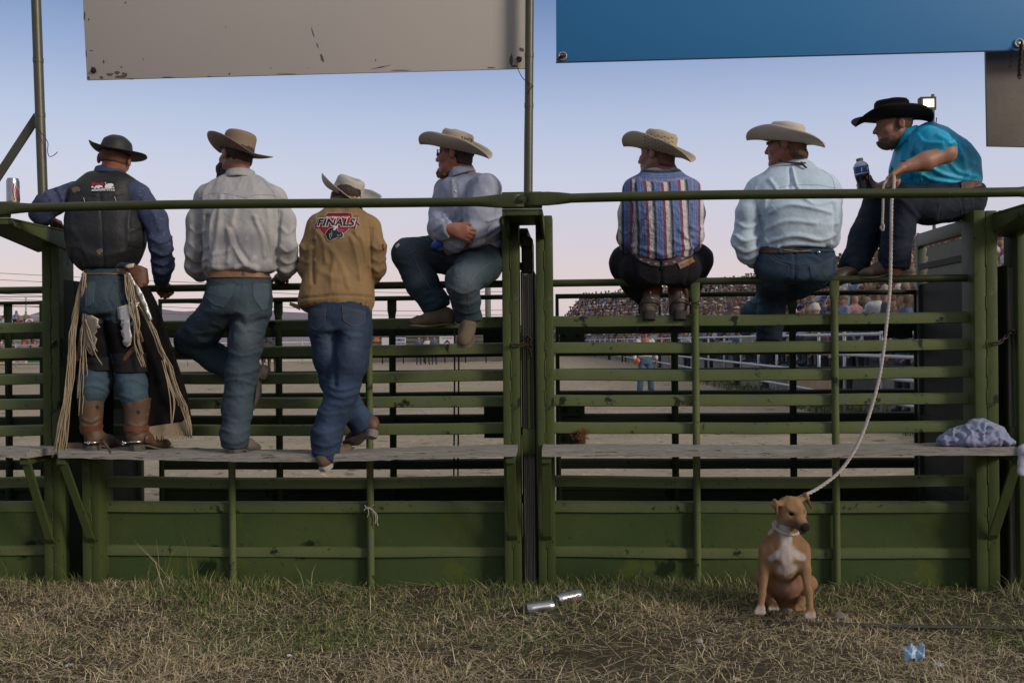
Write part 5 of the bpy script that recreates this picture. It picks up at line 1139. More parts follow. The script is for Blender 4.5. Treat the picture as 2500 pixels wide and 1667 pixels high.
        vx = sx - 14 if not tx else sx - 26; s_.cone(P(vx + (6 if tx else 2), sy + 30, 5.39), P(vx + 4, sy - 30, 5.39), .004, .042, .006, 's')
        v, f = s_.mesh(2); v = folds(v, f, [([(sx - 20, sy + 50), (sx, sy + 58), (sx + 20, sy + 48)], 4, .005), ([(sx - 20, sy + 66), (sx, sy + 72), (sx + 20, sy + 62)], 4, .005)])
        so = surf('boot_shaft', v, f, TB, b)
        hx2 = sx + 16 if not tx else sx + 2
        patch('pull_hole', so, blob(hx2, sy + 22, 4.5, 6, 10, 61), M('hole_dark', (0.008, 0.01, 0.014), 0.8), b, .001, 3)
        band('ankle_strap', so, P(sx - (4 if tx else 2), 1044, 5.47), V(0, 0, 1), .030, M('red_brown_strap', (0.15, 0.05, 0.03), 0.5, (0.1, 0.035, 0.02), .8, 20), b, .002, .004)
        a = P(hx - 2, hy - 28, 5.415); x = nrm(d); y = np.cross(V(0, 0, 1), x); m = MB()
        m.tube([a + x * .07 + y * .045, a + x * .02 + y * .043, a - x * .006 + y * .02, a - x * .010, a - x * .006 - y * .02, a + x * .02 - y * .043, a + x * .07 - y * .045], .0045, 6)
        r0 = a - x * .052 + V(0, 0, -.004) if tx else a - x * .012 + V(.01, -.012, .0)
        m.tube([a - x * .008, r0], .004, 6)
        for k in range(6): m.tube([r0, r0 + .016 * (math.cos(k * 1.047) * x + math.sin(k * 1.047) * V(0, 0, 1)) if tx else r0 + .012 * (math.cos(k * 1.047) * V(1, 0, 0) + math.sin(k * 1.047) * V(0, 0, 1))], [.003, .0012], 4)
        m.build('spur', ST, b, True)
        m = MB(); m.lathe([(.0, .006), (.022, .005), (.025, 0)], a + x * .075 - y * (.05 if tx else -.052) + V(0, 0, .01), -y if tx else y, 14); m.build('spur_button', LEATH, b, True)
        if not tx: m = MB(); m.tube(spline([a + x * .08 - y * .05 + V(0, 0, .02), P(252, 1074, 5.42), P(262, 1090, 5.41), P(272, 1104, 5.40)], 10), .008, 6, flat=.3); m.build('loose_strap', LEATH_D, b, True)
chaps_man()

# third: tan canvas jacket with a sewn patch, crossed ankles -------------------------------------------
def tan_jacket_man():
    H = Frame(P(846, 486, 5.70), 22, -8, -8)
    g, T, Q = man('standing man in a tan canvas jacket with a red emblem, dark jeans, ankles crossed', P(815, 1130, 5.48), H, P(843, 524, 5.63),
        [(842, 508, 5.65, 40, .065), (840, 528, 5.63, 65, .09), (838, 556, 5.61, 86, .115), (834, 610, 5.57, 82, .13), (828, 670, 5.54, 84, .135), (823, 725, 5.51, 91, .142), (819, 746, 5.5, 90, .138), (818, 760, 5.5, 87, .128)],
        [[(779, 557, 5.60, 30), (757, 605, 5.57, 23), (752, 655, 5.56, 22), (760, 672, 5.64, 20), (772, 682, 5.76, 16)], [(901, 556, 5.6, 30), (919, 605, 5.57, 23), (917, 655, 5.56, 24), (908, 672, 5.64, 20), (898, 682, 5.76, 16)]],
        [(826, 732, 5.5, 72, .12), (830, 770, 5.49, 76, .13), (831, 812, 5.49, 70, .12)],
        [[(794, 806, 5.49, 40), (802, 870, 5.50, 36), (815, 930, 5.53, 32), (850, 985, 5.56, 30), (886, 1038, 5.58, 30), (892, 1050, 5.58, 31)], [(868, 806, 5.48, 42), (855, 880, 5.47, 42), (838, 945, 5.46, 38), (814, 1010, 5.46, 35), (797, 1065, 5.455, 36), (795, 1118, 5.45, 33)]],
        hands=[lambda B: hand(B, P(778, 680, 5.78), (.4, .9, 0), (0, 0, -1), (1, 0, 0), (70, 70, 70, 70)), lambda B: hand(B, P(892, 680, 5.78), (-.4, .9, 0), (0, 0, -1), (-1, 0, 0), (70, 70, 70, 70))], cuffs=[None, (-.25, 0, -1)])
    v, f = T.mesh(1); v = crumple(v, f, 0.0065, 6.5, 24, (1.6, 1.2, .45)); v = crumple(v, f, .0018, 16, 25, (1.2, 1.2, .6))
    v = folds(v, f, [([(860, 570), (880, 600), (888, 640)], 6, -.010), ([(858, 580), (872, 630), (880, 680)], 6, .008), ([(800, 600), (830, 640), (850, 700)], 7, .008), ([(770, 560), (790, 590), (796, 640)], 6, .007), ([(765, 590), (762, 640), (764, 690)], 5, -.012), ([(906, 560), (904, 620), (910, 680)], 5, -.009), ([(735, 600), (748, 612), (762, 604)], 5, .010),
                     ([(734, 632), (750, 642), (764, 634)], 5, .010), ([(908, 600), (924, 610), (940, 600)], 5, .010), ([(908, 630), (924, 640), (940, 632)], 5, .010), ([(905, 650), (922, 662), (936, 654)], 5, .010), ([(735, 728), (780, 724), (840, 720), (912, 726)], 3, -.007), ([(780, 660), (820, 680), (870, 670)], 8, .006), ([(880, 580), (892, 620), (900, 650)], 5, .008), ([(820, 620), (810, 670), (812, 710)], 7, .006)])
    CAN = M('tan_canvas', (0.265, 0.172, 0.078), 0.85, (0.205, 0.130, 0.058), 0.8, 7, grain=0.10, gscale=330, bump=0.12, bscale=200, bump2=(0.2, 20), spots=[((0.13, 0.082, 0.038), 9, .64)])
    jk = surf('jacket', v, f, CAN, g)
    collar(P(842, 512, 5.64), V(0, .35, 1), .082, .075, CAN, jk, .05)
    seam('seam', jk, [[(735, 729), (780, 725), (840, 721), (912, 727)], [(770, 540), (764, 590), (764, 690)], [(900, 535), (906, 590), (911, 690)]], .0009, M('canvas_seam', (0.14, 0.088, 0.036), .9), jk, .0005)
    patch('waist_tab', jk, [(893, 735), (903, 738), (902, 752), (892, 749)], CAN, jk, .004, 4)
    for p in ((738, 746), (881, 741), (898, 748)):
        q = onto(jk, *p, .002); m = MB(); m.lathe([(0, .003), (.005, .0025), (.006, 0)], q, (0, -1, 0), 8); m.build('snap', LEATH_D, jk, True)
    m = MB(); m.hexa([P(706, 745, 5.46), P(733, 758, 5.46), P(733, 758, 5.468), P(706, 745, 5.468), P(708, 737, 5.46), P(733, 745, 5.46), P(733, 745, 5.468), P(708, 737, 5.468)], .001); m.build('loose_tab', CAN, jk)
    # the emblem
    RED = M('patch_red', (0.36, 0.006, 0.024), 0.8, (0.26, 0.004, 0.016), .9, 40); DRD = M('patch_dark_red', (0.11, 0.004, 0.012), 0.8); WHT = M('patch_white', (0.46, 0.42, 0.42), 0.8); BLK = M('patch_black', (0.010, 0.009, 0.012), 0.8)
    z = lambda l: [(750 + x / 15.68, 500 + y / 15.68) for x, y in l]
    OUT = [(270, 790), (360, 720), (425, 540), (650, 500), (790, 345), (1090, 315), (1500, 318), (1700, 345), (1710, 490), (1960, 520), (1910, 670), (2020, 775), (1880, 760), (1840, 920), (1600, 880), (1560, 960), (1360, 1110), (1130, 1280), (700, 1200), (560, 1040), (490, 910), (285, 935), (330, 830)]
    c = np.array([1130, 760]); em = patch('emblem', jk, z([tuple(c + (np.array(p) - c) * np.array([1.03, 1.035])) for p in OUT]), WHT, jk, .002, 4)
    patch('emblem_border', jk, z(OUT), DRD, em, .0028, 4)
    patch('emblem_field', jk, z([tuple(c + (np.array(p) - c) * np.array([.945, .93])) for p in OUT]), RED, em, .0036, 4)
    lettering('state_name', jk, 'MONTANA', DRD, em, (801, 523.2, 852, 528.2), off=.006, bold=.02)
    lettering('circuit_name', jk, 'PRO RODEO CIRCUIT', M('patch_bright', (.72, .66, .64), .8), em, (796, 530, 855, 533.8), off=.0062, shear=.2, bold=.025)
    lettering('finals_outline', jk, 'FINALS', M('patch_outline', (.62, .56, .55), .8), em, (773.5, 533.5, 869.5, 555.5), off=.0064, bold=.085, shear=.25)
    lettering('finals_word', jk, 'FINALS', BLK, em, (775.5, 535.2, 867.5, 553.8), off=.0078, bold=.035, shear=.25)
    HORSE = [(700, 1180), (740, 1090), (800, 1000), (900, 920), (1010, 890), (1120, 900), (1150, 960), (1160, 1040), (1240, 1060), (1320, 1060), (1370, 1160), (1350, 1260), (1230, 1300), (1130, 1270), (1080, 1300), (980, 1330), (900, 1390), (820, 1370), (770, 1300), (760, 1220)]
    c2 = np.array([1030, 1140]); patch('horse_outline', jk, z([tuple(c2 + (np.array(p) - c2) * 1.08) for p in HORSE]), WHT, em, .0062, 3); patch('horse_figure', jk, z(HORSE), BLK, em, .0070, 3)
    patch('rider_figure', jk, z([(890, 830), (1010, 820), (1020, 770), (1080, 735), (1140, 760), (1160, 840), (1180, 900), (1120, 930), (1060, 1010), (1000, 1000), (1020, 900), (980, 850)]), WHT, em, .0078, 3)
    for l in ([(950, 1010), (930, 1120), (860, 1220)], [(870, 1120), (880, 1240), (900, 1340)], [(960, 1110), (920, 1250), (910, 1340)], [(1140, 1180), (1200, 1160), (1150, 1250), (1220, 1270)], [(1280, 1130), (1270, 1200), (1230, 1240)]): seam('horse_line', jk, [z(l)], .0011, WHT, em, .0078, 2)
    lettering('blue_word', jk, 'prca', M('patch_blue', (0.02, 0.16, 0.40), .8), em, (824.5, 563, 841, 567), off=.0080, bold=.03, shear=.2)
    lettering('year', jk, '1976', DRD, jk, (780, 527.5, 790, 530.5), off=.002); lettering('year', jk, '2011', DRD, jk, (864, 527, 877, 530), off=.002)
    lettering('sleeve_word', jk, 'FINALS', RED, jk, (933, 596, 937, 612), off=.003, bold=.05)
    je = denim(Q, g, (0.020, 0.034, 0.066), [((800, 830), 16, 45, (0.06, 0.09, 0.135), .7), ((862, 825), 22, 50, (0.07, 0.10, 0.15), .7), ((830, 960), 36, 24, (0.045, 0.08, 0.15), .7), ((800, 1030), 22, 60, (0.055, 0.09, 0.155), .6), ((892, 1000), 20, 30, (0.05, 0.085, 0.15), .6)],
        [([(800, 940), (830, 952), (880, 940)], 5, .011), ([(795, 955), (830, 968), (872, 958)], 5, .010), ([(790, 925), (812, 935), (840, 925)], 5, .010), ([(808, 985), (835, 990), (858, 982)], 5, .007), ([(764, 1080), (795, 1090), (826, 1078)], 5, .010), ([(764, 1050), (790, 1058), (828, 1046)], 5, .009), ([(766, 1105), (800, 1112), (824, 1100)], 5, .010), ([(812, 830), (815, 900), (818, 940)], 5, -.015), ([(765, 815), (790, 822), (810, 812)], 4, .006), ([(840, 812), (870, 822), (902, 810)], 4, .006), ([(852, 1030), (880, 1012), (905, 1006)], 5, .009), ([(870, 990), (890, 980), (900, 990)], 4, .008), ([(776, 1000), (796, 1012), (840, 1006)], 5, .006)], 41)
    for pl in ([(757, 752), (795, 752), (794, 790), (774, 806), (757, 796)], [(834, 746), (891, 760), (890, 788), (862, 798), (838, 782)]): patch('back_pocket', je, pl, M('dark_denim_pocket', (0.022, 0.036, 0.066), .85, (0.034, 0.055, 0.09), .8, 22, grain=.2), je, .003)
    seam('stitching', je, [[(795, 753), (794, 790), (774, 806), (757, 797)], [(835, 747), (838, 782), (862, 798), (890, 788), (891, 761)]], .0008, STITCH, je, .0045)
    seam('pocket_stitching', je, [[(760, 764), (772, 772), (785, 768), (795, 770)], [(760, 768), (775, 776), (795, 766)], [(838, 758), (855, 756), (870, 762), (890, 770)], [(838, 764), (858, 760), (874, 770), (890, 766)]], .0009, M('orange_thread', (0.13, 0.065, 0.03), .8), je, .0045)
    seam('seat_seam', je, [[(815, 745), (818, 790), (817, 820)], [(897, 800), (890, 880), (870, 960), (842, 1010), (824, 1080)]], .0012, STITCH_D, je, .001)
    hair(H, [((-0.018, 0, 0.02), (0.096, 0.082, 0.078))], HAIR_D, g, cuts=[((0, 0, -0.06), (0, 0, -1)), ((0.03, 0, 0), (1, 0, 0))])
    PALE = M('pale_straw_hat', (0.44, 0.41, 0.36), 0.7, (0.36, 0.335, 0.295), 0.8, 7, bump=0.2, bscale=200, spots=[((0.22, 0.215, 0.20), 6, .66)])
    ht = hat(Frame(H(0.005, 0, 0.026), 26, 17, -15), PALE, g, crown=0.100, taper=0.12, brim=0.120, curl=(82, 74), dip=12, flare=.95, crease=0.036, pinch=.1, seed=8, band_h=.012, bandm=M('cream_band', (0.40, 0.34, 0.26), .8))
    FL = M('flame_brown', (0.022, 0.012, 0.009), 0.7)
    patch('flame_design', ht, [(826, 467), (836, 466), (845, 460), (848, 461), (848, 470), (851, 476), (858, 470), (866, 460), (872, 461), (879, 464), (881, 474), (876, 480), (866, 483), (852, 480), (864, 486), (878, 489), (872, 491), (856, 488), (842, 482), (834, 476)], FL, ht, .003, 3)
    seam('braid', ht, [[(826, 441), (845, 452), (866, 460), (884, 463)], [(824, 444), (843, 455), (864, 463), (882, 466)]], .0012, M('braid_brown', (0.16, 0.13, 0.09), .8), ht, .003)
    boot(P(788, 1152, 5.395), P(858, 1098, 5.62) - P(788, 1152, 5.395), V(-.2, -.25, 1), P(797, 1085, 5.455), M('tan_suede_shoe', (0.150, 0.098, 0.062), 0.8, (0.095, 0.062, 0.040), .8, 18), M('pale_sole', (0.38, 0.35, 0.29), 0.8, (0.28, .25, .2), .8, 20), g, 'shoe', heel_h=.018, shaft_r=.045, L=.285)
    boot(P(914, 1066, 5.50), P(838, 1086, 5.68) - P(914, 1066, 5.50), V(-.12, .55, .8), P(888, 1040, 5.58), M('russet_boot', (0.080, 0.034, 0.022), 0.55, (0.105, 0.058, 0.036), .8, 14), M('grey_sole', (0.22, 0.20, 0.175), 0.85, (0.14, 0.125, 0.11), .8, 20), g, shaft_r=.045, heel_h=.034, L=.28)
tan_jacket_man()
# fourth: seated sideways on the pipe, grey-blue shirt, straw hat, goatee and glasses -----------------------------
def seated_left_man():
    H = Frame(P(1110, 379, 5.72), 77, 2, -3)
    g, T, Q = man('man sitting sideways on the pipe with folded arms, goatee and straw hat', P(1165, 690, 5.77), H, P(1136, 428, 5.76),
        [(1132, 428, 5.76, 44, .07), (1138, 446, 5.76, 66, .13), (1146, 472, 5.755, 76, .17), (1148, 515, 5.75, 80, .17), (1150, 560, 5.76, 80, .16), (1153, 595, 5.77, 76, .145), (1156, 618, 5.77, 68, .125)],
        [[(1186, 462, 5.60, 38), (1172, 520, 5.555, 34), (1152, 575, 5.52, 29), (1110, 590, 5.53, 24), (1080, 592, 5.60, 20)], [(1092, 466, 5.86, 32), (1076, 520, 5.76, 27), (1072, 558, 5.60, 27), (1082, 561, 5.49, 24), (1095, 560, 5.435, 19)]],
        [(1158, 606, 5.77, 64, .125), (1165, 635, 5.78, 62, .15), (1170, 662, 5.78, 54, .15), (1170, 682, 5.78, 40, .12)],
        [[(1135, 640, 5.85, 44), (1060, 618, 5.80, 42), (997, 622, 5.70, 39), (1030, 690, 5.70, 39), (1062, 740, 5.71, 32), (1067, 756, 5.71, 30)], [(1182, 648, 5.68, 47), (1155, 662, 5.56, 45), (1128, 688, 5.44, 39), (1138, 735, 5.52, 33), (1144, 775, 5.585, 29), (1145, 786, 5.60, 28)]],
        hands=[lambda B: hand(B, P(1099, 558, 5.425), (.93, .02, -.30), (.15, .95, -.1), (.25, .1, 1), (26, 30, 32, 30), thumb=30, thumb_in=-10, sc=1.02, spread=3), lambda B: hand(B, P(1080, 592, 5.62), (-.2, .95, .1), (0, .1, -1), (-1, 0, 0), (40, 40, 40, 40))], skin=SKIN_R, cuffs=[V(.4, 0, -1), V(.1, 0, -1)], open_arm=(0,))
    v, f = T.mesh(1); v = crumple(v, f, .0050, 8, 54, (1.3, 1, .6)); v = crumple(v, f, .0018, 17, 55)
    v = folds(v, f, [([(1120, 545), (1150, 500), (1185, 470)], 6, .006), ([(1152, 600), (1190, 585), (1222, 560)], 5, .012), ([(1158, 608), (1195, 598), (1224, 585)], 4, -.010), ([(1165, 580), (1195, 566), (1222, 548)], 5, .010), ([(1190, 540), (1205, 535), (1224, 530)], 4, .008), ([(1130, 560), (1150, 585), (1140, 605)], 5, -.010), ([(1110, 545), (1128, 575), (1120, 602)], 5, .009), ([(1062, 560), (1080, 548), (1096, 545)], 4, .008),
                     ([(1062, 575), (1078, 584), (1094, 580)], 4, .009), ([(1085, 470), (1088, 510), (1086, 545)], 5, -.007), ([(1104, 440), (1108, 490), (1112, 530)], 4, .006), ([(1160, 440), (1140, 470), (1136, 500)], 5, -.007), ([(1095, 590), (1110, 600), (1130, 604)], 4, .007), ([(1062, 530), (1074, 536), (1086, 530)], 4, .006), ([(1180, 600), (1200, 606), (1222, 600)], 5, .006)])
    SH_ = M('slate_shirt', (0.30, 0.325, 0.415), 0.85, (0.255, 0.275, 0.355), 0.8, 10, grain=.1, gscale=360, bump=.12, bscale=200, bump2=(.2, 24))
    sh = surf('shirt', v, f, SH_, g); SS = M('slate_seam', (0.14, 0.15, 0.19), .9)
    collar(P(1124, 430, 5.755), V(-.30, -.05, 1), .074, .074, SH_, sh, .058, open_dir=V(-1, -.3, 0), gap=.4)
    seam('placket', sh, [[(1106, 450), (1109, 490), (1112, 530)], [(1118, 446), (1122, 490), (1126, 520)]], .0010, SS, sh)
    seam('armhole_seam', sh, [[(1150, 440), (1140, 460), (1138, 490), (1140, 520)]], .0010, SS, sh)
    patch('pocket_flap', sh, [(1080, 522), (1098, 520), (1099, 530), (1090, 538), (1081, 530)], SH_, sh, .003, 4)
    for p in ((1112, 468), (1086, 525), (1115, 500)):
        q = onto(sh, *p, .002); m = MB(); m.lathe([(0, .0035), (.006, .003), (.007, 0)], q, (0, -1, 0), 8); m.build('pearl_snap', M('pearl', (.6, .6, .58), .3), sh, True)
    je = denim(Q, g, TEAL, [((1130, 690), 34, 40, L1, .75), ((1160, 655), 40, 25, L2, .7), ((1010, 610), 50, 24, L2, .6), ((1010, 680), 30, 50, L2, .35)],
        [([(1096, 700), (1130, 716), (1162, 704)], 5, .008), ([(1100, 730), (1135, 742), (1168, 732)], 5, .009), ([(1112, 756), (1142, 766), (1172, 756)], 4, .008), ([(1040, 720), (1064, 712), (1088, 722)], 5, .009), ([(1036, 738), (1064, 734), (1090, 742)], 4, .008), ([(1084, 640), (1100, 660), (1094, 690)], 6, -.010), ([(1140, 625), (1180, 632), (1215, 650)], 6, .008), ([(1060, 620), (1090, 640), (1130, 640)], 6, .008), ([(970, 640), (1000, 648), (1030, 660)], 6, .006), ([(1190, 620), (1205, 650), (1190, 690)], 6, .006), ([(1120, 610), (1150, 618), (1190, 615)], 5, .007)], 51)
    seam('stitching', je, [[(1002, 618), (1008, 612), (1050, 616), (1100, 632)], [(1010, 626), (1030, 670), (1060, 720)], [(1200, 640), (1165, 665), (1140, 700), (1146, 760)]], .0010, STITCH, je, .001)
    seam('pocket_edge', je, [[(1192, 618), (1200, 632), (1214, 638)], [(1212, 650), (1216, 668), (1206, 690)]], .0010, STITCH, je, .001)
    patch('torn_knee', je, [(966, 600), (974, 594), (976, 598), (968, 606)], M('white_threads', (.5, .5, .5), .9), je, .002, 3)
    hair(H, [((-0.020, 0, 0.022), (0.096, 0.080, 0.078)), ((-.05, 0, -.03), (.055, .066, .05))], HAIR_D, g, cuts=[((-0.03, 0, -0.060), (0, 0, -1)), ((0.035, 0, 0), (1, 0, -.15))], seed=3, amp=.004)
    hair(H, [((0.082, 0, -0.108), (0.026, 0.026, 0.026)), ((.055, 0, -.112), (.035, .03, .018)), ((.088, 0, -.085), (.012, .016, .014))], HAIR_B, g, 'goatee', seed=6, amp=.005, h=.0042)
    F2 = Field(.004)                                  # glasses: lenses and temple arm
    m = MB()
    for t in (-1, 1):
        c = H(.098, t * .033, .010); a = np.linspace(0, 2 * math.pi, 16, endpoint=False); vs = [c + H.l * .027 * math.cos(q) * (1) + H.u * .020 * math.sin(q) - H.f * .012 * abs(math.cos(q)) * (1 if t * math.cos(q) > 0 else .2) for q in a]
        m.add(vs + [p + H.f * .002 for p in vs], [list(range(16)), list(range(16, 32))[::-1]] + [[i, (i + 1) % 16, (i + 1) % 16 + 16, i + 16] for i in range(16)])
        m.tube([H(.086, t * .062, .016), H(.04, t * .077, .016), H(-.01, t * .082, .018)], .0022, 6)
    m.build('glasses', M('mirror_lens', (.10, .13, .05), .15, metal=.5), g, True)
    ST_ = M('cream_straw_hat', (0.42, 0.365, 0.275), 0.75, (0.345, 0.295, 0.22), 0.8, 6, bump=.3, bscale=260, spots=[((.22, .185, .13), 7, .68)])
    ht = hat(Frame(H(.0, 0, .030), 74, 15, 4), ST_, g, crown=.106, taper=.11, brim=.120, curl=(88, 88), dip=16, flare=.95, crease=.034, pinch=.26, seed=11, slope=.04)
    rg = np.random.default_rng(3); VH = M('vent_hole', (.10, .075, .045), .8)
    m = MB()
    for i in range(46):
        u_, w_ = rg.uniform(0, 1), rg.uniform(0, 1); x = 1124 + 28 * u_ + 6 * w_; y = 331 + 9 * w_ + 9 * u_
        q = onto(ht, x, y, .0035); m.lathe([(0, .0012), (.0022, .0008), (.0024, 0)], q, nrm(CAM - q), 6)
    m.build('vent_holes', VH, ht)['kind'] = 'stuff'
    SUE = M('olive_suede', (0.135, 0.105, 0.066), 0.9, (0.095, 0.073, 0.046), .8, 16, bump=.3, bscale=120); RUB = M('crepe_sole', (0.17, 0.125, 0.08), .85, (.12, .09, .06), .8, 20)
    boot(P(1112, 798, 5.70), V(-1, -.34, .02), V(0, 0, 1), P(1068, 760, 5.71), SUE, RUB, g, 'shoe', heel_h=.012, shaft_r=.038, round_toe=True, wd=1.12, L=.275)
    boot(P(1152, 784, 5.66), V(-.10, -.82, -.56), V(0, -.56, .82), P(1146, 780, 5.60), SUE, RUB, g, 'shoe', heel_h=.012, shaft_r=.038, round_toe=True, wd=1.15, L=.275)
    m = MB(); q = P(1068, 596, 5.52); m.lathe([(.002, .03), (.022, .026), (.026, 0), (.022, -.026), (.002, -.03)], q, (.8, -.2, .5), 12); tag(m.build('bottle_cap', M('bright_blue', (.02, .08, .42), .4), None, True, base=q), 'bright blue bottle top showing under the folded arms', 'bottle')
seated_left_man()

# fifth: striped shirt, black jeans, perched on the pipe with knees wide --------------------------------------------
def striped_man():
    H = Frame(P(1603, 381, 5.69), 58, 2, -6)
    g, T, Q = man('man in a blue, red and white striped shirt squatting on the pipe, straw hat', P(1612, 690, 5.76), H, P(1617, 420, 5.71),
        [(1617, 410, 5.71, 40, .065), (1614, 428, 5.705, 58, .09), (1615, 452, 5.69, 88, .112), (1616, 500, 5.68, 90, .132), (1616, 560, 5.68, 84, .138), (1615, 600, 5.69, 77, .128), (1614, 634, 5.70, 70, .122)],
        [[(1554, 465, 5.69, 29), (1532, 520, 5.68, 21), (1528, 580, 5.70, 20), (1536, 600, 5.80, 19), (1552, 606, 5.94, 16)], [(1680, 465, 5.69, 29), (1697, 520, 5.68, 21), (1696, 578, 5.70, 20), (1690, 596, 5.80, 19), (1680, 604, 5.94, 16)]],
        [(1613, 612, 5.71, 70, .115), (1612, 640, 5.72, 86, .135), (1612, 668, 5.73, 90, .14), (1612, 690, 5.74, 74, .13)],
        [[(1568, 662, 5.76, 46), (1535, 645, 5.92, 45), (1530, 640, 6.02, 40), (1552, 690, 5.92, 34), (1578, 728, 5.83, 26)], [(1656, 660, 5.76, 46), (1690, 640, 5.92, 45), (1698, 636, 6.02, 40), (1680, 690, 5.92, 33), (1660, 728, 5.83, 26)]],
        hands=[lambda B: hand(B, P(1555, 608, 5.95), (.6, .7, -.3), (0, 0, -1), (0, 1, 0)), lambda B: hand(B, P(1678, 606, 5.95), (-.6, .7, -.3), (0, 0, -1), (0, 1, 0))], sh=.006)
    v, f = T.mesh(1); q0 = proj(v); v0 = v.copy()
    v = crumple(v, f, .0032, 9, 64)
    v = folds(v, f, [([(1543, 500), (1548, 560), (1552, 605)], 4, -.013), ([(1688, 500), (1686, 560), (1690, 600)], 4, -.013), ([(1600, 500), (1575, 540), (1560, 580)], 5, .007), ([(1545, 600), (1590, 612), (1610, 618)], 5, .010), ([(1615, 624), (1650, 612), (1690, 604)], 5, .011), ([(1560, 618), (1600, 630), (1640, 626)], 4, .009), ([(1660, 560), (1676, 580), (1690, 575)], 5, .009), ([(1640, 585), (1670, 598), (1694, 592)], 5, .009), ([(1512, 560), (1528, 572), (1542, 564)], 4, .007), ([(1688, 552), (1702, 562), (1716, 554)], 4, .007), ([(1560, 460), (1555, 500), (1552, 540)], 5, .006)])
    # the woven stripes follow the cloth: a running width round the back, along each sleeve
    t = np.where(q0[:, 0] < 1545 + (q0[:, 1] < 470) * (470 - q0[:, 1]) * .2, 0.18 + (q0[:, 0] - 1545) * 1.15 / 39.5, np.where(q0[:, 0] > 1690, 0.55 + (q0[:, 0] - 1690) * 1.2 / 39.5, (q0[:, 0] - 1616 + (q0[:, 1] - 500) * -.055 - 3 * np.sin((q0[:, 1] - 430) / 60)) / 41.5))
    yoke = np.clip((446 - q0[:, 1] - (np.abs(q0[:, 0] - 1612) * .13)) / 4, 0, 1); yt = (q0[:, 1] + .0018 * (q0[:, 0] - 1612) ** 2) / 41.5 + .35
    STR = bpy.data.materials.new('striped_cotton'); STR.use_nodes = True; N = STR.node_tree.nodes; L = STR.node_tree.links; b = N['Principled BSDF']; b.inputs['Roughness'].default_value = .85; b.inputs['Specular IOR Level'].default_value = .2
    a1 = N.new('ShaderNodeAttribute'); a1.attribute_name = 'stripe'; fr = N.new('ShaderNodeMath'); fr.operation = 'FRACT'; L.new(a1.outputs['Fac'], fr.inputs[0]); rp = N.new('ShaderNodeValToRGB'); rp.color_ramp.interpolation = 'CONSTANT'
    BLU, RD, WHI, CHA, DBL = (.15, .215, .44), (.33, .065, .08), (.60, .57, .60), (.058, .072, .088), (.06, .09, .20)
    ST_ = [(0, RD), (.11, DBL), (.13, WHI), (.36, CHA), (.39, WHI), (.41, CHA), (.56, BLU), (.70, DBL), (.72, BLU), (.82, DBL), (.84, BLU), (.97, DBL)]
    e = rp.color_ramp.elements; e[0].position = 0; e[0].color = (*ST_[0][1], 1); e[1].position = ST_[-1][0]; e[1].color = (*ST_[-1][1], 1)
    for p, c in ST_[1:-1]: k = rp.color_ramp.elements.new(p); k.color = (*c, 1)
    L.new(fr.outputs[0], rp.inputs[0]); no = N.new('ShaderNodeTexNoise'); no.inputs['Scale'].default_value = 300; mx_ = N.new('ShaderNodeMix'); mx_.data_type = 'RGBA'; mx_.blend_type = 'MULTIPLY'; mx_.inputs[0].default_value = .25
    L.new(rp.outputs[0], mx_.inputs[6]); L.new(no.outputs['Color'], mx_.inputs[7]); L.new(mx_.outputs[2], b.inputs['Base Color'])
    n2 = N.new('ShaderNodeTexNoise'); n2.inputs['Scale'].default_value = 26; bp = N.new('ShaderNodeBump'); bp.inputs['Strength'].default_value = .4; bp.inputs['Distance'].default_value = .03; L.new(n2.outputs['Fac'], bp.inputs['Height']); L.new(bp.outputs[0], b.inputs['Normal'])
    sh = surf('shirt', v, f, STR, g, attrs={'stripe': t * (1 - yoke) + yt * yoke})
    cl = collar(P(1616, 418, 5.705), P(1614, 398, 5.70) - P(1617, 424, 5.71), .068, .064, M('pink_blue_collar', (.16, .14, .30), .85, (.33, .12, .15), .9, 24), sh, .036)
    BJ = M('black_denim', (0.010, 0.010, 0.012), .9, (0.017, 0.017, 0.020), .8, 12, grain=.2, gscale=400, bump=.2, bscale=160, bump2=(.3, 20), spec=.15)
    v, f = Q.mesh(1); v = crumple(v, f, .003, 10, 71); v = folds(v, f, [([(1530, 620), (1545, 650), (1550, 690)], 5, -.010), ([(1695, 615), (1684, 650), (1676, 690)], 5, -.010), ([(1612, 640), (1613, 670), (1613, 695)], 4, -.008), ([(1560, 672), (1590, 690), (1605, 690)], 4, .005), ([(1665, 672), (1640, 690), (1622, 690)], 4, .005)])
    je = surf('jeans', v, f, BJ, g)
    bl = patch('belt', je, [(1549, 610), (1564, 624), (1590, 635), (1613, 639), (1640, 634), (1666, 622), (1690, 606), (1694, 617), (1669, 635), (1641, 647), (1613, 652), (1588, 648), (1562, 637), (1546, 622)], M('woven_belt', (.060, .020, .022), .8, (.10, .07, .07), .7, 70), g, .007, 4)
    for i, cx in enumerate((1566, 1584, 1601, 1626, 1645, 1664)):
        y = 645.5 - .0050 * (cx - 1613) ** 2
        patch('belt_diamond', je, [(cx - 5, y), (cx, y - 2.6), (cx + 5, y), (cx, y + 2.6)], M('belt_cream', (.24, .22, .23), .8), bl, .0095, 3)
    patch('belt_loop', je, [(1611, 628), (1618, 628), (1618, 658), (1612, 658)], BJ, je, .010, 4)
    pt = patch('leather_tag', je, [(1653, 643), (1688, 628), (1695, 640), (1660, 657)], LEATH_T, je, .008, 4)
    seam('tag_print', je, [[(1660, 648), (1670, 645), (1682, 638)], [(1663, 652), (1674, 648), (1685, 642)]], .0016, M('tag_red', (.30, .06, .03), .8), pt, .011, 3)
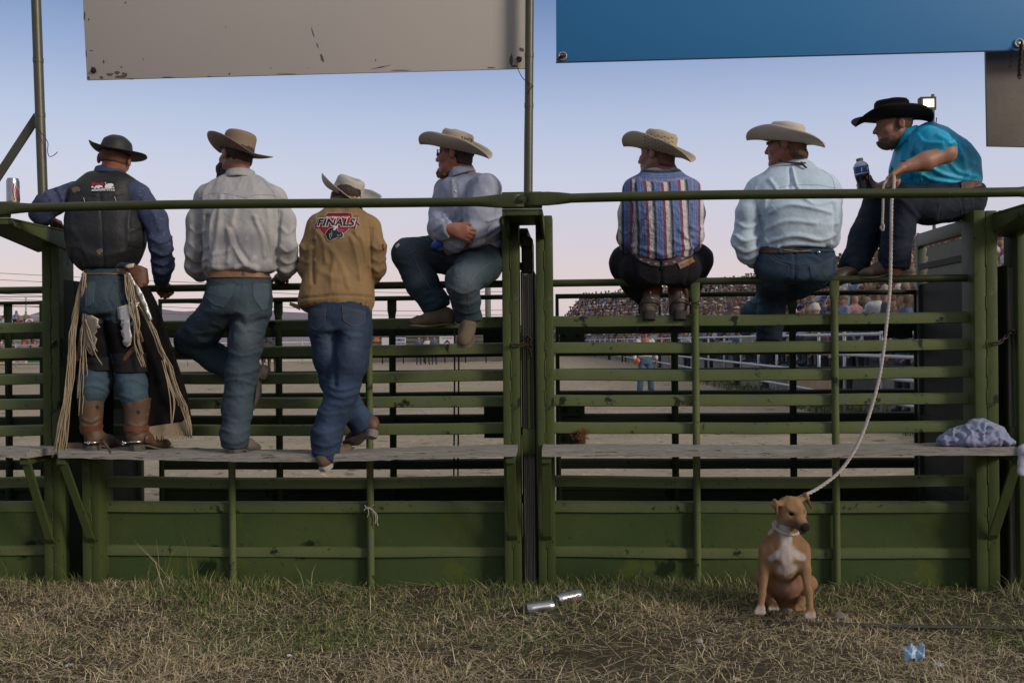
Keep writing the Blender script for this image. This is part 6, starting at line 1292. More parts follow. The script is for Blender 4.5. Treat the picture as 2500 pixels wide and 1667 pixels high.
    hair(H, [((-0.018, 0, 0.022), (0.096, 0.081, 0.078)), ((-.055, 0, -.035), (.052, .06, .05))], HAIR_B, g, cuts=[((-.02, 0, -0.068), (0, 0, -1)), ((0.03, 0, 0), (1, 0, -.1))], seed=9, amp=.004)
    ST2 = M('woven_straw_hat', (0.46, 0.385, 0.26), 0.75, (0.39, 0.325, 0.22), 0.8, 6, bump=.5, bscale=320)
    ht = hat(Frame(H(.0, 0, .022), 58, 18, -2), ST2, g, crown=.114, taper=.10, brim=.120, curl=(82, 82), dip=18, flare=.95, crease=.028, pinch=.2, seed=14)
    m = MB()
    for r_ in range(5):
        for c_ in range(9):
            x = 1574 + c_ * 8.2 + r_ * 1.0; y = 327 + r_ * 8 + c_ * (1.2 + r_ * .28) + (c_ % 2) * 3
            if x > 1646: continue
            for dx in (-1.2, 1.4):
                q = onto(ht, x + dx, y + dx * .7, .0035); m.lathe([(0, .0012), (.0026, .0008), (.003, 0)], q, nrm(CAM - q), 6)
    m.build('vent_holes', M('vent_brown', (.085, .055, .028), .8), ht)['kind'] = 'stuff'
    GB = M('grey_boot', (0.155, 0.130, 0.108), .6, (0.10, 0.085, 0.072), .8, 14, bump=.3, bscale=60); RS = M('red_boot_shaft', (.17, .045, .022), .55, (.10, .028, .015), .8, 12)
    for x, s_ in ((1586, -1), (1661, 1)):
        b = boot(P(x, 778, 5.715), V(-.02, .955, -.30), V(0, .30, .955), P(x - 3 * s_, 730, 5.79), GB, M('dark_heel', (.028, .026, .024), .8), g, shaft_r=.05, heel_h=.042, wd=1.12)
        Fs = Field(.006); c0, c1 = P(x - s_, 738, 5.79), P(x - 5 * s_, 708, 5.83); Fs.cone(c0, c1, S(20, 5.77), S(27, 5.8), .02); v, f = Fs.mesh(2); so = surf('boot_shaft', v, f, RS, b)
        bo = bvh(b); m = MB(); a = P(x, 748, 5.70)
        m.tube(spline([P(x - 25, 752, 5.80), P(x - 20, 736, 5.735), P(x - 8, 728, 5.70), P(x, 726, 5.695), P(x + 8, 728, 5.70), P(x + 20, 736, 5.735), P(x + 25, 752, 5.80)], 16), .0045, 6)
        m.tube([P(x, 726, 5.695), P(x + 2, 718, 5.67)], .004, 6); m.lathe([(.011, .003), (.011, -.003)], P(x + 2, 715, 5.665), (1, 0, 0), 8)
        m.build('spur', M('dull_spur', (.30, .27, .22), .4, metal=.8), b, True)
        m = MB(); m.tube(spline([P(x - 25, 766, 5.80), P(x - 24, 745, 5.74), P(x - 10, 738, 5.71), P(x + 10, 738, 5.71), P(x + 24, 745, 5.74), P(x + 25, 766, 5.80)], 14), .006, 5, flat=.5); m.build('spur_strap', LEATH_D, b, True)
striped_man()

# sixth: pale blue shirt, white felt hat, sitting with one leg hanging ------------------------------------------------
def pale_blue_man():
    H = Frame(P(1917, 357, 5.70), 66, 0, -3)
    g, T, Q = man('broad man in a pale blue shirt and white hat sitting on the pipe', P(1940, 690, 5.76), H, P(1934, 400, 5.73),
        [(1935, 396, 5.74, 44, .07), (1931, 414, 5.735, 60, .09), (1931, 430, 5.73, 84, .105), (1931, 448, 5.72, 104, .125), (1936, 474, 5.71, 110, .14), (1948, 522, 5.70, 100, .15), (1951, 565, 5.70, 97, .15), (1948, 592, 5.71, 92, .14), (1948, 608, 5.715, 84, .125)],
        [[(1853, 468, 5.72, 34), (1825, 524, 5.69, 28), (1818, 586, 5.69, 28), (1828, 618, 5.74, 27), (1845, 640, 5.82, 17)], [(2013, 466, 5.72, 34), (2029, 524, 5.70, 23), (2026, 582, 5.71, 19), (2012, 598, 5.82, 18), (1996, 602, 5.93, 15)]],
        [(1946, 600, 5.72, 86, .125), (1942, 628, 5.72, 93, .14), (1938, 660, 5.735, 94, .145), (1938, 682, 5.745, 78, .13)],
        [[(1892, 662, 5.80, 46), (1890, 690, 6.00, 40), (1886, 712, 6.10, 36), (1880, 780, 6.08, 31), (1877, 834, 6.06, 29)], [(1985, 662, 5.80, 46), (1950, 688, 6.02, 38), (1925, 704, 6.14, 30), (1870, 742, 6.20, 27), (1836, 764, 6.22, 27)]],
        hands=[lambda B: hand(B, P(1848, 648, 5.84), (.7, .6, -.4), (0, 0, -1), (0, 1, 0)), lambda B: hand(B, P(1992, 604, 5.94), (-.7, .6, -.4), (0, 0, -1), (0, 1, 0))], skin=SKIN_R, cuffs=[None, False])
    v, f = T.mesh(1); v = crumple(v, f, .0068, 6.5, 84, (.6, 1, 1.5)); v = crumple(v, f, .0022, 16, 85, (.6, 1, 1.3))
    v = folds(v, f, [([(1880, 520), (1920, 500), (1970, 505), (2030, 520)], 5, .009), ([(1870, 560), (1920, 540), (1990, 545)], 6, .009), ([(1880, 590), (1940, 575), (2000, 585), (2036, 575)], 6, .012), ([(1900, 470), (1950, 462), (2000, 468)], 6, .008), ([(1933, 412), (1940, 440), (1948, 462)], 4, .011), ([(1929, 412), (1930, 440), (1926, 460)], 4, -.008), ([(1853, 600), (1860, 570), (1856, 530)], 5, -.013), ([(2036, 590), (2040, 550), (2036, 500)], 5, -.012), ([(1796, 575), (1816, 588), (1848, 580)], 5, .011),
                     ([(1794, 600), (1818, 614), (1850, 604)], 5, .012), ([(1804, 625), (1826, 632), (1850, 620)], 5, .010), ([(1800, 545), (1822, 556), (1846, 548)], 5, .008), ([(1870, 480), (1866, 510), (1860, 540)], 5, .008), ([(1880, 440), (1895, 462), (1890, 480)], 5, .008), ([(1960, 480), (1990, 500), (2030, 490)], 5, .008), ([(1900, 600), (1950, 596), (2010, 600)], 4, .009), ([(1870, 585), (1880, 600), (1900, 602)], 4, .010)])
    PB = M('pale_blue_cotton', (0.50, 0.62, 0.72), .8, (0.43, 0.54, 0.64), .8, 9, grain=.06, gscale=380, bump=.10, bscale=200, bump2=(.2, 20))
    sh = surf('shirt', v, f, PB, g)
    collar(P(1936, 404, 5.735), P(1934, 384, 5.73) - P(1936, 408, 5.735), .072, .068, PB, sh, .040)
    seam('seam', sh, [[(2012, 410), (2034, 440), (2042, 480)], [(1852, 428), (1842, 462), (1848, 500), (1858, 560)], [(1864, 470), (1930, 452), (2000, 452), (2040, 460)]], .0010, M('pale_blue_seam', (.22, .29, .34), .9), sh)
    je = denim(Q, g, (0.030, 0.058, 0.098), [((1985, 660), 40, 24, (.06, .10, .145), .6), ((1890, 660), 40, 24, (.055, .09, .13), .5), ((1880, 780), 60, 70, (.012, .018, .026), .85), ((1836, 745), 26, 40, (.09, .15, .20), .7)],
        [([(1940, 610), (1941, 650), (1940, 690)], 4, -.007), ([(1852, 690), (1880, 700), (1920, 696)], 5, .006), ([(1855, 760), (1880, 770), (1905, 760)], 5, .008), ([(1850, 800), (1876, 810), (1904, 800)], 5, .008), ([(1820, 730), (1840, 740), (1858, 736)], 4, .008)], 91)
    for pl in ([(1866, 616), (1930, 652), (1915, 690), (1852, 680)], [(1976, 651), (2034, 628), (2030, 668), (2012, 678), (1984, 688)]): patch('back_pocket', je, pl, M('blue_pocket', (.030, .058, .095), .85, (.05, .085, .125), .8, 22, grain=.2), je, .003)
    seam('stitching', je, [[(1866, 616), (1895, 640), (1928, 651), (1915, 688)], [(1976, 652), (2005, 646), (2034, 628)], [(1977, 653), (1986, 688)], [(1864, 606), (1900, 634), (1948, 647), (1995, 640), (2034, 612)]], .0009, STITCH, je, .0045)
    seam('seat_seam', je, [[(1951, 648), (1949, 690)]], .0014, STITCH_D, je, .001)
    patch('worn_spot', je, blob(2015, 664, 12, 12, 12, 71), M('faded_spot', (.05, .08, .105), .9), je, .005, 4)
    bl = band('belt', je, P(1944, 608, 5.72), V(0, -.1, 1), .034, LEATH_D, g, .006, .005)
    seam('belt_braid', bl, [[(1912, 610), (1945, 614), (1975, 613), (2000, 609)]], .0026, M('rawhide', (.34, .27, .17), .8), bl, .002, 4)
    q = onto(bl, 2019, 601, .003); m = MB(); m.lathe([(0, .004), (.008, .003), (.010, 0)], q, (0, -1, 0), 12); m.build('concho', ST_M, bl, True)
    for x in (1906, 1954, 2001): patch('belt_loop', bl, [(x - 3, 598), (x + 4, 598), (x + 3, 622), (x - 4, 622)], MATS['blue_pocket'] if x != 1954 else LEATH_D, je, .004, 4)
    hair(H, [((-0.020, 0, 0.022), (0.097, 0.082, 0.078)), ((-.06, 0, -.02), (.055, .072, .06)), ((-.085, 0, -.055), (.040, .06, .035))], HAIR_B, g, cuts=[((0.028, 0, 0), (1, 0, -.1)), ((0, 0, -.085), (-.1, 0, -1))], seed=12, amp=.006)
    m = MB()
    for t in (-1, 1): m.tube([H(.093, t * .02, .014), H(.085, t * .058, .016), H(.04, t * .077, .016), H(-.01, t * .082, .018)], [.009, .009, .004, .003], 6, flat=.5)
    m.build('sunglasses', PLASTIC, g, True)
    m = MB(); m.tube(spline([P(1902, 391, 5.66), P(1920, 396, 5.635), P(1944, 398, 5.635), P(1958, 399, 5.64), P(1966, 398, 5.65)], 14), .0055, 7); m.tube(spline([P(1956, 398, 5.64), P(1962, 404, 5.63), P(1970, 411, 5.63)], 8), [.006] * 7 + [.003], 7); m.lathe([(.004, .008), (.009, .004), (.009, -.004), (.004, -.008)], P(1957, 399, 5.636), (1, 0, 0), 8); m.build('neck_cord', LEATH_D, g, True)
    WF = M('white_felt_hat', (0.52, 0.455, 0.385), .85, (0.47, 0.405, 0.34), .8, 6, bump=.12, bscale=160)
    hat(Frame(H(.0, 0, .022), 66, 11, 3), WF, g, crown=.104, taper=.10, brim=.118, curl=(86, 84), dip=16, flare=.95, crease=.034, pinch=.24, seed=17, slope=.02)
    boot(P(1880, 861, 6.04), V(-.15, .98, .02), V(0, 0, 1), P(1877, 836, 6.07), LEATH_D, SOLE, g, shaft_r=.04)
PLASTIC = M('black_plastic', (.010, .010, .011), .3); ST_M = M('bright_metal', (.6, .6, .58), .3, metal=1.0)
pale_blue_man()

# seventh: turquoise shirt, sitting on the chute partition, bottle and leash in hand ------------------------------------
def turquoise_man():
    H = Frame(P(2180, 308, 5.90), 97, -6, 0)
    g, T, Q = man('laughing man in a turquoise shirt and black hat sitting on the chute partition', P(2340, 520, 5.95), H, P(2228, 352, 5.94),
        [(2312, 486, 5.95, 84, .13), (2302, 452, 5.95, 92, .15), (2292, 425, 5.95, 97, .165), (2266, 385, 5.945, 90, .185), (2250, 352, 5.94, 68, .18), (2238, 330, 5.94, 50, .12), (2232, 314, 5.94, 34, .075)],
        [[(2268, 350, 5.76, 34), (2298, 366, 5.68, 27), (2310, 374, 5.645, 22), (2258, 394, 5.61, 21), (2206, 409, 5.585, 14)], [(2240, 356, 6.10, 36), (2215, 410, 6.06, 30), (2196, 450, 6.02, 24), (2165, 462, 5.97, 19), (2140, 464, 5.94, 15)]],
        [(2348, 448, 5.95, 48, .135), (2345, 480, 5.95, 54, .165), (2340, 510, 5.95, 52, .165), (2336, 530, 5.95, 38, .14)],
        [[(2325, 495, 5.86, 47), (2262, 500, 5.80, 46), (2200, 492, 5.76, 40), (2193, 560, 5.765, 35), (2184, 620, 5.77, 33), (2182, 656, 5.77, 35)], [(2320, 490, 6.05, 45), (2235, 478, 6.08, 40), (2148, 496, 6.08, 36), (2112, 580, 5.98, 35), (2086, 645, 5.90, 31), (2078, 668, 5.88, 31)]],
        tv=None, sleeves=[[(2262, 346, 5.76, 38), (2280, 356, 5.70, 35), (2304, 368, 5.655, 31)], [(2240, 356, 6.10, 38), (2215, 410, 6.06, 34), (2208, 425, 6.04, 32)]],
        hands=[lambda B: hand(B, P(2203, 410, 5.58), (-.80, -.10, -.58), (.50, .25, -.80), (-.1, .95, -.2), (72, 76, 78, 74), thumb=25, thumb_in=45, sc=1.04), lambda B: hand(B, P(2142, 462, 5.955), (-.97, .05, .06), (-.1, -1, 0), (.15, 0, 1), (78, 76, 74, 72), thumb=58, thumb_in=40, sc=1.1)],
        headkw=dict(smile=1.0, nose=1.08), cuffs=[None, None])
    v, f = T.mesh(1); v = crumple(v, f, .0080, 7, 104, (1, 1, .7)); v = crumple(v, f, .0022, 16, 105)
    v = folds(v, f, [([(2215, 330), (2205, 360), (2200, 400)], 5, .008), ([(2235, 345), (2222, 390), (2226, 430)], 6, .010), ([(2330, 345), (2350, 385), (2360, 430)], 7, .009), ([(2260, 400), (2300, 425), (2360, 440)], 6, .011), ([(2250, 425), (2280, 440), (2340, 446)], 5, .011), ([(2290, 330), (2320, 350), (2345, 380)], 6, .008), ([(2240, 330), (2262, 348), (2300, 350)], 5, .008), ([(2255, 385), (2240, 410), (2250, 440)], 5, .009), ([(2375, 400), (2360, 430), (2350, 445)], 5, .009), ([(2242, 360), (2262, 376), (2296, 372)], 4, .009), ([(2250, 340), (2256, 356), (2250, 374)], 4, .008), ([(2320, 400), (2340, 420), (2380, 430)], 6, .009), ([(2215, 415), (2235, 425), (2240, 445)], 5, .009)])
    TQ = M('turquoise_cotton', (0.002, 0.370, 0.600), .55, (0.002, 0.31, 0.52), .8, 9, grain=.06, gscale=360, bump=.10, bscale=200, bump2=(.2, 22), spec=.45)
    sh = surf('shirt', v, f, TQ, g)
    collar(P(2214, 346, 5.93), V(-.40, 0, 1), .078, .078, TQ, sh, .066, open_dir=V(-1, -.1, -.4), gap=.5)
    je = denim(Q, g, (0.013, 0.019, 0.031), [((2262, 470), 60, 14, (.03, .04, .055), .5), ((2215, 580), 16, 60, (.022, .032, .05), .6), ((2300, 500), 60, 30, (.02, .026, .036), .6)],
        [([(2185, 480), (2215, 500), (2240, 530)], 6, .008), ([(2160, 630), (2186, 638), (2212, 630)], 4, .008), ([(2160, 600), (2186, 610), (2216, 600)], 4, .007), ([(2070, 640), (2090, 634), (2112, 640)], 4, .008), ([(2240, 470), (2300, 478), (2370, 470)], 5, .006), ([(2350, 470), (2356, 500), (2350, 530)], 5, .006)], 101)
    seam('stitching', je, [[(2345, 492), (2350, 532)], [(2374, 486), (2378, 520), (2370, 536)], [(2296, 500), (2288, 540)]], .0009, STITCH, je, .001)
    patch('belt', je, [(2345, 447), (2370, 443), (2393, 439), (2395, 455), (2372, 460), (2347, 463)], LEATH, g, .007, 4)
    hair(H, [((-0.022, 0, 0.022), (0.095, 0.080, 0.080))], HAIR_B, g, cuts=[((0, 0, -0.035), (0, 0, -1)), ((0.02, 0, 0), (1, 0, -.1))], seed=15)
    hair(H, [((0.042, 0, -0.070), (0.064, 0.0625, 0.066))], M('stubble', (.075, .043, .026), .8, (.13, .07, .045), .9, 70, bump=.5, bscale=260), g, 'beard', cuts=[((0.0, 0, -0.052), (.28, 0, 1)), ((.085, 0, -.06), (1, 0, 1.0))], seed=16, amp=.002, h=.0042)
    m = MB(); q = H(.092, 0, -.061); m.box(q - .012, q + .012) if False else m.tube([H(.083, -.018, -.061), H(.091, 0, -.061), H(.083, .018, -.061)], .0045, 6); m.build('teeth', M('teeth', (.62, .58, .52), .4), g, True)
    BF = M('black_felt_hat', (.009, .0088, .009), .85, (.014, .013, .013), .8, 8, bump=.12, bscale=160, spec=.2)
    hat(Frame(H(.0, 0, .036), 95, -3, 2), BF, g, crown=.112, taper=.08, brim=.124, curl=(60, 60), dip=38, crease=.022, pinch=.14, seed=21, flare=.85, bandm=BF, band_h=.016)
    w0 = P(2205, 409, 5.586); ax = nrm(P(2255, 394, 5.61) - w0); m = MB()
    m.lathe([(.026, -.008), (.0285, -.006), (.0285, .006), (.026, .008)], w0 + ax * .012, ax, 20); st = m.build('watch', M('watch_steel', (.5, .5, .48), .3, metal=1.0), g, True)
    m = MB(); tp = nrm(V(-.1, -.35, 1) - ax * (V(-.1, -.35, 1) @ ax)); c = w0 + ax * .012 + tp * .030; s_ = np.cross(ax, tp); m.hexa([c + ax * i * .012 + s_ * j * .015 + tp * k * .004 for k in (-1, 1) for i, j in ((-1, -1), (1, -1), (1, 1), (-1, 1))], .002); m.build('watch_face', PLASTIC, st)
    BB = M('brown_boot', (.105, .073, .05), .6, (.065, .046, .034), .8, 14, bump=.3, bscale=50, spots=[((.22, .17, .12), 9, .68)])
    b = boot(P(2214, 677, 5.79), V(-1, -.05, -.02), V(0, 0, 1), P(2186, 640, 5.775), BB, SOLE, g, shaft_r=.045, heel_h=.028, L=.29)
    band('instep_strap', b, P(2168, 660, 5.785), V(.75, 0, .5), .022, M('bone_leather', (.30, .26, .20), .7), b, .002, .003)
    boot(P(2108, 692, 5.87), V(-.9, -.2, -.1), V(0, 0, 1), P(2080, 664, 5.88), LEATH_D, SOLE, g, shaft_r=.04, heel_h=.03)
turquoise_man()

# the bottle he holds and the leash ------------------------------------------------------------------------
def bottle():
    a, b = P(2112, 469, 5.90), P(2098, 387, 5.90); ax = nrm(b - a); Lb = np.linalg.norm(b - a); r = S(17, 5.9)
    o = empty('drink_bottle', a, 'plastic cola bottle with a blue label in the laughing man\'s hand', 'bottle')
    CO = M('cola', (.012, .007, .006), .15); PLA = M('clear_plastic', (.42, .47, .53), .12, spec=.6)
    m = MB(); m.lathe([(r * .7, 0), (r * .98, .006), (r, .03), (r * .88, .06), (r * .95, .078), (r, .09), (r, Lb * .50)], a, ax, 20); auto_smooth(m.build('cola', CO, o), 50)
    m = MB(); m.lathe([(r * 1.01, Lb * .49), (r * 1.02, Lb * .5), (r * 1.02, Lb * .76), (r * 1.01, Lb * .77)], a, ax, 20); lb = m.build('label', M('cola_label', (.012, .06, .25), .4), o, True)
    m = MB(); m.lathe([(r, Lb * .765), (r * .96, Lb * .80), (r * .75, Lb * .86), (r * .45, Lb * .91), (r * .40, Lb * .93)], a, ax, 20); m.build('shoulder', PLA, o, True)
    m = MB(); m.lathe([(r * .46, Lb * .925), (r * .48, Lb * .93), (r * .48, Lb * .985), (r * .42, Lb * 1.0)], a, ax, 18); auto_smooth(m.build('cap', M('grey_cap', (.16, .18, .20), .5), o), 40)
    u = nrm(np.cross(ax, V(0, -1, 0))); k = nrm(np.cross(u, ax)); m = MB()
    for z, th in ((.52, .006), (.745, .005)):
        m.lathe([(r * 1.035, Lb * z), (r * 1.035, Lb * z + th)], a, ax, 20)
    m.build('label_stripe', M('label_stripe', (.55, .57, .6), .4), lb, True)
    for t in (-.25, .55):
        c = a + ax * Lb * .64 + u * r * t + V(0, -1, 0) * r * (1.02 * math.sqrt(1 - t * t) + .002); m = MB(); m.box(c - V(.003, .0012, .012), c + V(.003, .0012, .012)); m.build('label_mark', MATS['label_stripe'], lb)
bottle()
def rope_tube(m, pts, r, n):
    """Three twisted strands."""
    q = spline(pts, n); t = np.gradient(q, axis=0); t /= np.linalg.norm(t, axis=1, keepdims=True); u = np.cross(t, V(0, 1, .1)); u /= np.linalg.norm(u, axis=1, keepdims=True); w_ = np.cross(t, u); s_ = np.r_[0, np.cumsum(np.linalg.norm(np.diff(q, axis=0), axis=1))]
    for k in range(3):
        a = (s_ / (r * 7.5) * 2 * math.pi + k * 2.094)[:, None]; m.tube(q + (np.cos(a) * u + np.sin(a) * w_) * r * .52, r * .56, 6)
ROPE = M('cotton_rope', (.50, .46, .42), .85, (.38, .35, .32), .8, 40, bump=.4, bscale=300)
LEASH = [P(2180, 424, 5.56), P(2183, 436, 5.535), P(2182, 462, 5.50), P(2177, 494, 5.47), P(2176, 560, 5.43), P(2175, 620, 5.40), P(2173, 700, 5.37), P(2165, 787, 5.34), P(2150, 904, 5.32), P(2126, 1000, 5.30), P(2094, 1084, 5.28), P(2052, 1148, 5.26), P(1998, 1191, 5.22), P(1956, 1212, 5.18), P(1925, 1226, 5.15), P(1905, 1250, 5.08)]
m = MB(); rope_tube(m, LEASH, .0088, 420)
rope_tube(m, [P(2180, 424, 5.56), P(2166, 440, 5.55), P(2157, 456, 5.54), P(2156, 500, 5.53), P(2154, 545, 5.53), P(2151, 556, 5.53), P(2155, 562, 5.53), P(2157, 552, 5.525), P(2154, 544, 5.525)], .0068, 130)
tag(m.build('leash_rope', ROPE, None, True, base=LEASH[-1]), 'pale rope leash running from the laughing man\'s hand down to the dog', 'rope')
# ------------------------------------------------------------------ the dog
def dog():
    D = lambda x, y, Y: P(x, y, Y)
    base = D(1918, 1470, 5.20)
    F = Field(.0055); c = lambda a, b, ra, rb, k=.03, flat=None: F.cone(D(*a), D(*b), S(ra, a[2]), S(rb, b[2]), k, flat=flat)
    # trunk: deep chest narrowing to the belly, sitting
    F.ell(D(1914, 1352, 5.12), (S(45, 5.12), .100, S(62, 5.12)), None, .04)
    c((1916, 1340, 5.13), (1918, 1400, 5.22), 46, 40, .04); c((1918, 1400, 5.22), (1922, 1440, 5.34), 40, 46, .04)
    F.ell(D(1921, 1424, 5.21), (S(34, 5.2), .07, S(30, 5.2)), None, .04)
    c((1912, 1312, 5.12), (1924, 1266, 5.07), 31, 25, .03)                   # neck
    # shoulders and front legs
    for sh, el, wr, pw in (((1876, 1345, 5.11), (1866, 1386, 5.10), (1861, 1448, 5.07), (1857, 1480, 5.05)), ((1954, 1342, 5.09), (1965, 1385, 5.07), (1974, 1446, 5.03), (1979, 1490, 5.00))):
        c(sh, el, 24, 13, .03); c(el, wr, 12.5, 8.8, .02); c(wr, pw, 9, 8.4, .012)
        for i in range(4):
            t = (i - 1.5); c((pw[0] + t * 2.2, pw[1] + 4, pw[2] - .01), (pw[0] + t * 6.6 - 2, pw[1] + 17 - abs(t) * 1.5, pw[2] - .055), 8, 5.4, .006)
    # haunches, hind legs and feet
    for hip, knee, hock, toe in (((1898, 1418, 5.30), (1862, 1412, 5.22), (1878, 1462, 5.26), (1888, 1478, 5.13)), ((1942, 1418, 5.30), (1974, 1424, 5.20), (1960, 1462, 5.24), (1952, 1480, 5.12))):
        c(hip, knee, 33, 20, .03); c(knee, hock, 16, 9, .02); c(hock, toe, 11, 10, .015)
        for i in range(3): c((toe[0] + (i - 1) * 5, toe[1], toe[2]), (toe[0] + (i - 1) * 9, toe[1] + 8, toe[2] - .04), 7, 5.5, .006)
    c((1920, 1455, 5.38), (1880, 1472, 5.42), 9, 7, .02); c((1880, 1472, 5.42), (1838, 1468, 5.30), 7, 4, .01)         # tail
    # head, turned to the right of the photo, muzzle low
    H = Frame(D(1932, 1246, 5.05), -156, -22, -8); q = lambda f, l, u: H(f, l, u)
    e = lambda p, r, k, op='u': F.ell(q(*p), r, H.ax, k, op)
    e((-.012, 0, .008), (.068, .066, .058), .02); e((.012, .038, -.012), (.046, .034, .036), .02); e((.012, -.038, -.012), (.046, .034, .036), .02)
    F.cone(q(.035, 0, -.010), q(.116, 0, -.024), .040, .0275, .02); F.cone(q(.06, 0, -.03), q(.106, 0, -.044), .032, .022, .015)
    e((.122, 0, -.013), (.011, .014, .010), .004); e((.045, 0, .028), (.03, .03, .014), .015)
    for t in (-1, 1):
        e((.046, t * .032, .016), (.010, .010, .008), .008, 's'); e((.036, t * .030, .034), (.016, .014, .008), .008)
        a = q(-.024, t * .050, .040); b = q(-.020, t * .088, .054); d_ = q(.024, t * .112, .012)
        F.cone(a, b, .023, .022, .010, flat=(H.u, .45)); F.cone(b, d_, .022, .009, .006, flat=(H.l, .45))
    v, f = F.mesh(2)
    n = normals(v, f); v = v + n * (.0012 * sines(v * V(1, 1, .5), 60, 3))[:, None]
    p = proj(v); hl = np.stack([(v - H.c) @ H.f, (v - H.c) @ H.l, (v - H.c) @ H.u], -1)
    TAN, TDK, WHT, PINK, BLK, GRY = V(.300, .175, .088), V(.175, .092, .044), V(.50, .45, .41), V(.30, .165, .135), V(.010, .009, .009), V(.15, .095, .06)
    nz = sines(v, 22, 9) * .16
    col = np.tile(TAN, (len(v), 1)); mixk = lambda k, cc: col * (1 - k[:, None]) + cc * k[:, None]
    sm = lambda x: np.clip(x, 0, 1) ** 2 * (3 - 2 * np.clip(x, 0, 1))
    gs = lambda x, y, rx_, ry_: np.exp(-(((p[:, 0] - x) / rx_) ** 2 + ((p[:, 1] - y) / ry_) ** 2))
    front = np.clip((5.20 - v[:, 1]) / .04, 0, 1); body = (hl[:, 0] < .0) | (hl[:, 2] < -.06) | (np.linalg.norm(hl, axis=1) > .17)
    col = mixk(np.clip(.35 + nz + .1 * sines(v, 48, 5), 0, .75), TDK)
    nf = sines(v, 55, 12) * .10 + nz * .8
    ln = lambda pl, wd: np.clip(1.5 - pdist(p, pl) / wd, 0, 1)
    k = np.maximum.reduce([ln([(1916, 1288), (1920, 1318), (1921, 1346)], 13), ln([(1884, 1362), (1902, 1350), (1921, 1346), (1940, 1350), (1958, 1360)], 9), ln([(1921, 1346), (1921, 1356)], 19), ln([(1908, 1388), (1921, 1394), (1934, 1388)], 13) * .8, ln([(1888, 1276), (1880, 1296)], 9) * .7, ln([(1921, 1360), (1921, 1385)], 16) * .75])
    k = sm(k * 1.15 - .12 + nf) * body * np.clip((5.18 - v[:, 1]) / .05, 0, 1) * .92
    col = mixk(k, WHT)
    col = mixk(sm(1.5 * gs(1921, 1430, 30, 30) - .4 + nz) * (v[:, 1] > 5.10) * .75, PINK); col = mixk(sm(1.4 * gs(1904, 1434, 6, 6) - .3) * (v[:, 1] > 5.1) * .6, V(.36, .17, .15))
    for (x, y) in ((1892, 1370), (1951, 1372)): col = mixk(.7 * gs(x, y, 12, 5) * body * (v[:, 1] < 5.15), V(.10, .065, .045))  # armpit creases: shade painted dark into the coat colour
    paw = sm((p[:, 1] - 1474 - (p[:, 0] > 1930) * 14) / 10) * (v[:, 1] < 5.09); col = mixk(paw, V(.36, .30, .26))
    hd = ~body | (np.linalg.norm(hl, axis=1) < .10)
    mz = sm((hl[:, 0] - .062) / .03) * sm((.020 - np.abs(hl[:, 2] + .02)) / .02 + .4) * hd; col = mixk(mz * .8, V(.085, .048, .030))
    col = mixk(sm((hl[:, 0] - .112) / .012) * hd * (hl[:, 2] > -.034), BLK); col = mixk(sm((hl[:, 0] - .045) / .03) * sm((-.040 - hl[:, 2]) / .010) * hd, V(.06, .045, .04))
    for t in (-1, 1): col = mixk(sm(1.7 - np.linalg.norm((hl - V(.046, t * .031, .017)) / V(1, 1.5, 1), axis=1) / .009) * hd, BLK)
    col = mixk(sm(1.4 - np.abs(hl[:, 1]) / .010) * sm((hl[:, 2] - .022) / .02) * (hl[:, 0] > .01) * hd * .35, V(.12, .06, .03)); col = mixk(sm(1.4 - np.linalg.norm(hl - V(.05, 0, .02), axis=1) / .03) * hd * .25, V(.14, .07, .035))
    col = mixk(sm(1.5 - np.linalg.norm(hl - V(.02, .05, -.03), axis=1) / .03) * hd * .5, V(.46, .37, .30)); col = mixk(sm(1.5 - np.linalg.norm(hl - V(.02, -.05, -.03), axis=1) / .03) * hd * .5, V(.46, .37, .30))
    col = mixk(sm((np.abs(hl[:, 1]) - .066) / .02) * hd * .55, V(.11, .05, .025))
    FUR = M('dog_coat', (.3, .2, .1), .75, attr=True, grain=.25, gscale=260, bump=.5, bscale=320, spec=.25)
    o = surf('dog', v - base + base, f, FUR, None, base=base, col=col)
    tag(o, 'short haired tan dog with a white chest sitting before the gate', 'dog')
    kids = []
    rg = np.random.default_rng(8); fi = rg.integers(0, len(f), 42000); w4 = rg.dirichlet((1, 1, 1, 1), len(fi)); pp = (v[f[fi]] * w4[..., None]).sum(1); nn = normals(v, f); n4 = (nn[f[fi]] * w4[..., None]).sum(1); cc4 = (col[f[fi]] * w4[..., None]).sum(1) * rg.uniform(.6, 1.45, (len(fi), 1))
    hd_ = np.linalg.norm(pp - H.c, axis=1) < .13; fl = np.where(hd_[:, None], -H.f + .2 * H.u, V(0, .2, -1)) + rg.normal(0, .22, (len(fi), 3)); fl -= n4 * (fl * n4).sum(1, keepdims=True); L_ = np.where(hd_ | (pp[:, 2] < base[2] + .06), .0045, .0075) * rg.uniform(.6, 1.3, len(fi)); dr = fl * .9 + n4 * .42; dr /= np.linalg.norm(dr, axis=1, keepdims=True)
    sd = np.cross(dr, n4); sd /= np.linalg.norm(sd, axis=1, keepdims=True) + 1e-9; p0 = pp - n4 * .001; vs = np.stack([p0 - sd * .0007, p0 + sd * .0007, p0 + dr * L_[:, None]], 1).reshape(-1, 3)
    kids.append(mk('hair', vs, np.arange(len(vs)).reshape(-1, 3), M('dog_hair', (.3, .2, .1), .7, attr=True, spec=.25), None, False, col=np.repeat(cc4, 3, 0))); kids[-1]['kind'] = 'stuff'
    EY = M('dog_eye', (.018, .010, .006), .12)
    for t in (-1, 1): m = MB(); cc = q(.041, t * .030, .015); m.lathe([(.001, .006), (.0045, .0048), (.0066, .001), (.005, -.004), (.001, -.006)], cc, H.f + t * H.l * .4, 12); kids.append(m.build('eye', EY, None, True))
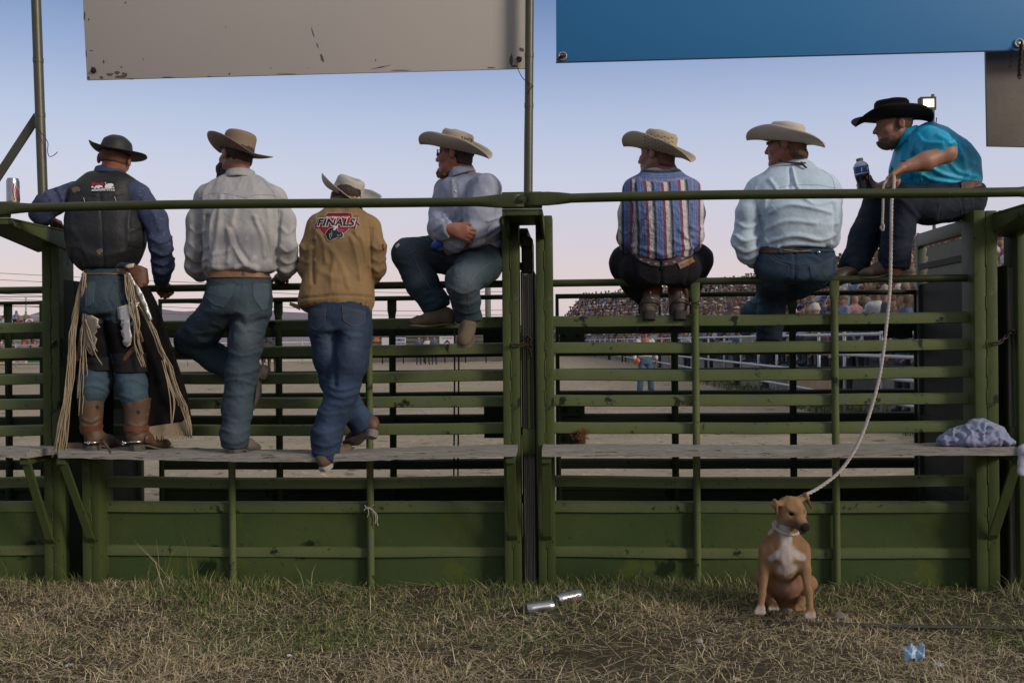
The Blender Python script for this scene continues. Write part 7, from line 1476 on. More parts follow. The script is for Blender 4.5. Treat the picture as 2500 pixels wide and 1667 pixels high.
    m = MB(); cc = q(.126, 0, -.011); m.lathe([(.002, .006), (.008, .0045), (.0112, .0), (.009, -.008)], cc, H.f, 14); kids.append(m.build('nose', M('dog_nose', (.010, .0095, .010), .35, bump=.3, bscale=400), None, True))
    m = MB(); m.tube([q(.122, .004, -.036), q(.10, .022, -.042), q(.07, .033, -.038)], .0022, 5); m.tube([q(.122, -.004, -.036), q(.10, -.022, -.042), q(.07, -.033, -.038)], .0022, 5); kids.append(m.build('lips', M('dog_lip', (.012, .010, .010), .5), None, True))
    bm_ = MB(); a0 = D(1919, 1290, 5.09); cc, ax = D(1917, 1288, 5.09), nrm(D(1927, 1262, 5.07) - D(1914, 1306, 5.11)); u = nrm(np.cross(ax, V(0, 1, 0))); w_ = np.cross(ax, u); rr = []
    for i in range(41):
        t = i / 40 * 2 * math.pi; d = math.cos(t) * u + math.sin(t) * w_; h = bvh(o).ray_cast(Vector(cc), Vector(d), .2); rr.append(cc + d * ((h[3] if h[0] is not None and h[3] < .11 else .075) + .004))
    rope_tube(bm_, rr, .007, 160); kids.append(bm_.build('rope_collar', ROPE, None, True))
    for k_ in kids: k_.data.transform(Matrix.Translation(-Vector(base))); k_.parent = o
dog()
# ------------------------------------------------------------------ things lying about
ALU = M('aluminium', (.46, .47, .50), .34, (.30, .31, .33), .8, 20, metal=.85); PRINTS = M('can_print', (.10, .11, .14), .35, metal=.5); REDP = M('can_red', (.35, .02, .03), .4)
def can(a, ax, h, r, label, dent=0.0, red=False, squash=None):
    a, ax = np.asarray(a, float), nrm(ax); n = 26; u = nrm(np.cross(ax, V(.1, .2, 1) if abs(ax[2]) < .9 else V(0, 1, 0))); w_ = np.cross(ax, u)
    prof = [(r * .70, .000), (r * .80, -.002), (r * .86, .002), (r, .012), (r, h * .2), (r, h * .4), (r, h * .6), (r, h * .8), (r, h - .016), (r * .86, h - .005), (r * .87, h - .002), (r * .83, h), (r * .80, h - .005), (0.001, h - .005)]
    vs = []; t = np.linspace(0, 2 * math.pi, n, endpoint=False)
    for rr, z in prof:
        d = dent * np.exp(-((z / h - .5) / .22) ** 2) * np.maximum(0, np.cos(t - 1.2)) ** 2
        vs.append(a + ax * z + ((rr - d * rr)[:, None] if hasattr(d, 'shape') else rr) * (np.cos(t)[:, None] * u + np.sin(t)[:, None] * w_))
    m = len(prof); f = [[i * n + j, i * n + (j + 1) % n, (i + 1) * n + (j + 1) % n, (i + 1) * n + j] for i in range(m - 1) for j in range(n)] + [list(range(n))[::-1], list(range((m - 1) * n, m * n))]
    o = surf('drink_can', np.concatenate(vs), f, ALU, None, base=a); tag(o, label, 'can')
    ps = []
    for k_ in range(5):
        t0 = 2.2 + k_ * .26; pts = [a + ax * h * z + (r + .0006) * (math.cos(t0 + .1 * math.sin(9 * z)) * u + math.sin(t0 + .1 * math.sin(9 * z)) * w_) for z in np.linspace(.18 + .05 * (k_ % 2), .78 - .08 * (k_ % 3), 7)]
        b = MB(); b.tube(pts, .0022 if k_ % 2 else .0035, 5); ps.append(b.build('print', REDP if red and k_ < 3 else PRINTS, None, True))
    b = MB(); b.tube([a + ax * (h - .002) + u * .004, a + ax * (h - .002) + u * .018], .005, 6, flat=.4); ps.append(b.build('tab', ALU))
    for p in ps: p.data.transform(Matrix.Translation(-Vector(a))); p.parent = o
c0 = P(32, 505, 5.22); can(V(c0[0], c0[1], RZ + .0265), (0, 0, 1), .148, .033, 'tall silver drink can standing on the front rail at the left edge', red=True)
g0 = PG(1285, 1487, .028); g1 = PG(1345, 1462, .028); can(g0, V(.93, .34, .05), .150, .0335, 'crushed silver can lying on its side, left of the pair in the grass', .35)
g1 = PG(1362, 1468, .028); can(g1 + V(.125, .07, .02), V(-.86, -.5, -.06), .150, .0335, 'silver can with red print lying beside the other one, its top towards the camera', .2, True)
# crumpled shirt on the plank
def cloth_heap():
    F = Field(.0062); D = lambda x, y, Y: P(x, y, Y)
    for (x, y, Y, rx_, ry_, rz_) in ((2350, 1068, 5.50, 42, .09, 24), (2390, 1056, 5.52, 44, .09, 32), (2425, 1066, 5.50, 34, .085, 26), (2316, 1076, 5.48, 26, .06, 14), (2452, 1079, 5.47, 26, .05, 9), (2385, 1076, 5.44, 54, .05, 14)):
        F.ell(D(x, y, Y), (S(rx_, Y), ry_, S(rz_, Y)), None, .02)
    F.cut(V(0, 0, PZ + .0425), V(0, 0, -1))
    v, f = F.mesh(1); v = crumple(v, f, .009, 22, 3, (1, 1, .6)); v = crumple(v, f, .004, 48, 8)
    z = lambda l: [(2250 + x / 9.408, 980 + y / 9.408) for x, y in l]
    v = folds(v, f, [(z([(1040, 560), (1080, 660), (1160, 760)]), 3.2, .014), (z([(720, 760), (760, 640), (1000, 570)]), 3.5, .012), (z([(1440, 520), (1430, 680), (1420, 860)]), 3.5, .014), (z([(1520, 580), (1470, 700), (1440, 860)]), 3, -.012), (z([(1160, 680), (1300, 640), (1400, 800)]), 3.2, .012), (z([(560, 700), (640, 760), (800, 770)]), 3, -.012), (z([(1600, 600), (1690, 640), (1600, 700)]), 3, .012), (z([(820, 780), (900, 860), (840, 940)]), 3, -.012), (z([(1000, 940), (1080, 820), (1160, 800)]), 3, .012), (z([(1700, 900), (1850, 860), (2000, 960)]), 3, .010), (z([(1480, 960), (1640, 860), (1800, 860)]), 3, .010), (z([(400, 880), (560, 900), (760, 900)]), 3, .008)])
    v[:, 2] = np.maximum(v[:, 2], PZ + .0425)
    o = mk('crumpled_shirt', v, f, M('blue_grey_cloth', (.24, .265, .375), .85, (.20, .225, .33), .8, 12, grain=.06, gscale=380, bump=.3, bscale=130), None, base=D(2385, 1086, 5.5)); tag(o, 'crumpled blue grey shirt thrown on the right end of the plank', 'shirt')
    F = Field(.006); F.cone(P(2500, 1100, 5.40), P(2496, 1152, 5.39), .03, .022, .02, flat=(V(0, 1, 0), .5)); F.cone(P(2520, 1085, 5.44), P(2500, 1100, 5.40), .03, .03, .02); v, f = F.mesh(1); v = crumple(v, f, .006, 22, 5)
    tag(mk('hanging_cloth', v, f, M('pale_lilac_cloth', (.36, .36, .44), .85), None, base=P(2500, 1150, 5.4)), 'scrap of pale cloth hanging off the plank end at the right edge', 'cloth')
cloth_heap()
# rag on the slat, knotted strip on the bar
def scraps(name, c, r, n, mat, label, cat, seed, ln=.03):
    rg = np.random.default_rng(seed); m = MB()
    for i in range(n):
        p = np.array(c) + rg.normal(0, r * .45, 3); q = [p]
        for j in range(4): q.append(q[-1] + rg.normal(0, ln * .4, 3) + V(0, -.002, -.002))
        m.tube(spline(q, 9), .0016, 4)
    tag(m.build(name, mat, None, True, base=c), label, cat)
scraps('hair_tuft', P(1418, 1064, 5.74), .022, 110, M('russet_fibre', (.20, .085, .035), .9, (.12, .055, .03), .8, 40), 'tuft of russet animal hair caught on the gate slat', 'tuft', 3)
m = MB(); rg = np.random.default_rng(4)
for pts in ([(890, 1232), (897, 1240), (905, 1236), (912, 1232)], [(892, 1244), (902, 1240), (910, 1246), (918, 1252), (922, 1262), (920, 1274), (924, 1282)], [(898, 1236), (900, 1252), (896, 1262)], [(906, 1240), (914, 1250), (918, 1264), (916, 1278)], [(894, 1238), (888, 1246)]):
    m.tube(spline([P(x, y, 5.700 - .004 * (i % 2)) for i, (x, y) in enumerate(pts)], 12), .0042, 5, flat=.5)
tag(m.build('knotted_strip', M('dirty_white_cloth', (.40, .38, .34), .9), None, True, base=P(905, 1250, 5.7)), 'torn whitish strip knotted round the gate bar', 'strip')
m = MB()
for pts in ([(863, 702), (872, 697), (875, 690)], [(862, 704), (868, 712)]): m.tube([P(x, y, YR - .03) for x, y in pts], .004, 5)
tag(m.build('twine', M('straw_twine', (.30, .26, .18), .9), None, True, base=P(868, 702, YR - .03)), 'frayed end of twine on the far pipe beside the tan jacket', 'twine')
# hose, board, stones and litter in the grass
m = MB(); m.tube(spline([PG(1870, 1526, .008), PG(1960, 1521, .014), PG(2080, 1525, .016), PG(2220, 1529, .016), PG(2360, 1531, .016), PG(2620, 1534, .012)], 30), .0105, 10)
tag(m.build('hose', M('black_rubber', (.022, .021, .020), .6, (.05, .045, .04), .8, 20), None, True, base=PG(2100, 1526)), 'black hose lying in the grass in front of the dog', 'hose')
def rock(px, py, r, fl, mat, label, seed, cat='stone', name='stone', z=0.0):
    c = PG(px, py, z); F = Field(max(.0035, r / 9)); rg = np.random.default_rng(seed)
    for k in range(5): F.ell(c + V(*rg.normal(0, r * .25, 2), r * fl * .3), (r * rg.uniform(.5, .8), r * rg.uniform(.4, .7), r * fl * rg.uniform(.6, .9)), None, r * .2)
    v, f = F.mesh(1); v = crumple(v, f, r * .05, 1.2 / r, seed); tag(mk(name, v, f, mat, None, base=c), label, cat)
STONE = M('grey_stone', (.20, .185, .165), .9, (.13, .12, .105), .8, 20, bump=.4, bscale=40); PALE_S = M('pale_stone', (.34, .32, .29), .9, (.26, .24, .22), .8, 20)
rock(2048, 1506, .052, .35, STONE, 'flat grey stone in the grass right of the dog\'s paw', 1); rock(1912, 1492, .050, .5, STONE, 'grey stone between the dog\'s front paws', 2)
rock(1800, 1522, .014, .7, PALE_S, 'small pale stone in the grass left of the dog', 3); rock(1528, 1432, .011, .8, PALE_S, 'tiny white stone at the foot of the gate panel', 4); rock(1640, 1428, .012, .6, PALE_S, 'tiny pale stone below the gate bar left of the dog', 5); rock(1708, 1566, .022, .5, PALE_S, 'pale flat pebble in the foreground left of the hose', 8); rock(1800, 1662, .020, .5, PALE_S, 'pale pebble at the bottom edge of the photo', 9); rock(275, 1410, .035, .6, STONE, 'rounded stone at the foot of the left post', 10)
rock(1225, 1458, .12, .22, SOIL, 'low bare mound of soil left of the cans', 12, 'mound', 'soil_mound'); rock(494, 1448, .02, .5, STONE, 'dark stone in the grass under the left gate', 15)
def litter(px, py, r, mat, label, seed, cat='paper', name='crumpled_paper', fl=.6):
    c = PG(px, py, .012); rg = np.random.default_rng(seed); bm = bmesh.new(); bmesh.ops.create_icosphere(bm, subdivisions=3, radius=1)
    v = np.array([x.co[:] for x in bm.verts]); f = [[q.index for q in x.verts] for x in bm.faces]; bm.free()
    k = .8 + .28 * sines(v, 2.6, seed) + .14 * sines(v, 6, seed + 1); v = v * k[:, None] * r * V(1, .8, fl); tag(mk(name, v + c + V(0, 0, r * fl * .5), f, mat, None, False, base=c), label, cat)
WP = M('white_paper', (.55, .54, .53), .8); litter(810, 1410, .030, WP, 'crumpled white paper at the foot of the left gate', 21, fl=.75); litter(706, 1600, .014, WP, 'small scrap of white paper in the straw', 22, fl=.3); litter(56, 1612, .05, M('dull_paper', (.30, .285, .26), .85), 'flattened torn paper at the lower left corner', 23, fl=.08); litter(168, 1624, .018, M('foil', (.40, .40, .42), .4, metal=.5), 'scrap of grey foil in the straw at lower left', 24, fl=.4); litter(2292, 1624, .02, M('grey_plastic', (.36, .36, .36), .6), 'small grey plastic scrap right of the blue wrapper', 25, fl=.4); litter(1245, 1340, .012, WP, 'small white fluff stuck to the gate band', 26)
def wrapper():
    c = PG(2232, 1612, .01); n = 14; vs = []; rg = np.random.default_rng(9)
    for j in range(n):
        for i in range(n):
            u, w_ = i / (n - 1) - .5, j / (n - 1) - .5; vs.append(c + V(u * .085 + .01 * w_, w_ * .035 + .01 * math.sin(9 * u), .012 + .05 * (w_ + .5) + .010 * math.sin(11 * u + 7 * w_) + .006 * math.sin(23 * u - 15 * w_)))
    f = [[j * n + i, j * n + i + 1, (j + 1) * n + i + 1, (j + 1) * n + i] for j in range(n - 1) for i in range(n - 1)]
    o = mk('plastic_wrapper', vs, f, M('pale_blue_plastic', (.32, .44, .53), .35, (.20, .33, .50), .9, 34), None, True, base=c); md = o.modifiers.new('t', 'SOLIDIFY'); md.thickness = .0015; tag(o, 'crumpled pale blue plastic wrapper in the grass at lower right', 'wrapper')
wrapper()
m = MB(); a, b = PG(345, 1424, .012), PG(760, 1410, .012); m.bar(a, b, .06, .03, V(0, 1, 0), .004); tag(m.build('board', WOODM, None, base=a), 'weathered board lying along the foot of the left gate', 'board')
m = MB(); m.box(P(2456, 1446, 5.66), P(2520, 1478, 5.63), .003); o = m.build('hinge_foot', IRON, None, base=P(2488, 1478, 5.65)); tag(o, 'rusty steel foot plate with a bolt hole at the lower right corner', 'plate')
# ------------------------------------------------------------------ beyond the chutes: arena, stands, crowd
def CAMX(xc, d, z=0.0):
    """Point at xc metres right of the camera axis, d metres along it."""
    p = CAM + R0 * xc + FW * d; return V(p[0], p[1], z)
ALW = M('silver_pipe', (.46, .48, .50), .4, (.36, .38, .40), .8, 6, metal=.35); SEAT = M('bleacher_plank', (.33, .30, .27), .8, (.24, .22, .2), .8, 4); GRN_RAIL = M('stand_rail', (.055, .075, .055), .6); CONC = M('concrete', (.27, .26, .25), .9, (.20, .195, .185), .8, 3)
# the right stand: plan of its front edge, curving away at the far end
FR_ = np.array([(7.6, 13), (7.7, 20), (7.9, 32), (8.3, 48), (8.6, 64), (8.2, 80), (6.8, 94), (3.5, 104)]); BK_ = np.array([(19.5, 13), (20.2, 20), (20.8, 34), (21.2, 50), (20.9, 66), (19.2, 84), (14.5, 100), (8.0, 112)])
FRS, BKS = spline([(a, b, 0) for a, b in FR_], 200)[:, :2], spline([(a, b, 0) for a, b in BK_], 200)[:, :2]
NROW = 15
def row_pt(k, i, up=0.0):
    t = k / (NROW - 1); q = FRS[i] * (1 - t) + BKS[i] * t; return CAMX(q[0], q[1], 0.75 + t * 4.9 + up)
def stand():
    g = empty('grandstand', CAMX(8, 40), 'long grandstand full of people along the right side of the arena', 'grandstand')
    m = MB()
    for k in range(NROW):
        a = np.array([row_pt(k, i) for i in range(0, 200, 4)]); w_ = np.array([row_pt(min(k + 1, NROW), i) if k < NROW - 1 else row_pt(k, i) + nrm(row_pt(k, i) - row_pt(k - 1, i)) * .8 for i in range(0, 200, 4)]); w_[:, 2] = a[:, 2]; n = len(a)
        vs = np.concatenate([a, w_, a - V(0, 0, .35)]); f = [[i, i + 1, n + i + 1, n + i] for i in range(n - 1)] + [[2 * n + i, 2 * n + i + 1, i + 1, i] for i in range(n - 1)]
        m.add(vs, f)
    m.build('tiers', CONC, g)
    m = MB()
    for k in range(NROW):
        a = np.array([row_pt(k, i, .40) + V(.12, 0, 0) for i in range(0, 200, 5)]); m.tube(a, .10, 4, flat=.3)
    m.build('benches', SEAT, g)['kind'] = 'stuff'
    m = MB()
    for up in (0.55, .95): m.tube([row_pt(NROW - 1, i, up) + nrm(R0) * .9 for i in range(0, 200, 5)], .05, 5)
    for i in range(0, 200, 5): a = row_pt(NROW - 1, i, -.2) + nrm(R0) * .9; m.tube([a, a + V(0, 0, 1.25)], .05, 5)
    m.build('back_rail', GRN_RAIL, g)
    m = MB()
    for k in range(NROW):                                            # the pale open end of the stand
        a = row_pt(k, 199, .2); m.tube([a, a + V(.2, -3, 0) * .5], .06, 4)
        b = row_pt(k, 196, .9); m.tube([row_pt(k, 196, -.3), b], .05, 4)
    for up in (.5, .75, 1.0): m.tube([row_pt(k, 197, up) for k in range(NROW)], .045, 4)
    m.build('end_railing', ALW, g)
    m = MB()
    for i in (26, 58, 96, 140):
        for d in (0, 3):
            a, b = row_pt(0, i + d, .2), row_pt(NROW - 1, i + d, .2); m.bar(a + V(0, 0, .25), b + V(0, 0, .25), .16, .5, V(1, 0, 0) if False else nrm(FW), .01)
    m.build('aisle_parapet', CONC, g)
    m = MB()
    m.add(np.concatenate([np.array([row_pt(0, i) - nrm(R0) * .15 for i in range(0, 200, 5)]), np.array([row_pt(0, i, -.95) - nrm(R0) * .15 for i in range(0, 200, 5)])]), [[i, i + 1, 40 + i + 1, 40 + i] for i in range(39)])
    m.build('front_wall', CONC, g)
stand()
# the silver pipe fence before the stand
FN = spline([(a, b, 0) for a, b in ((6.3, 13), (6.35, 20), (6.6, 30), (7.1, 46), (7.4, 62), (7.1, 78), (5.9, 91), (2.8, 100), (-3, 104))], 120)[:, :2]
m = MB()
for z in (.35, .75, 1.12, 1.5): m.tube([CAMX(a, b, z) for i, (a, b) in enumerate(FN)], .034, 6)
g = empty('pipe_fence', CAMX(6.4, 20), 'silver pipe fence round the arena before the right grandstand', 'fence')
m.build('pipes', ALW, g, True); last = -9
for i in range(1, 120):
    a, b = FN[i]
    if b - last > (1.5 if b < 30 else 2.6) or (i > 95 and i % 4 == 0):
        m = MB(); m.tube([CAMX(a, b, 0), CAMX(a, b, 1.55)], .032, 6); m.build('upright', ALW, g, True); last = b
m = MB(); P1_, P2_ = CAMX(6.42, 23.2, .12), CAMX(6.3, 19.6, .10); m.hexa([P1_, P2_, P2_ + V(.03, 0, 0), P1_ + V(.03, 0, 0), P1_ + V(0, 0, .5), P2_ + V(0, 0, .62), P2_ + V(.03, 0, .62), P1_ + V(.03, 0, .5)]); tag(m.build('plywood_sheet', M('bare_plywood', (.36, .27, .17), .8, (.27, .18, .1), .8, 2), None, base=P1_), 'sheet of bare plywood leaning on the silver pipe fence', 'plywood')
rg = np.random.default_rng(12)
vw, qw, tw, cw = blades(5000, (0, 1), (0, 1), .06, .30, .008, .8, [(.05, .085, .03), (.07, .10, .035), (.10, .11, .05)], 33)
loc = rg.uniform(0, 1, len(vw) // 5) ** 1.5; ii = (loc * 40).astype(int); base_ = np.array([CAMX(FN[i][0] - rg.uniform(-.5, .6), FN[i][1] + rg.uniform(-.4, .4)) for i in ii]); r0 = vw.reshape(-1, 5, 3); ctr = r0[:, :2].mean(1, keepdims=True); r0 = r0 - ctr + base_[:, None, :]
tag(mk('weeds', r0.reshape(-1, 3), qw.tolist() + tw.tolist(), GRASS, col=cw), 'green weeds along the foot of the silver fence', 'weeds', kind='stuff')

# spectators -----------------------------------------------------------------------------
SKC, HRC = (.34, .19, .13), (.035, .022, .014)
def spectator_mesh(kind, h=.042):
    """One seated figure, hands in its lap, facing -y; material 0 skin, 1 top, 2 hat or hair, 3 trousers."""
    F = Field(h); Z = V(0, 0, 0)
    lean = {'hat': .05, 'cap': .0, 'hair': -.03, 'arms': .08}[kind]
    F.cone(V(0, .02, .08), V(0, .03 - lean, .42), .15, .17, .06, flat=(V(0, 1, 0), .72)); F.cone(V(-.12, .02 - lean, .44), V(.12, .02 - lean, .44), .09, .09, .05)
    hd = V(0, -.02 - lean, .66); F.cone(V(0, .0 - lean, .50), hd, .055, .06, .03); F.ell(hd, (.078, .098, .118), None, .02)
    for t in (-1, 1):
        el = V(t * .24, -.06 - lean, .24) if kind != 'arms' else V(t * .2, -.16 - lean, .34); ha = V(t * .06, -.26, .18) if kind != 'arms' else V(t * .03, -.30, .46)
        F.cone(V(t * .19, .01 - lean, .44), el, .062, .05, .03); F.cone(el, ha, .048, .038, .02); F.ell(ha, (.04, .05, .04), None, .01)
        F.cone(V(t * .10, 0, .08), V(t * .13, -.40, .12), .10, .08, .05); F.cone(V(t * .13, -.40, .12), V(t * .12, -.36, -.36), .07, .055, .03); F.cone(V(t * .12, -.36, -.38), V(t * .13, -.50, -.40), .05, .045, .02)
    if kind == 'hat':
        F.ell(hd + V(0, 0, .085), (.165, .19, .026), None, .006); F.ell(hd + V(0, 0, .14), (.085, .105, .085), None, .02)
    elif kind == 'cap': F.ell(hd + V(0, .0, .06), (.088, .108, .075), None, .01); F.ell(hd + V(0, -.12, .045), (.06, .07, .02), None, .01)
    else: F.ell(hd + V(0, .03, .03), (.092, .10, .115), None, .01); F.cone(hd + V(0, .07, 0), hd + V(0, .09, -.16), .07, .06, .02)
    v, f = F.mesh(1); c = v[f].mean(1); idx = np.ones(len(f), int); r = c - hd
    head_ = (c[:, 2] > .53) & (np.abs(c[:, 0]) < .24); idx[head_] = 0
    if kind == 'hat': idx[(r[:, 2] > .045)] = 2
    elif kind == 'cap': idx[head_ & (r[:, 2] > .025)] = 2
    else: idx[head_ & ((r[:, 1] > -.01) | (r[:, 2] > .075))] = 2
    for t in (-1, 1):
        ha = V(t * .06, -.26, .18) if kind != 'arms' else V(t * .03, -.30, .46); idx[(np.linalg.norm(c - ha, axis=1) < .07)] = 0
    idx[(c[:, 2] < .17) & ((c[:, 1] < -.10) | (c[:, 2] < .05)) & (idx != 0)] = 3
    return v, f, idx
KINDS_ = {k: spectator_mesh(k) for k in ('hat', 'cap', 'hair', 'arms')}
TOPS = [((.045, .05, .06), 'dark grey'), ((.42, .42, .44), 'white'), ((.05, .075, .15), 'navy blue'), ((.16, .21, .31), 'pale blue'), ((.19, .035, .04), 'red'), ((.07, .06, .055), 'brown'), ((.018, .018, .02), 'black'), ((.19, .14, .125), 'pink'), ((.10, .11, .065), 'olive'), ((.06, .10, .11), 'teal'), ((.16, .13, .095), 'tan'), ((.20, .06, .12), 'magenta')]
SKM = M('crowd_skin', (.26, .15, .105), .7); JEM = M('crowd_jeans', (.035, .05, .075), .9, (.025, .025, .03), .8, 2)
TOPM = {n: M('crowd_top_' + n.replace(' ', '_'), c, .85) for c, n in TOPS}
HDC = {'hat': [((.28, .235, .175), 'straw hat'), ((.035, .028, .024), 'black hat'), ((.40, .37, .33), 'white hat'), ((.17, .125, .09), 'brown hat')], 'cap': [((.03, .045, .10), 'blue cap'), ((.13, .025, .025), 'red cap'), ((.05, .05, .05), 'dark cap')], 'hair': [((.05, .03, .018), 'dark hair'), ((.14, .085, .045), 'fair hair')], 'arms': [((.045, .028, .018), 'dark hair and raised hands'), ((.13, .08, .045), 'fair hair and raised hands')]}
HDM = {n: M('crowd_' + n.replace(' ', '_'), c, .8) for l in HDC.values() for c, n in l}
seats = []; rs = np.random.default_rng(77)
for k in range(NROW):
    pts = np.array([row_pt(k, i, .46) for i in range(200)]); s_ = np.r_[0, np.cumsum(np.linalg.norm(np.diff(pts, axis=0), axis=1))]; u = rs.uniform(0, .4)
    while u < s_[-1]:
        i = np.searchsorted(s_, u) - 1; i = max(i, 0); p = pts[i] + (pts[min(i + 1, 199)] - pts[i]) * ((u - s_[i]) / max(1e-6, s_[min(i + 1, 199)] - s_[i]))
        aisle = any(abs(i - a - 1.5) < (1.6 if i < 70 else 2.2) for a in (26, 58, 96, 140))
        if not aisle and rs.uniform() < .93: seats.append((p, k))
        u += rs.uniform(.46, .62)
vis = []
for p, k in seats:
    q = proj(p[None])[0]; d = float((p - CAM) @ FW)
    if 1335 < q[0] < 2470 and d > 10: vis.append((d, p, k))
vis.sort(key=lambda t: t[0]); NEAR = vis[:270]; FAR = vis[270:]
MEC = {}
def seat_person(p, k, d, i, rs):
    kind = rs.choice(['hat', 'cap', 'hair', 'arms'], p=[.27, .20, .34, .19]); c, tn = TOPS[rs.choice(len(TOPS), p=[.12, .20, .12, .15, .07, .03, .09, .06, .03, .06, .04, .03])]; hl = HDC[kind]; _, hn = hl[rs.integers(len(hl))]
    yaw = math.atan2(FW[0], FW[1]); return kind, tn, hn
def crowd_person(p, k, kind, tn, hn, rot, sc, label=None, group='spectators seated in the right grandstand'):
    key = (kind, tn, hn)
    if key not in MEC:
        v, f, idx = KINDS_[kind]; o = mk('person', v, f, None, None, True, mats=[SKM, TOPM[tn], HDM[hn], JEM], midx=idx); MEC[key] = o.data; o.location = Vector(p)
    else:
        o = bpy.data.objects.new('person', MEC[key]); COL.objects.link(o); o.location = Vector(p)
    o.rotation_euler = (0, 0, rot); o.scale = (sc,) * 3
    band_ = 'lower' if k < 4 else ('middle' if k < 9 else 'upper')
    tag(o, label or f'spectator in a {tn} top, {hn}, {band_} rows of right grandstand', 'person', group); return o
for i, (d, p, k) in enumerate(NEAR):
    kind, tn, hn = seat_person(p, k, d, i, rs); crowd_person(p - V(0, 0, .05), k, kind, tn, hn, R(-70) + rs.normal(0, .35) + 0.0, rs.uniform(.92, 1.08))
# the rest of the crowd, far off, reads as one mass
LOWK = {k: spectator_mesh(k, .075) for k in KINDS_}
VV, FF, CC = [], [], []; n0 = 0
def add_far(p, rot, sc):
    global n0
    kind, tn, hn = seat_person(p, 0, 0, 0, rs); v, f, idx = LOWK[kind]; c_, s_ = math.cos(rot), math.sin(rot); v = v * sc; v = np.stack([v[:, 0] * c_ - v[:, 1] * s_, v[:, 0] * s_ + v[:, 1] * c_, v[:, 2]], -1) + p
    pal = np.array([(.26, .15, .105), next(c for c, n in TOPS if n == tn), next(c for c, n in HDC[kind] if n == hn), (.04, .045, .06)]); vc = np.zeros((len(v), 3)); cn = np.zeros(len(v))
    for q in range(4): np.add.at(vc, f[:, q], pal[idx]); np.add.at(cn, f[:, q], 1)
    VV.append(v); FF.append(f + n0); CC.append(vc / np.maximum(cn, 1)[:, None]); n0 += len(v)
for d, p, k in FAR: add_far(p - V(0, 0, .05), R(-75) + rs.normal(0, .4), rs.uniform(.92, 1.1))
CRM = M('crowd_colours', (.2, .2, .2), .85, attr=True)
tag(mk('crowd', np.concatenate(VV), np.concatenate(FF), CRM, col=np.concatenate(CC)), 'distant crowd filling the far end of the right grandstand', 'crowd', kind='stuff')

# people standing along the silver fence, seen through the gates
def stander_mesh(h=.04):
    F = Field(h); F.cone(V(0, 0, .95), V(0, 0, 1.40), .14, .17, .06, flat=(V(0, 1, 0), .7)); F.cone(V(-.12, 0, 1.43), V(.12, 0, 1.43), .085, .085, .04); hd = V(0, -.02, 1.66); F.cone(V(0, 0, 1.5), hd, .055, .06, .03); F.ell(hd, (.08, .10, .12), None, .02); F.ell(hd + V(0, .03, .04), (.09, .10, .105), None, .01)
    for t in (-1, 1):
        F.cone(V(t * .18, 0, 1.43), V(t * .25, .02, 1.15), .06, .048, .03); F.cone(V(t * .25, .02, 1.15), V(t * .22, -.16, .98), .046, .036, .02); F.ell(V(t * .22, -.20, .96), (.04, .05, .04), None, .01); F.cone(V(t * .09, 0, .92), V(t * .11, 0, .48), .10, .07, .05); F.cone(V(t * .11, 0, .48), V(t * .12, .02, .08), .07, .055, .03); F.cone(V(t * .12, .04, .04), V(t * .14, -.12, .03), .05, .04, .02)
    v, f = F.mesh(1); c = v[f].mean(1); idx = np.ones(len(f), int); idx[c[:, 2] < .98] = 3; idx[c[:, 2] > 1.53] = 0; r = c - hd; idx[(c[:, 2] > 1.53) & ((r[:, 1] > 0) | (r[:, 2] > .075))] = 2
    for t in (-1, 1): idx[np.linalg.norm(c - V(t * .22, -.19, .96), axis=1) < .08] = 0
    return v, f, idx
KINDS_['stander'] = stander_mesh(); HDC['stander'] = HDC['hair']
STAND = [(7.1, 25, 'red', 'dark hair', 'woman in a red top standing behind the silver fence', 'x'), (7.0, 31, 'navy blue', 'dark hair', 0, 0), (7.3, 37, 'black', 'fair hair', 0, 0), (7.2, 41, 'white', 'dark hair', 0, 0), (7.5, 46, 'navy blue', 'fair hair', 0, 0), (7.7, 52, 'red', 'dark hair', 0, 0), (7.0, 21, 'dark grey', 'fair hair', 0, 0), (7.2, 18.4, 'navy blue', 'dark hair', 0, 0), (6.9, 16.4, 'black', 'dark hair', 0, 0), (7.0, 22.5, 'magenta', 'dark hair', 0, 0), (7.1, 28, 'teal', 'fair hair', 0, 0), (7.6, 58, 'white', 'fair hair', 0, 0), (7.4, 66, 'pink', 'dark hair', 0, 0), (7.0, 72, 'navy blue', 'dark hair', 0, 0)]
for i, (xc, d, tn, hn, _, _) in enumerate(STAND):
    near = 'near the chutes' if d < 22 else ('mid arena' if d < 42 else 'far end')
    crowd_person(CAMX(xc, d, .0 if d > 30 else .05), 0, 'stander', tn, hn, R(-80) + rs.normal(0, .6), rs.uniform(.95, 1.04), f'person in a {tn} top, {hn}, behind the silver fence, {near}', 'people standing behind the silver fence')
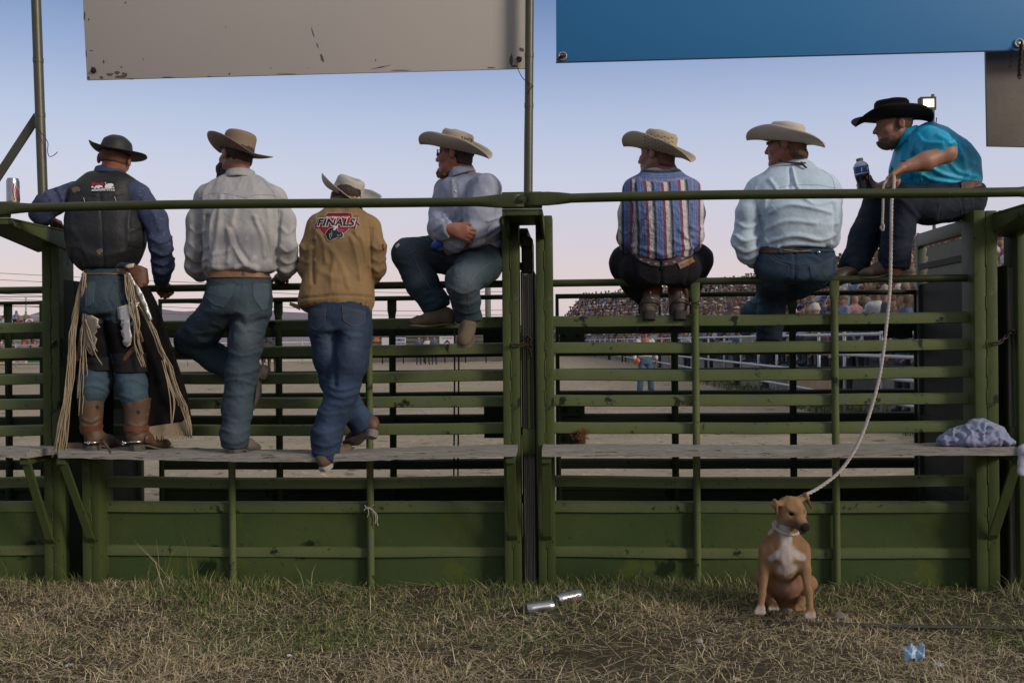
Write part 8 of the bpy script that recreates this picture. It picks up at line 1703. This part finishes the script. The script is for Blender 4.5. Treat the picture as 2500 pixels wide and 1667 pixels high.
# two recognisable spectators near the partition: the plaid shirt with a child, the woman looking left
PLAID = M('red_plaid', (.22, .03, .045), .85, (.36, .28, .29), .35, 12, detail=0, stretch=(6, 6, 6))
def near_spec(px, py, d, kind, top, hn, rot, sc, label):
    p = PC(px, py, d); p = p - V(0, 0, .60 * sc); v, f, idx = KINDS_[kind]; o = mk('person', v, f, None, None, True, mats=[SKM, top, HDM[hn], JEM], midx=idx); o.location = Vector(p); o.rotation_euler = (0, 0, rot); o.scale = (sc,) * 3; tag(o, label, 'person', 'spectators seated in the right grandstand')
near_spec(2088, 738, 24, 'hair', PLAID, 'dark hair', R(20), 1.05, 'woman in a red plaid shirt holding a child in the near stand'); near_spec(2058, 742, 23.6, 'hair', TOPM['pale blue'], 'fair hair', R(-60), .62, 'small child in a pale blue top held by the plaid shirt')
near_spec(2204, 742, 17.5, 'hair', TOPM['navy blue'], 'dark hair', R(-95), 1.0, 'dark haired woman looking left behind the leash rope'); near_spec(2162, 730, 21, 'cap', TOPM['dark grey'], 'blue cap', R(-95), 1.0, 'man in a dark blue cap behind the leash rope'); near_spec(2138, 728, 23, 'hair', TOPM['white'], 'fair hair', R(180), 1.0, 'person in a white top turned away beside the blue cap'); near_spec(2235, 612, 40, 'cap', M('lime_top', (.30, .50, .06), .8), 'dark cap', R(-70), 1.2, 'spectator in a lime green top high in the stand'); near_spec(1998, 770, 22, 'hat', TOPM['tan'], 'white hat', R(-80), 1.05, 'spectator in a white hat low in the stand left of the bar')

# far left stand with its own crowd, banners along the far fence -----------------------------------
def left_stand():
    g = empty('bleachers', CAMX(-38, 78), 'distant bleachers with spectators at the left edge', 'bleachers'); m = MB(); m2 = MB()
    for k in range(8): a, b = CAMX(-52, 76 + k * .8, .5 + k * .42), CAMX(-34.0, 76 + k * .8, .5 + k * .42); m.bar(a, b, .3, .06, V(0, 1, 0))
    for z in (4.1, 4.9, 5.7):
        m2.tube([CAMX(-52, 83, z), CAMX(-33.5, 83, z - .25)], .05, 5)
    for x in (-48, -44, -40.5, -37, -34): m2.tube([CAMX(x, 83, 0), CAMX(x, 83, 5.6)], .07, 5)
    for k in range(5): m2.tube([CAMX(-36.5, 75 + k, 1.0 + k * .6), CAMX(-34.5, 75 + k, 1.6 + k * .1)], .06, 5)
    m.build('seats', ALW, g); m2.build('rails', ALW, g, True)
    m = MB(); m.add([CAMX(-54, 84.5, 1.5), CAMX(-33, 84.5, 1.5), CAMX(-33, 84.5, 4.0), CAMX(-54, 84.5, 4.0), CAMX(-54, 84.6, 1.5), CAMX(-33, 84.6, 1.5), CAMX(-33, 84.6, 4.0), CAMX(-54, 84.6, 4.0)], [[0, 1, 2, 3], [7, 6, 5, 4]]); m.build('back_sheet', M('dusty_sheet', (.32, .31, .33), .9), g)
left_stand()
i = 0
for k in range(7):
    x = -44 + rs.uniform(0, .5)
    while x < -35:
        if rs.uniform() < .85:
            kind, tn, hn = seat_person(None, 0, 0, 0, rs); tn = rs.choice([tn, 'white', 'red', 'pink']); crowd_person(CAMX(x, 76 + k * .8, .95 + k * .42), k, kind, tn, hn, R(10) + rs.normal(0, .5), rs.uniform(.95, 1.1), f'distant spectator in a {tn} top, {hn}, left edge bleachers', 'spectators in the bleachers at the left edge'); i += 1
        x += rs.uniform(.62, .95)
# far arena fence and banners
g = empty('far_fence', CAMX(-10, 66), 'dark and silver rail fence across the far end of the arena', 'fence'); m = MB(); m2 = MB()
for z in (.3, .6, .9, 1.2, 1.5): m.tube([CAMX(-50, 66, z), CAMX(-12, 66, z)], .035, 5); m2.tube([CAMX(-13, 67, z + .25), CAMX(2, 69, z + .25)], .04, 5)
for x in np.arange(-50, -12, 1.9): m.tube([CAMX(x, 66, 0), CAMX(x, 66, 1.6)], .04, 5)
for x in np.arange(-13, 2, 1.4): m2.tube([CAMX(x, 67 + (x + 13) * .13, 0), CAMX(x, 67 + (x + 13) * .13, 2.0)], .045, 5)
m.build('silver_rails', ALW, g, True); m2.build('dark_rails', IRON, g, True)
m = MB(); m.hexa([CAMX(-13, 72, 0), CAMX(2, 74, 0), CAMX(2, 75, 0), CAMX(-13, 73, 0), CAMX(-13, 72, 2.1), CAMX(2, 74, 2.1), CAMX(2, 75, 2.1), CAMX(-13, 73, 2.1)]); tag(m.build('pen_wall', M('pen_dark', (.055, .055, .05), .9, (.12, .11, .1), .8, 1.2), None, base=CAMX(-6, 73)), 'dark cattle pens behind the far fence', 'pens')
def sign(px0, py0, px1, py1, d, colr, lines, label, tcol, group='sponsor banners along the far fence'):
    a, b = PC(px0, py1, d), PC(px1, py0, d); c = (a + b) / 2; o = empty('banner', (c[0], c[1], a[2]), label, 'banner', group)
    u = PC(px1, py1, d) - a; v = PC(px0, py0, d) - a; n = nrm(np.cross(v, u)); m = MB(); m.hexa([a, a + u, a + u + n * .02, a + n * .02, a + v, a + v + u, a + v + u + n * .02, a + v + n * .02]); m.build('sheet', M('banner_' + label.split()[0], colr, .7), o)
    for txt, (x0, y0, x1, y1), tc_ in lines:
        cu = bpy.data.curves.new('t', 'FONT'); cu.body = txt; cu.size = 1; cu.offset = .02; cu.resolution_u = 2; t = bpy.data.objects.new('t', cu); COL.objects.link(t); me = bpy.data.meshes.new_from_object(t.evaluated_get(bpy.context.evaluated_depsgraph_get()))
        w2 = np.array([x.co[:2] for x in me.vertices]); ff = [list(q.vertices) for q in me.polygons]; bpy.data.objects.remove(t); bpy.data.curves.remove(cu); lo, hi = w2.min(0), w2.max(0); w2 = (w2 - lo) / (hi - lo)
        vs = a + u * (x0 + w2[:, :1] * (x1 - x0)) + v * (y0 + w2[:, 1:] * (y1 - y0)) - (n if n @ FW > 0 else -n) * .03; mk('lettering', vs, ff, M('letters_' + tc_, {'red': (.35, .03, .04), 'blue': (.02, .05, .25), 'yellow': (.60, .46, .05), 'dark': (.03, .03, .03), 'white': (.6, .6, .6)}[tc_], .7), o, False)
    return o
sign(-20, 873, 15, 888, 62, (.55, .42, .19), [('RANCH', (.45, .2, 1.3, .85), 'dark')], 'yellow banner at the far left edge with dark letters', 'dark')
sign(31, 873, 67, 887, 62, (.50, .46, .47), [('TRAILER SALES', (.08, .5, .92, .9), 'red'), ('HOME 422-5200', (.15, .12, .85, .4), 'red')], 'white banner with red lettering along the far fence', 'red')
sign(67, 873, 99, 885, 62, (.035, .14, .05), [('RANCH', (.2, .35, .8, .9), 'yellow')], 'green banner with yellow lettering along the far fence', 'yellow')
sign(99, 873, 112, 885, 62, (.02, .02, .02), [('O', (.1, .1, .9, .95), 'white')], 'black banner beside the green one', 'white')
sign(932, 824, 991, 842, 60, (.50, .49, .51), [('RE/MAX', (.50, .5, .97, .9), 'blue'), ('MOUNTAIN', (.45, .08, .98, .36), 'dark')], 'pale banner with a blue word at the far end of the arena', 'blue')
sign(1073, 821, 1111, 840, 60, (.50, .48, .50), [('VALLEY BUILDERS', (.15, .72, .85, .88), 'red'), ('A', (.3, .1, .7, .55), 'dark')], 'ivory banner with small red lettering left of the hanging rods', 'red')
m = MB(); m.box(PC(920, 824, 61) - V(.12, .1, 0), PC(920, 834, 61) + V(.12, .1, 0)); tag(m.build('marker_board', M('orange_board', (.5, .12, .04), .7), None, base=PC(920, 834, 61)), 'small orange board on the far pens', 'board')
for px, tn in ((1043, 'white'), (1022, 'navy blue'), (1060, 'navy blue')):
    p = PC(px, 842, 64); crowd_person(V(p[0], p[1], 0), 0, 'stander', tn, 'dark hair', R(20), 1.0, f'distant person in a {tn} top standing at the far pens', 'people at the far pens')

# a rider's dark horse, the man in the arena, floodlight, poles, hills ------------------------------------------
def horse():
    D = 50; b = PC(657, 903, D); b = V(b[0], b[1], 0); F = Field(.035); q = lambda x, y, z: b + R0 * x + FW * y + V(0, 0, z)
    F.cone(q(0, -.5, 1.15), q(0, .6, 1.2), .30, .30, .1); F.cone(q(0, -.65, 1.1), q(0, -.5, 1.2), .27, .3, .1); F.cone(q(0, .7, 1.3), q(.15, 1.15, 1.75), .2, .14, .1); F.cone(q(.15, 1.15, 1.78), q(.25, 1.5, 1.5), .12, .08, .06)
    for x, y in ((-.16, -.6), (.16, -.6), (-.15, .55), (.15, .55)):
        F.cone(q(x, y, 1.0), q(x * 1.05, y + (.05 if y < 0 else 0), .62), .16 if y < 0 else .11, .07, .06); F.cone(q(x * 1.05, y + .05, .62), q(x * 1.1, y - (.04 if y < 0 else 0), .12), .065, .05, .04); F.cone(q(x * 1.1, y, .12), q(x * 1.1, y + .05, .03), .055, .07, .02)
    F.cone(q(0, -.88, 1.2), q(.02, -.95, .55), .07, .06, .04); v, f = F.mesh(2)
    o = mk('horse', v, f, M('bay_coat', (.035, .022, .016), .6), None, base=b); tag(o, 'dark horse seen from behind in the arena beyond the grey shirted man', 'horse')
    F = Field(.03); s_ = q(0, -.05, 1.45)
    F.cone(s_ + V(0, 0, .1), s_ + V(0, 0, .55), .16, .19, .06); hd = s_ + V(0, 0, .82); F.cone(s_ + V(0, 0, .6), hd, .06, .06, .03); F.ell(hd, (.085, .1, .12), None, .02); F.ell(hd + V(0, 0, .08), (.2, .22, .03), None, .01); F.ell(hd + V(0, 0, .15), (.09, .11, .09), None, .02)
    for t in (-1, 1): F.cone(s_ + V(t * .1, 0, .1), q(t * .36, .2, 1.05), .12, .09, .04); F.cone(q(t * .36, .2, 1.05), q(t * .38, .1, .6), .08, .06, .03); F.cone(s_ + V(t * .2, 0, .55), s_ + V(t * .26, .1, .25), .07, .06, .03); F.cone(s_ + V(t * .26, .1, .25), s_ + V(t * .1, .3, .2), .055, .045, .03)
    v, f = F.mesh(1); c = v[f].mean(1); z = c[:, 2] - s_[2]; idx = np.where(z > .88, 2, np.where(z > .64, 0, np.where(z > .12, 1, 3)))
    o = mk('person', v, f, None, None, True, mats=[SKM, TOPM['dark grey'], HDM['straw hat'], JEM], midx=idx, base=s_); tag(o, 'rider in a pale hat on the dark horse in the arena', 'person')
horse()
def arena_man():
    d = 27.5; b0 = PC(1576, 958, d); b = V(b0[0], b0[1], b0[2]); q = lambda x, y, z: b + R0 * x - FW * y + V(0, 0, z)
    g = empty('person', b, 'man in a white shirt and black hat standing in the arena dirt', 'person')
    H = Frame(q(0, .03, 1.66), 180, 0, 0); B = Field(.012); head(B, H, q(0, 0, 1.45)); B.cone(q(0, 0, .98), q(0, 0, 1.38), .12, .14, .05)
    for t in (-1, 1): B.chain([q(t * .19, 0, 1.40), q(t * .27, -.01, 1.14), q(t * .30, .06, .90)], [.05, .042, .03], .02); B.chain([q(t * .1, 0, .95), q(t * .13, 0, .5), q(t * .15, 0, .08)], [.07, .05, .04], .03); hand(B, q(t * .30, .06, .88), (0, .2, -1), (-t, 0, 0), (0, 1, 0), k=.01)
    v, f = B.mesh(1); mk('body', v, f, SKIN_R, g)
    T = Field(.012); T.loft([(q(0, 0, .96), .18, .12), (q(0, 0, 1.1), .19, .125), (q(0, 0, 1.32), .215, .13), (q(0, 0, 1.46), .12, .08)]); 
    for t in (-1, 1): c = [q(t * .19, 0, 1.40), q(t * .27, -.01, 1.14), q(t * .30, .05, .95)]; T.chain(c, [.075, .06, .045], .03)
    v, f = T.mesh(1); v = crumple(v, f, .006, 8, 3); mk('shirt', v, f, M('white_shirt', (.50, .47, .47), .85), g)
    Q = Field(.012); Q.loft([(q(0, 0, 1.0), .165, .11), (q(0, 0, .88), .175, .125), (q(0, 0, .78), .165, .12)], k=.04)
    for t in (-1, 1): Q.chain([q(t * .095, 0, .80), q(t * .125, .01, .48), q(t * .155, 0, .10)], [.095, .078, .085], .03)
    v, f = Q.mesh(1); v = crumple(v, f, .005, 8, 5); mk('jeans', v, f, M('plain_jeans', (.045, .085, .145), .9, (.07, .12, .18), .8, 5), g)
    m = MB(); m.tube([q(.172 * math.cos(a), .118 * math.sin(a), .99) for a in np.linspace(0, 2 * math.pi, 24)], .02, 6, flat=.5); m.build('belt', LEATH_D, g, True)
    hat(Frame(H(0, 0, .05), 180, 0, 0), BFELT, g, crown=.12, curl=(60, 60), dip=20)
    for t in (-1, 1): boot(q(t * .16, -.10, .0), -FW + R0 * t * .2, V(0, 0, 1), q(t * .155, 0, .14), LEATH_D, SOLE, g, h=.012)
    m = MB(); m.lathe([(.02, -.06), (.06, -.03), (.075, 0), (.06, .03), (.02, .06)], q(-.21, .08, .88), (1, .3, .2), 14); tag(m.build('orange_flag', M('orange_cloth', (.62, .14, .03), .7), None, True, base=q(-.21, .08, .82)), 'bright orange cloth beside the white shirted man\'s hand', 'cloth')
BFELT = M('arena_black_hat', (.010, .0095, .0095), .8, spec=.2)
arena_man()
m = MB(); q = [PC(1000, 877, 38), PC(1030, 876, 38), PC(1055, 874, 38.2), PC(1062, 875, 38)]; m.tube([V(p[0], p[1], .03) for p in q], [.03, .05, .05, .03], 6); tag(m.build('straw_clump', M('loose_straw', (.42, .33, .20), .9), None, True, base=q[0]), 'pale clump of straw lying in the arena dirt', 'straw')
def floodlight():
    d = 95; c = PC(2262, 262, d); g = empty('floodlight_tower', (c[0], c[1], 0), 'lit stadium floodlights on a tall pole behind the black hat', 'floodlight')
    m = MB(); m.tube([V(c[0] + .6, c[1], 0), V(c[0] + .6, c[1], c[2] + 1.2)], .16, 8); m.build('pole', M('light_pole', (.10, .10, .10), .7), g, True)
    for dx, dz, w_ in ((.15, .35, 1.0), (-.7, -.45, .6)):
        m = MB(); a = c + R0 * (dx - w_ / 2) + V(0, 0, dz - w_ * .38); b = a + R0 * w_ + V(0, 0, w_ * .76); m.box(np.minimum(a, b) - V(.25, .1, .25), np.maximum(a, b) + V(.25, .7, .25), .06); h_ = m.build('lamp_housing', M('lamp_housing', (.06, .058, .05), .6), g)
        m = MB(); lo, hi = np.minimum(a, b), np.maximum(a, b); m.box(V(lo[0], lo[1] - .14, lo[2]), V(hi[0], lo[1] - .11, hi[2])); l = m.build('lamp', M('lamp_light', (1, .9, .7), .5, emit=((1.0, .78, .42), 2.0)), h_)
    m = MB(); m.tube([c + R0 * .95 + V(0, 0, -1.0), c + R0 * .8 + V(0, 0, -2.4), c + R0 * .7 + V(0, 0, -4)], .05, 5); m.build('cable', IRON, g, True)
floodlight()
def far_pole(px, top, d, label, wires=True, r=.14):
    c = PC(px, top, d); m = MB(); m.tube([V(c[0], c[1], 0), c], r, 8); tag(m.build('utility_pole', M('pole_wood', (.13, .125, .115), .9), None, True, base=V(c[0], c[1], 0)), label, 'pole')
far_pole(1191, 700, 75, 'pale utility pole seen under the seated man\'s pipe', r=.22); far_pole(688, 742, 110, 'far utility pole beyond the arena, left of the tan jacket', r=.07)
WR = M('power_line', (.16, .15, .16), .8)
for (y0, y1) in ((700, 712), (716, 730), (750, 757), (762, 768), (778, 780)):
    m = MB(); m.tube(spline([PC(-60, y0 - 36, 130), PC(300, y0 - 18, 130), PC(690, y0, 130), PC(950, y1 + 2, 130), PC(1240, y1, 130)], 30), .035, 4); tag(m.build('power_line', WR, None, True, base=PC(690, y0, 130)), 'thin power line crossing the pale sky beyond the arena', 'power line', 'power lines beyond the arena')
HILL = M('far_hills', (.185, .165, .195), 1.0); xs_ = np.linspace(-4200, 2600, 160)
hz = 150 + 60 * np.sin(xs_ / 420) + 34 * np.sin(xs_ / 150 + 1) + 16 * np.sin(xs_ / 61 + 2) + 150 * np.exp(-((xs_ + 1180) / 420) ** 2) - 90 * np.exp(-((xs_ - 300) / 900) ** 2); hz = np.maximum(hz, 6) * .62
pf = np.array([CAMX(x, 4200, z) for x, z in zip(xs_, hz)]); p0 = np.array([CAMX(x, 3600, -5) for x in xs_]); p2 = np.array([CAMX(x, 4900, z * .4) for x, z in zip(xs_, hz)]); n = len(xs_)
tag(mk('hills', np.concatenate([p0, pf, p2]), [[r * n + i, r * n + i + 1, (r + 1) * n + i + 1, (r + 1) * n + i] for r in range(2) for i in range(n - 1)], HILL), kind='structure')
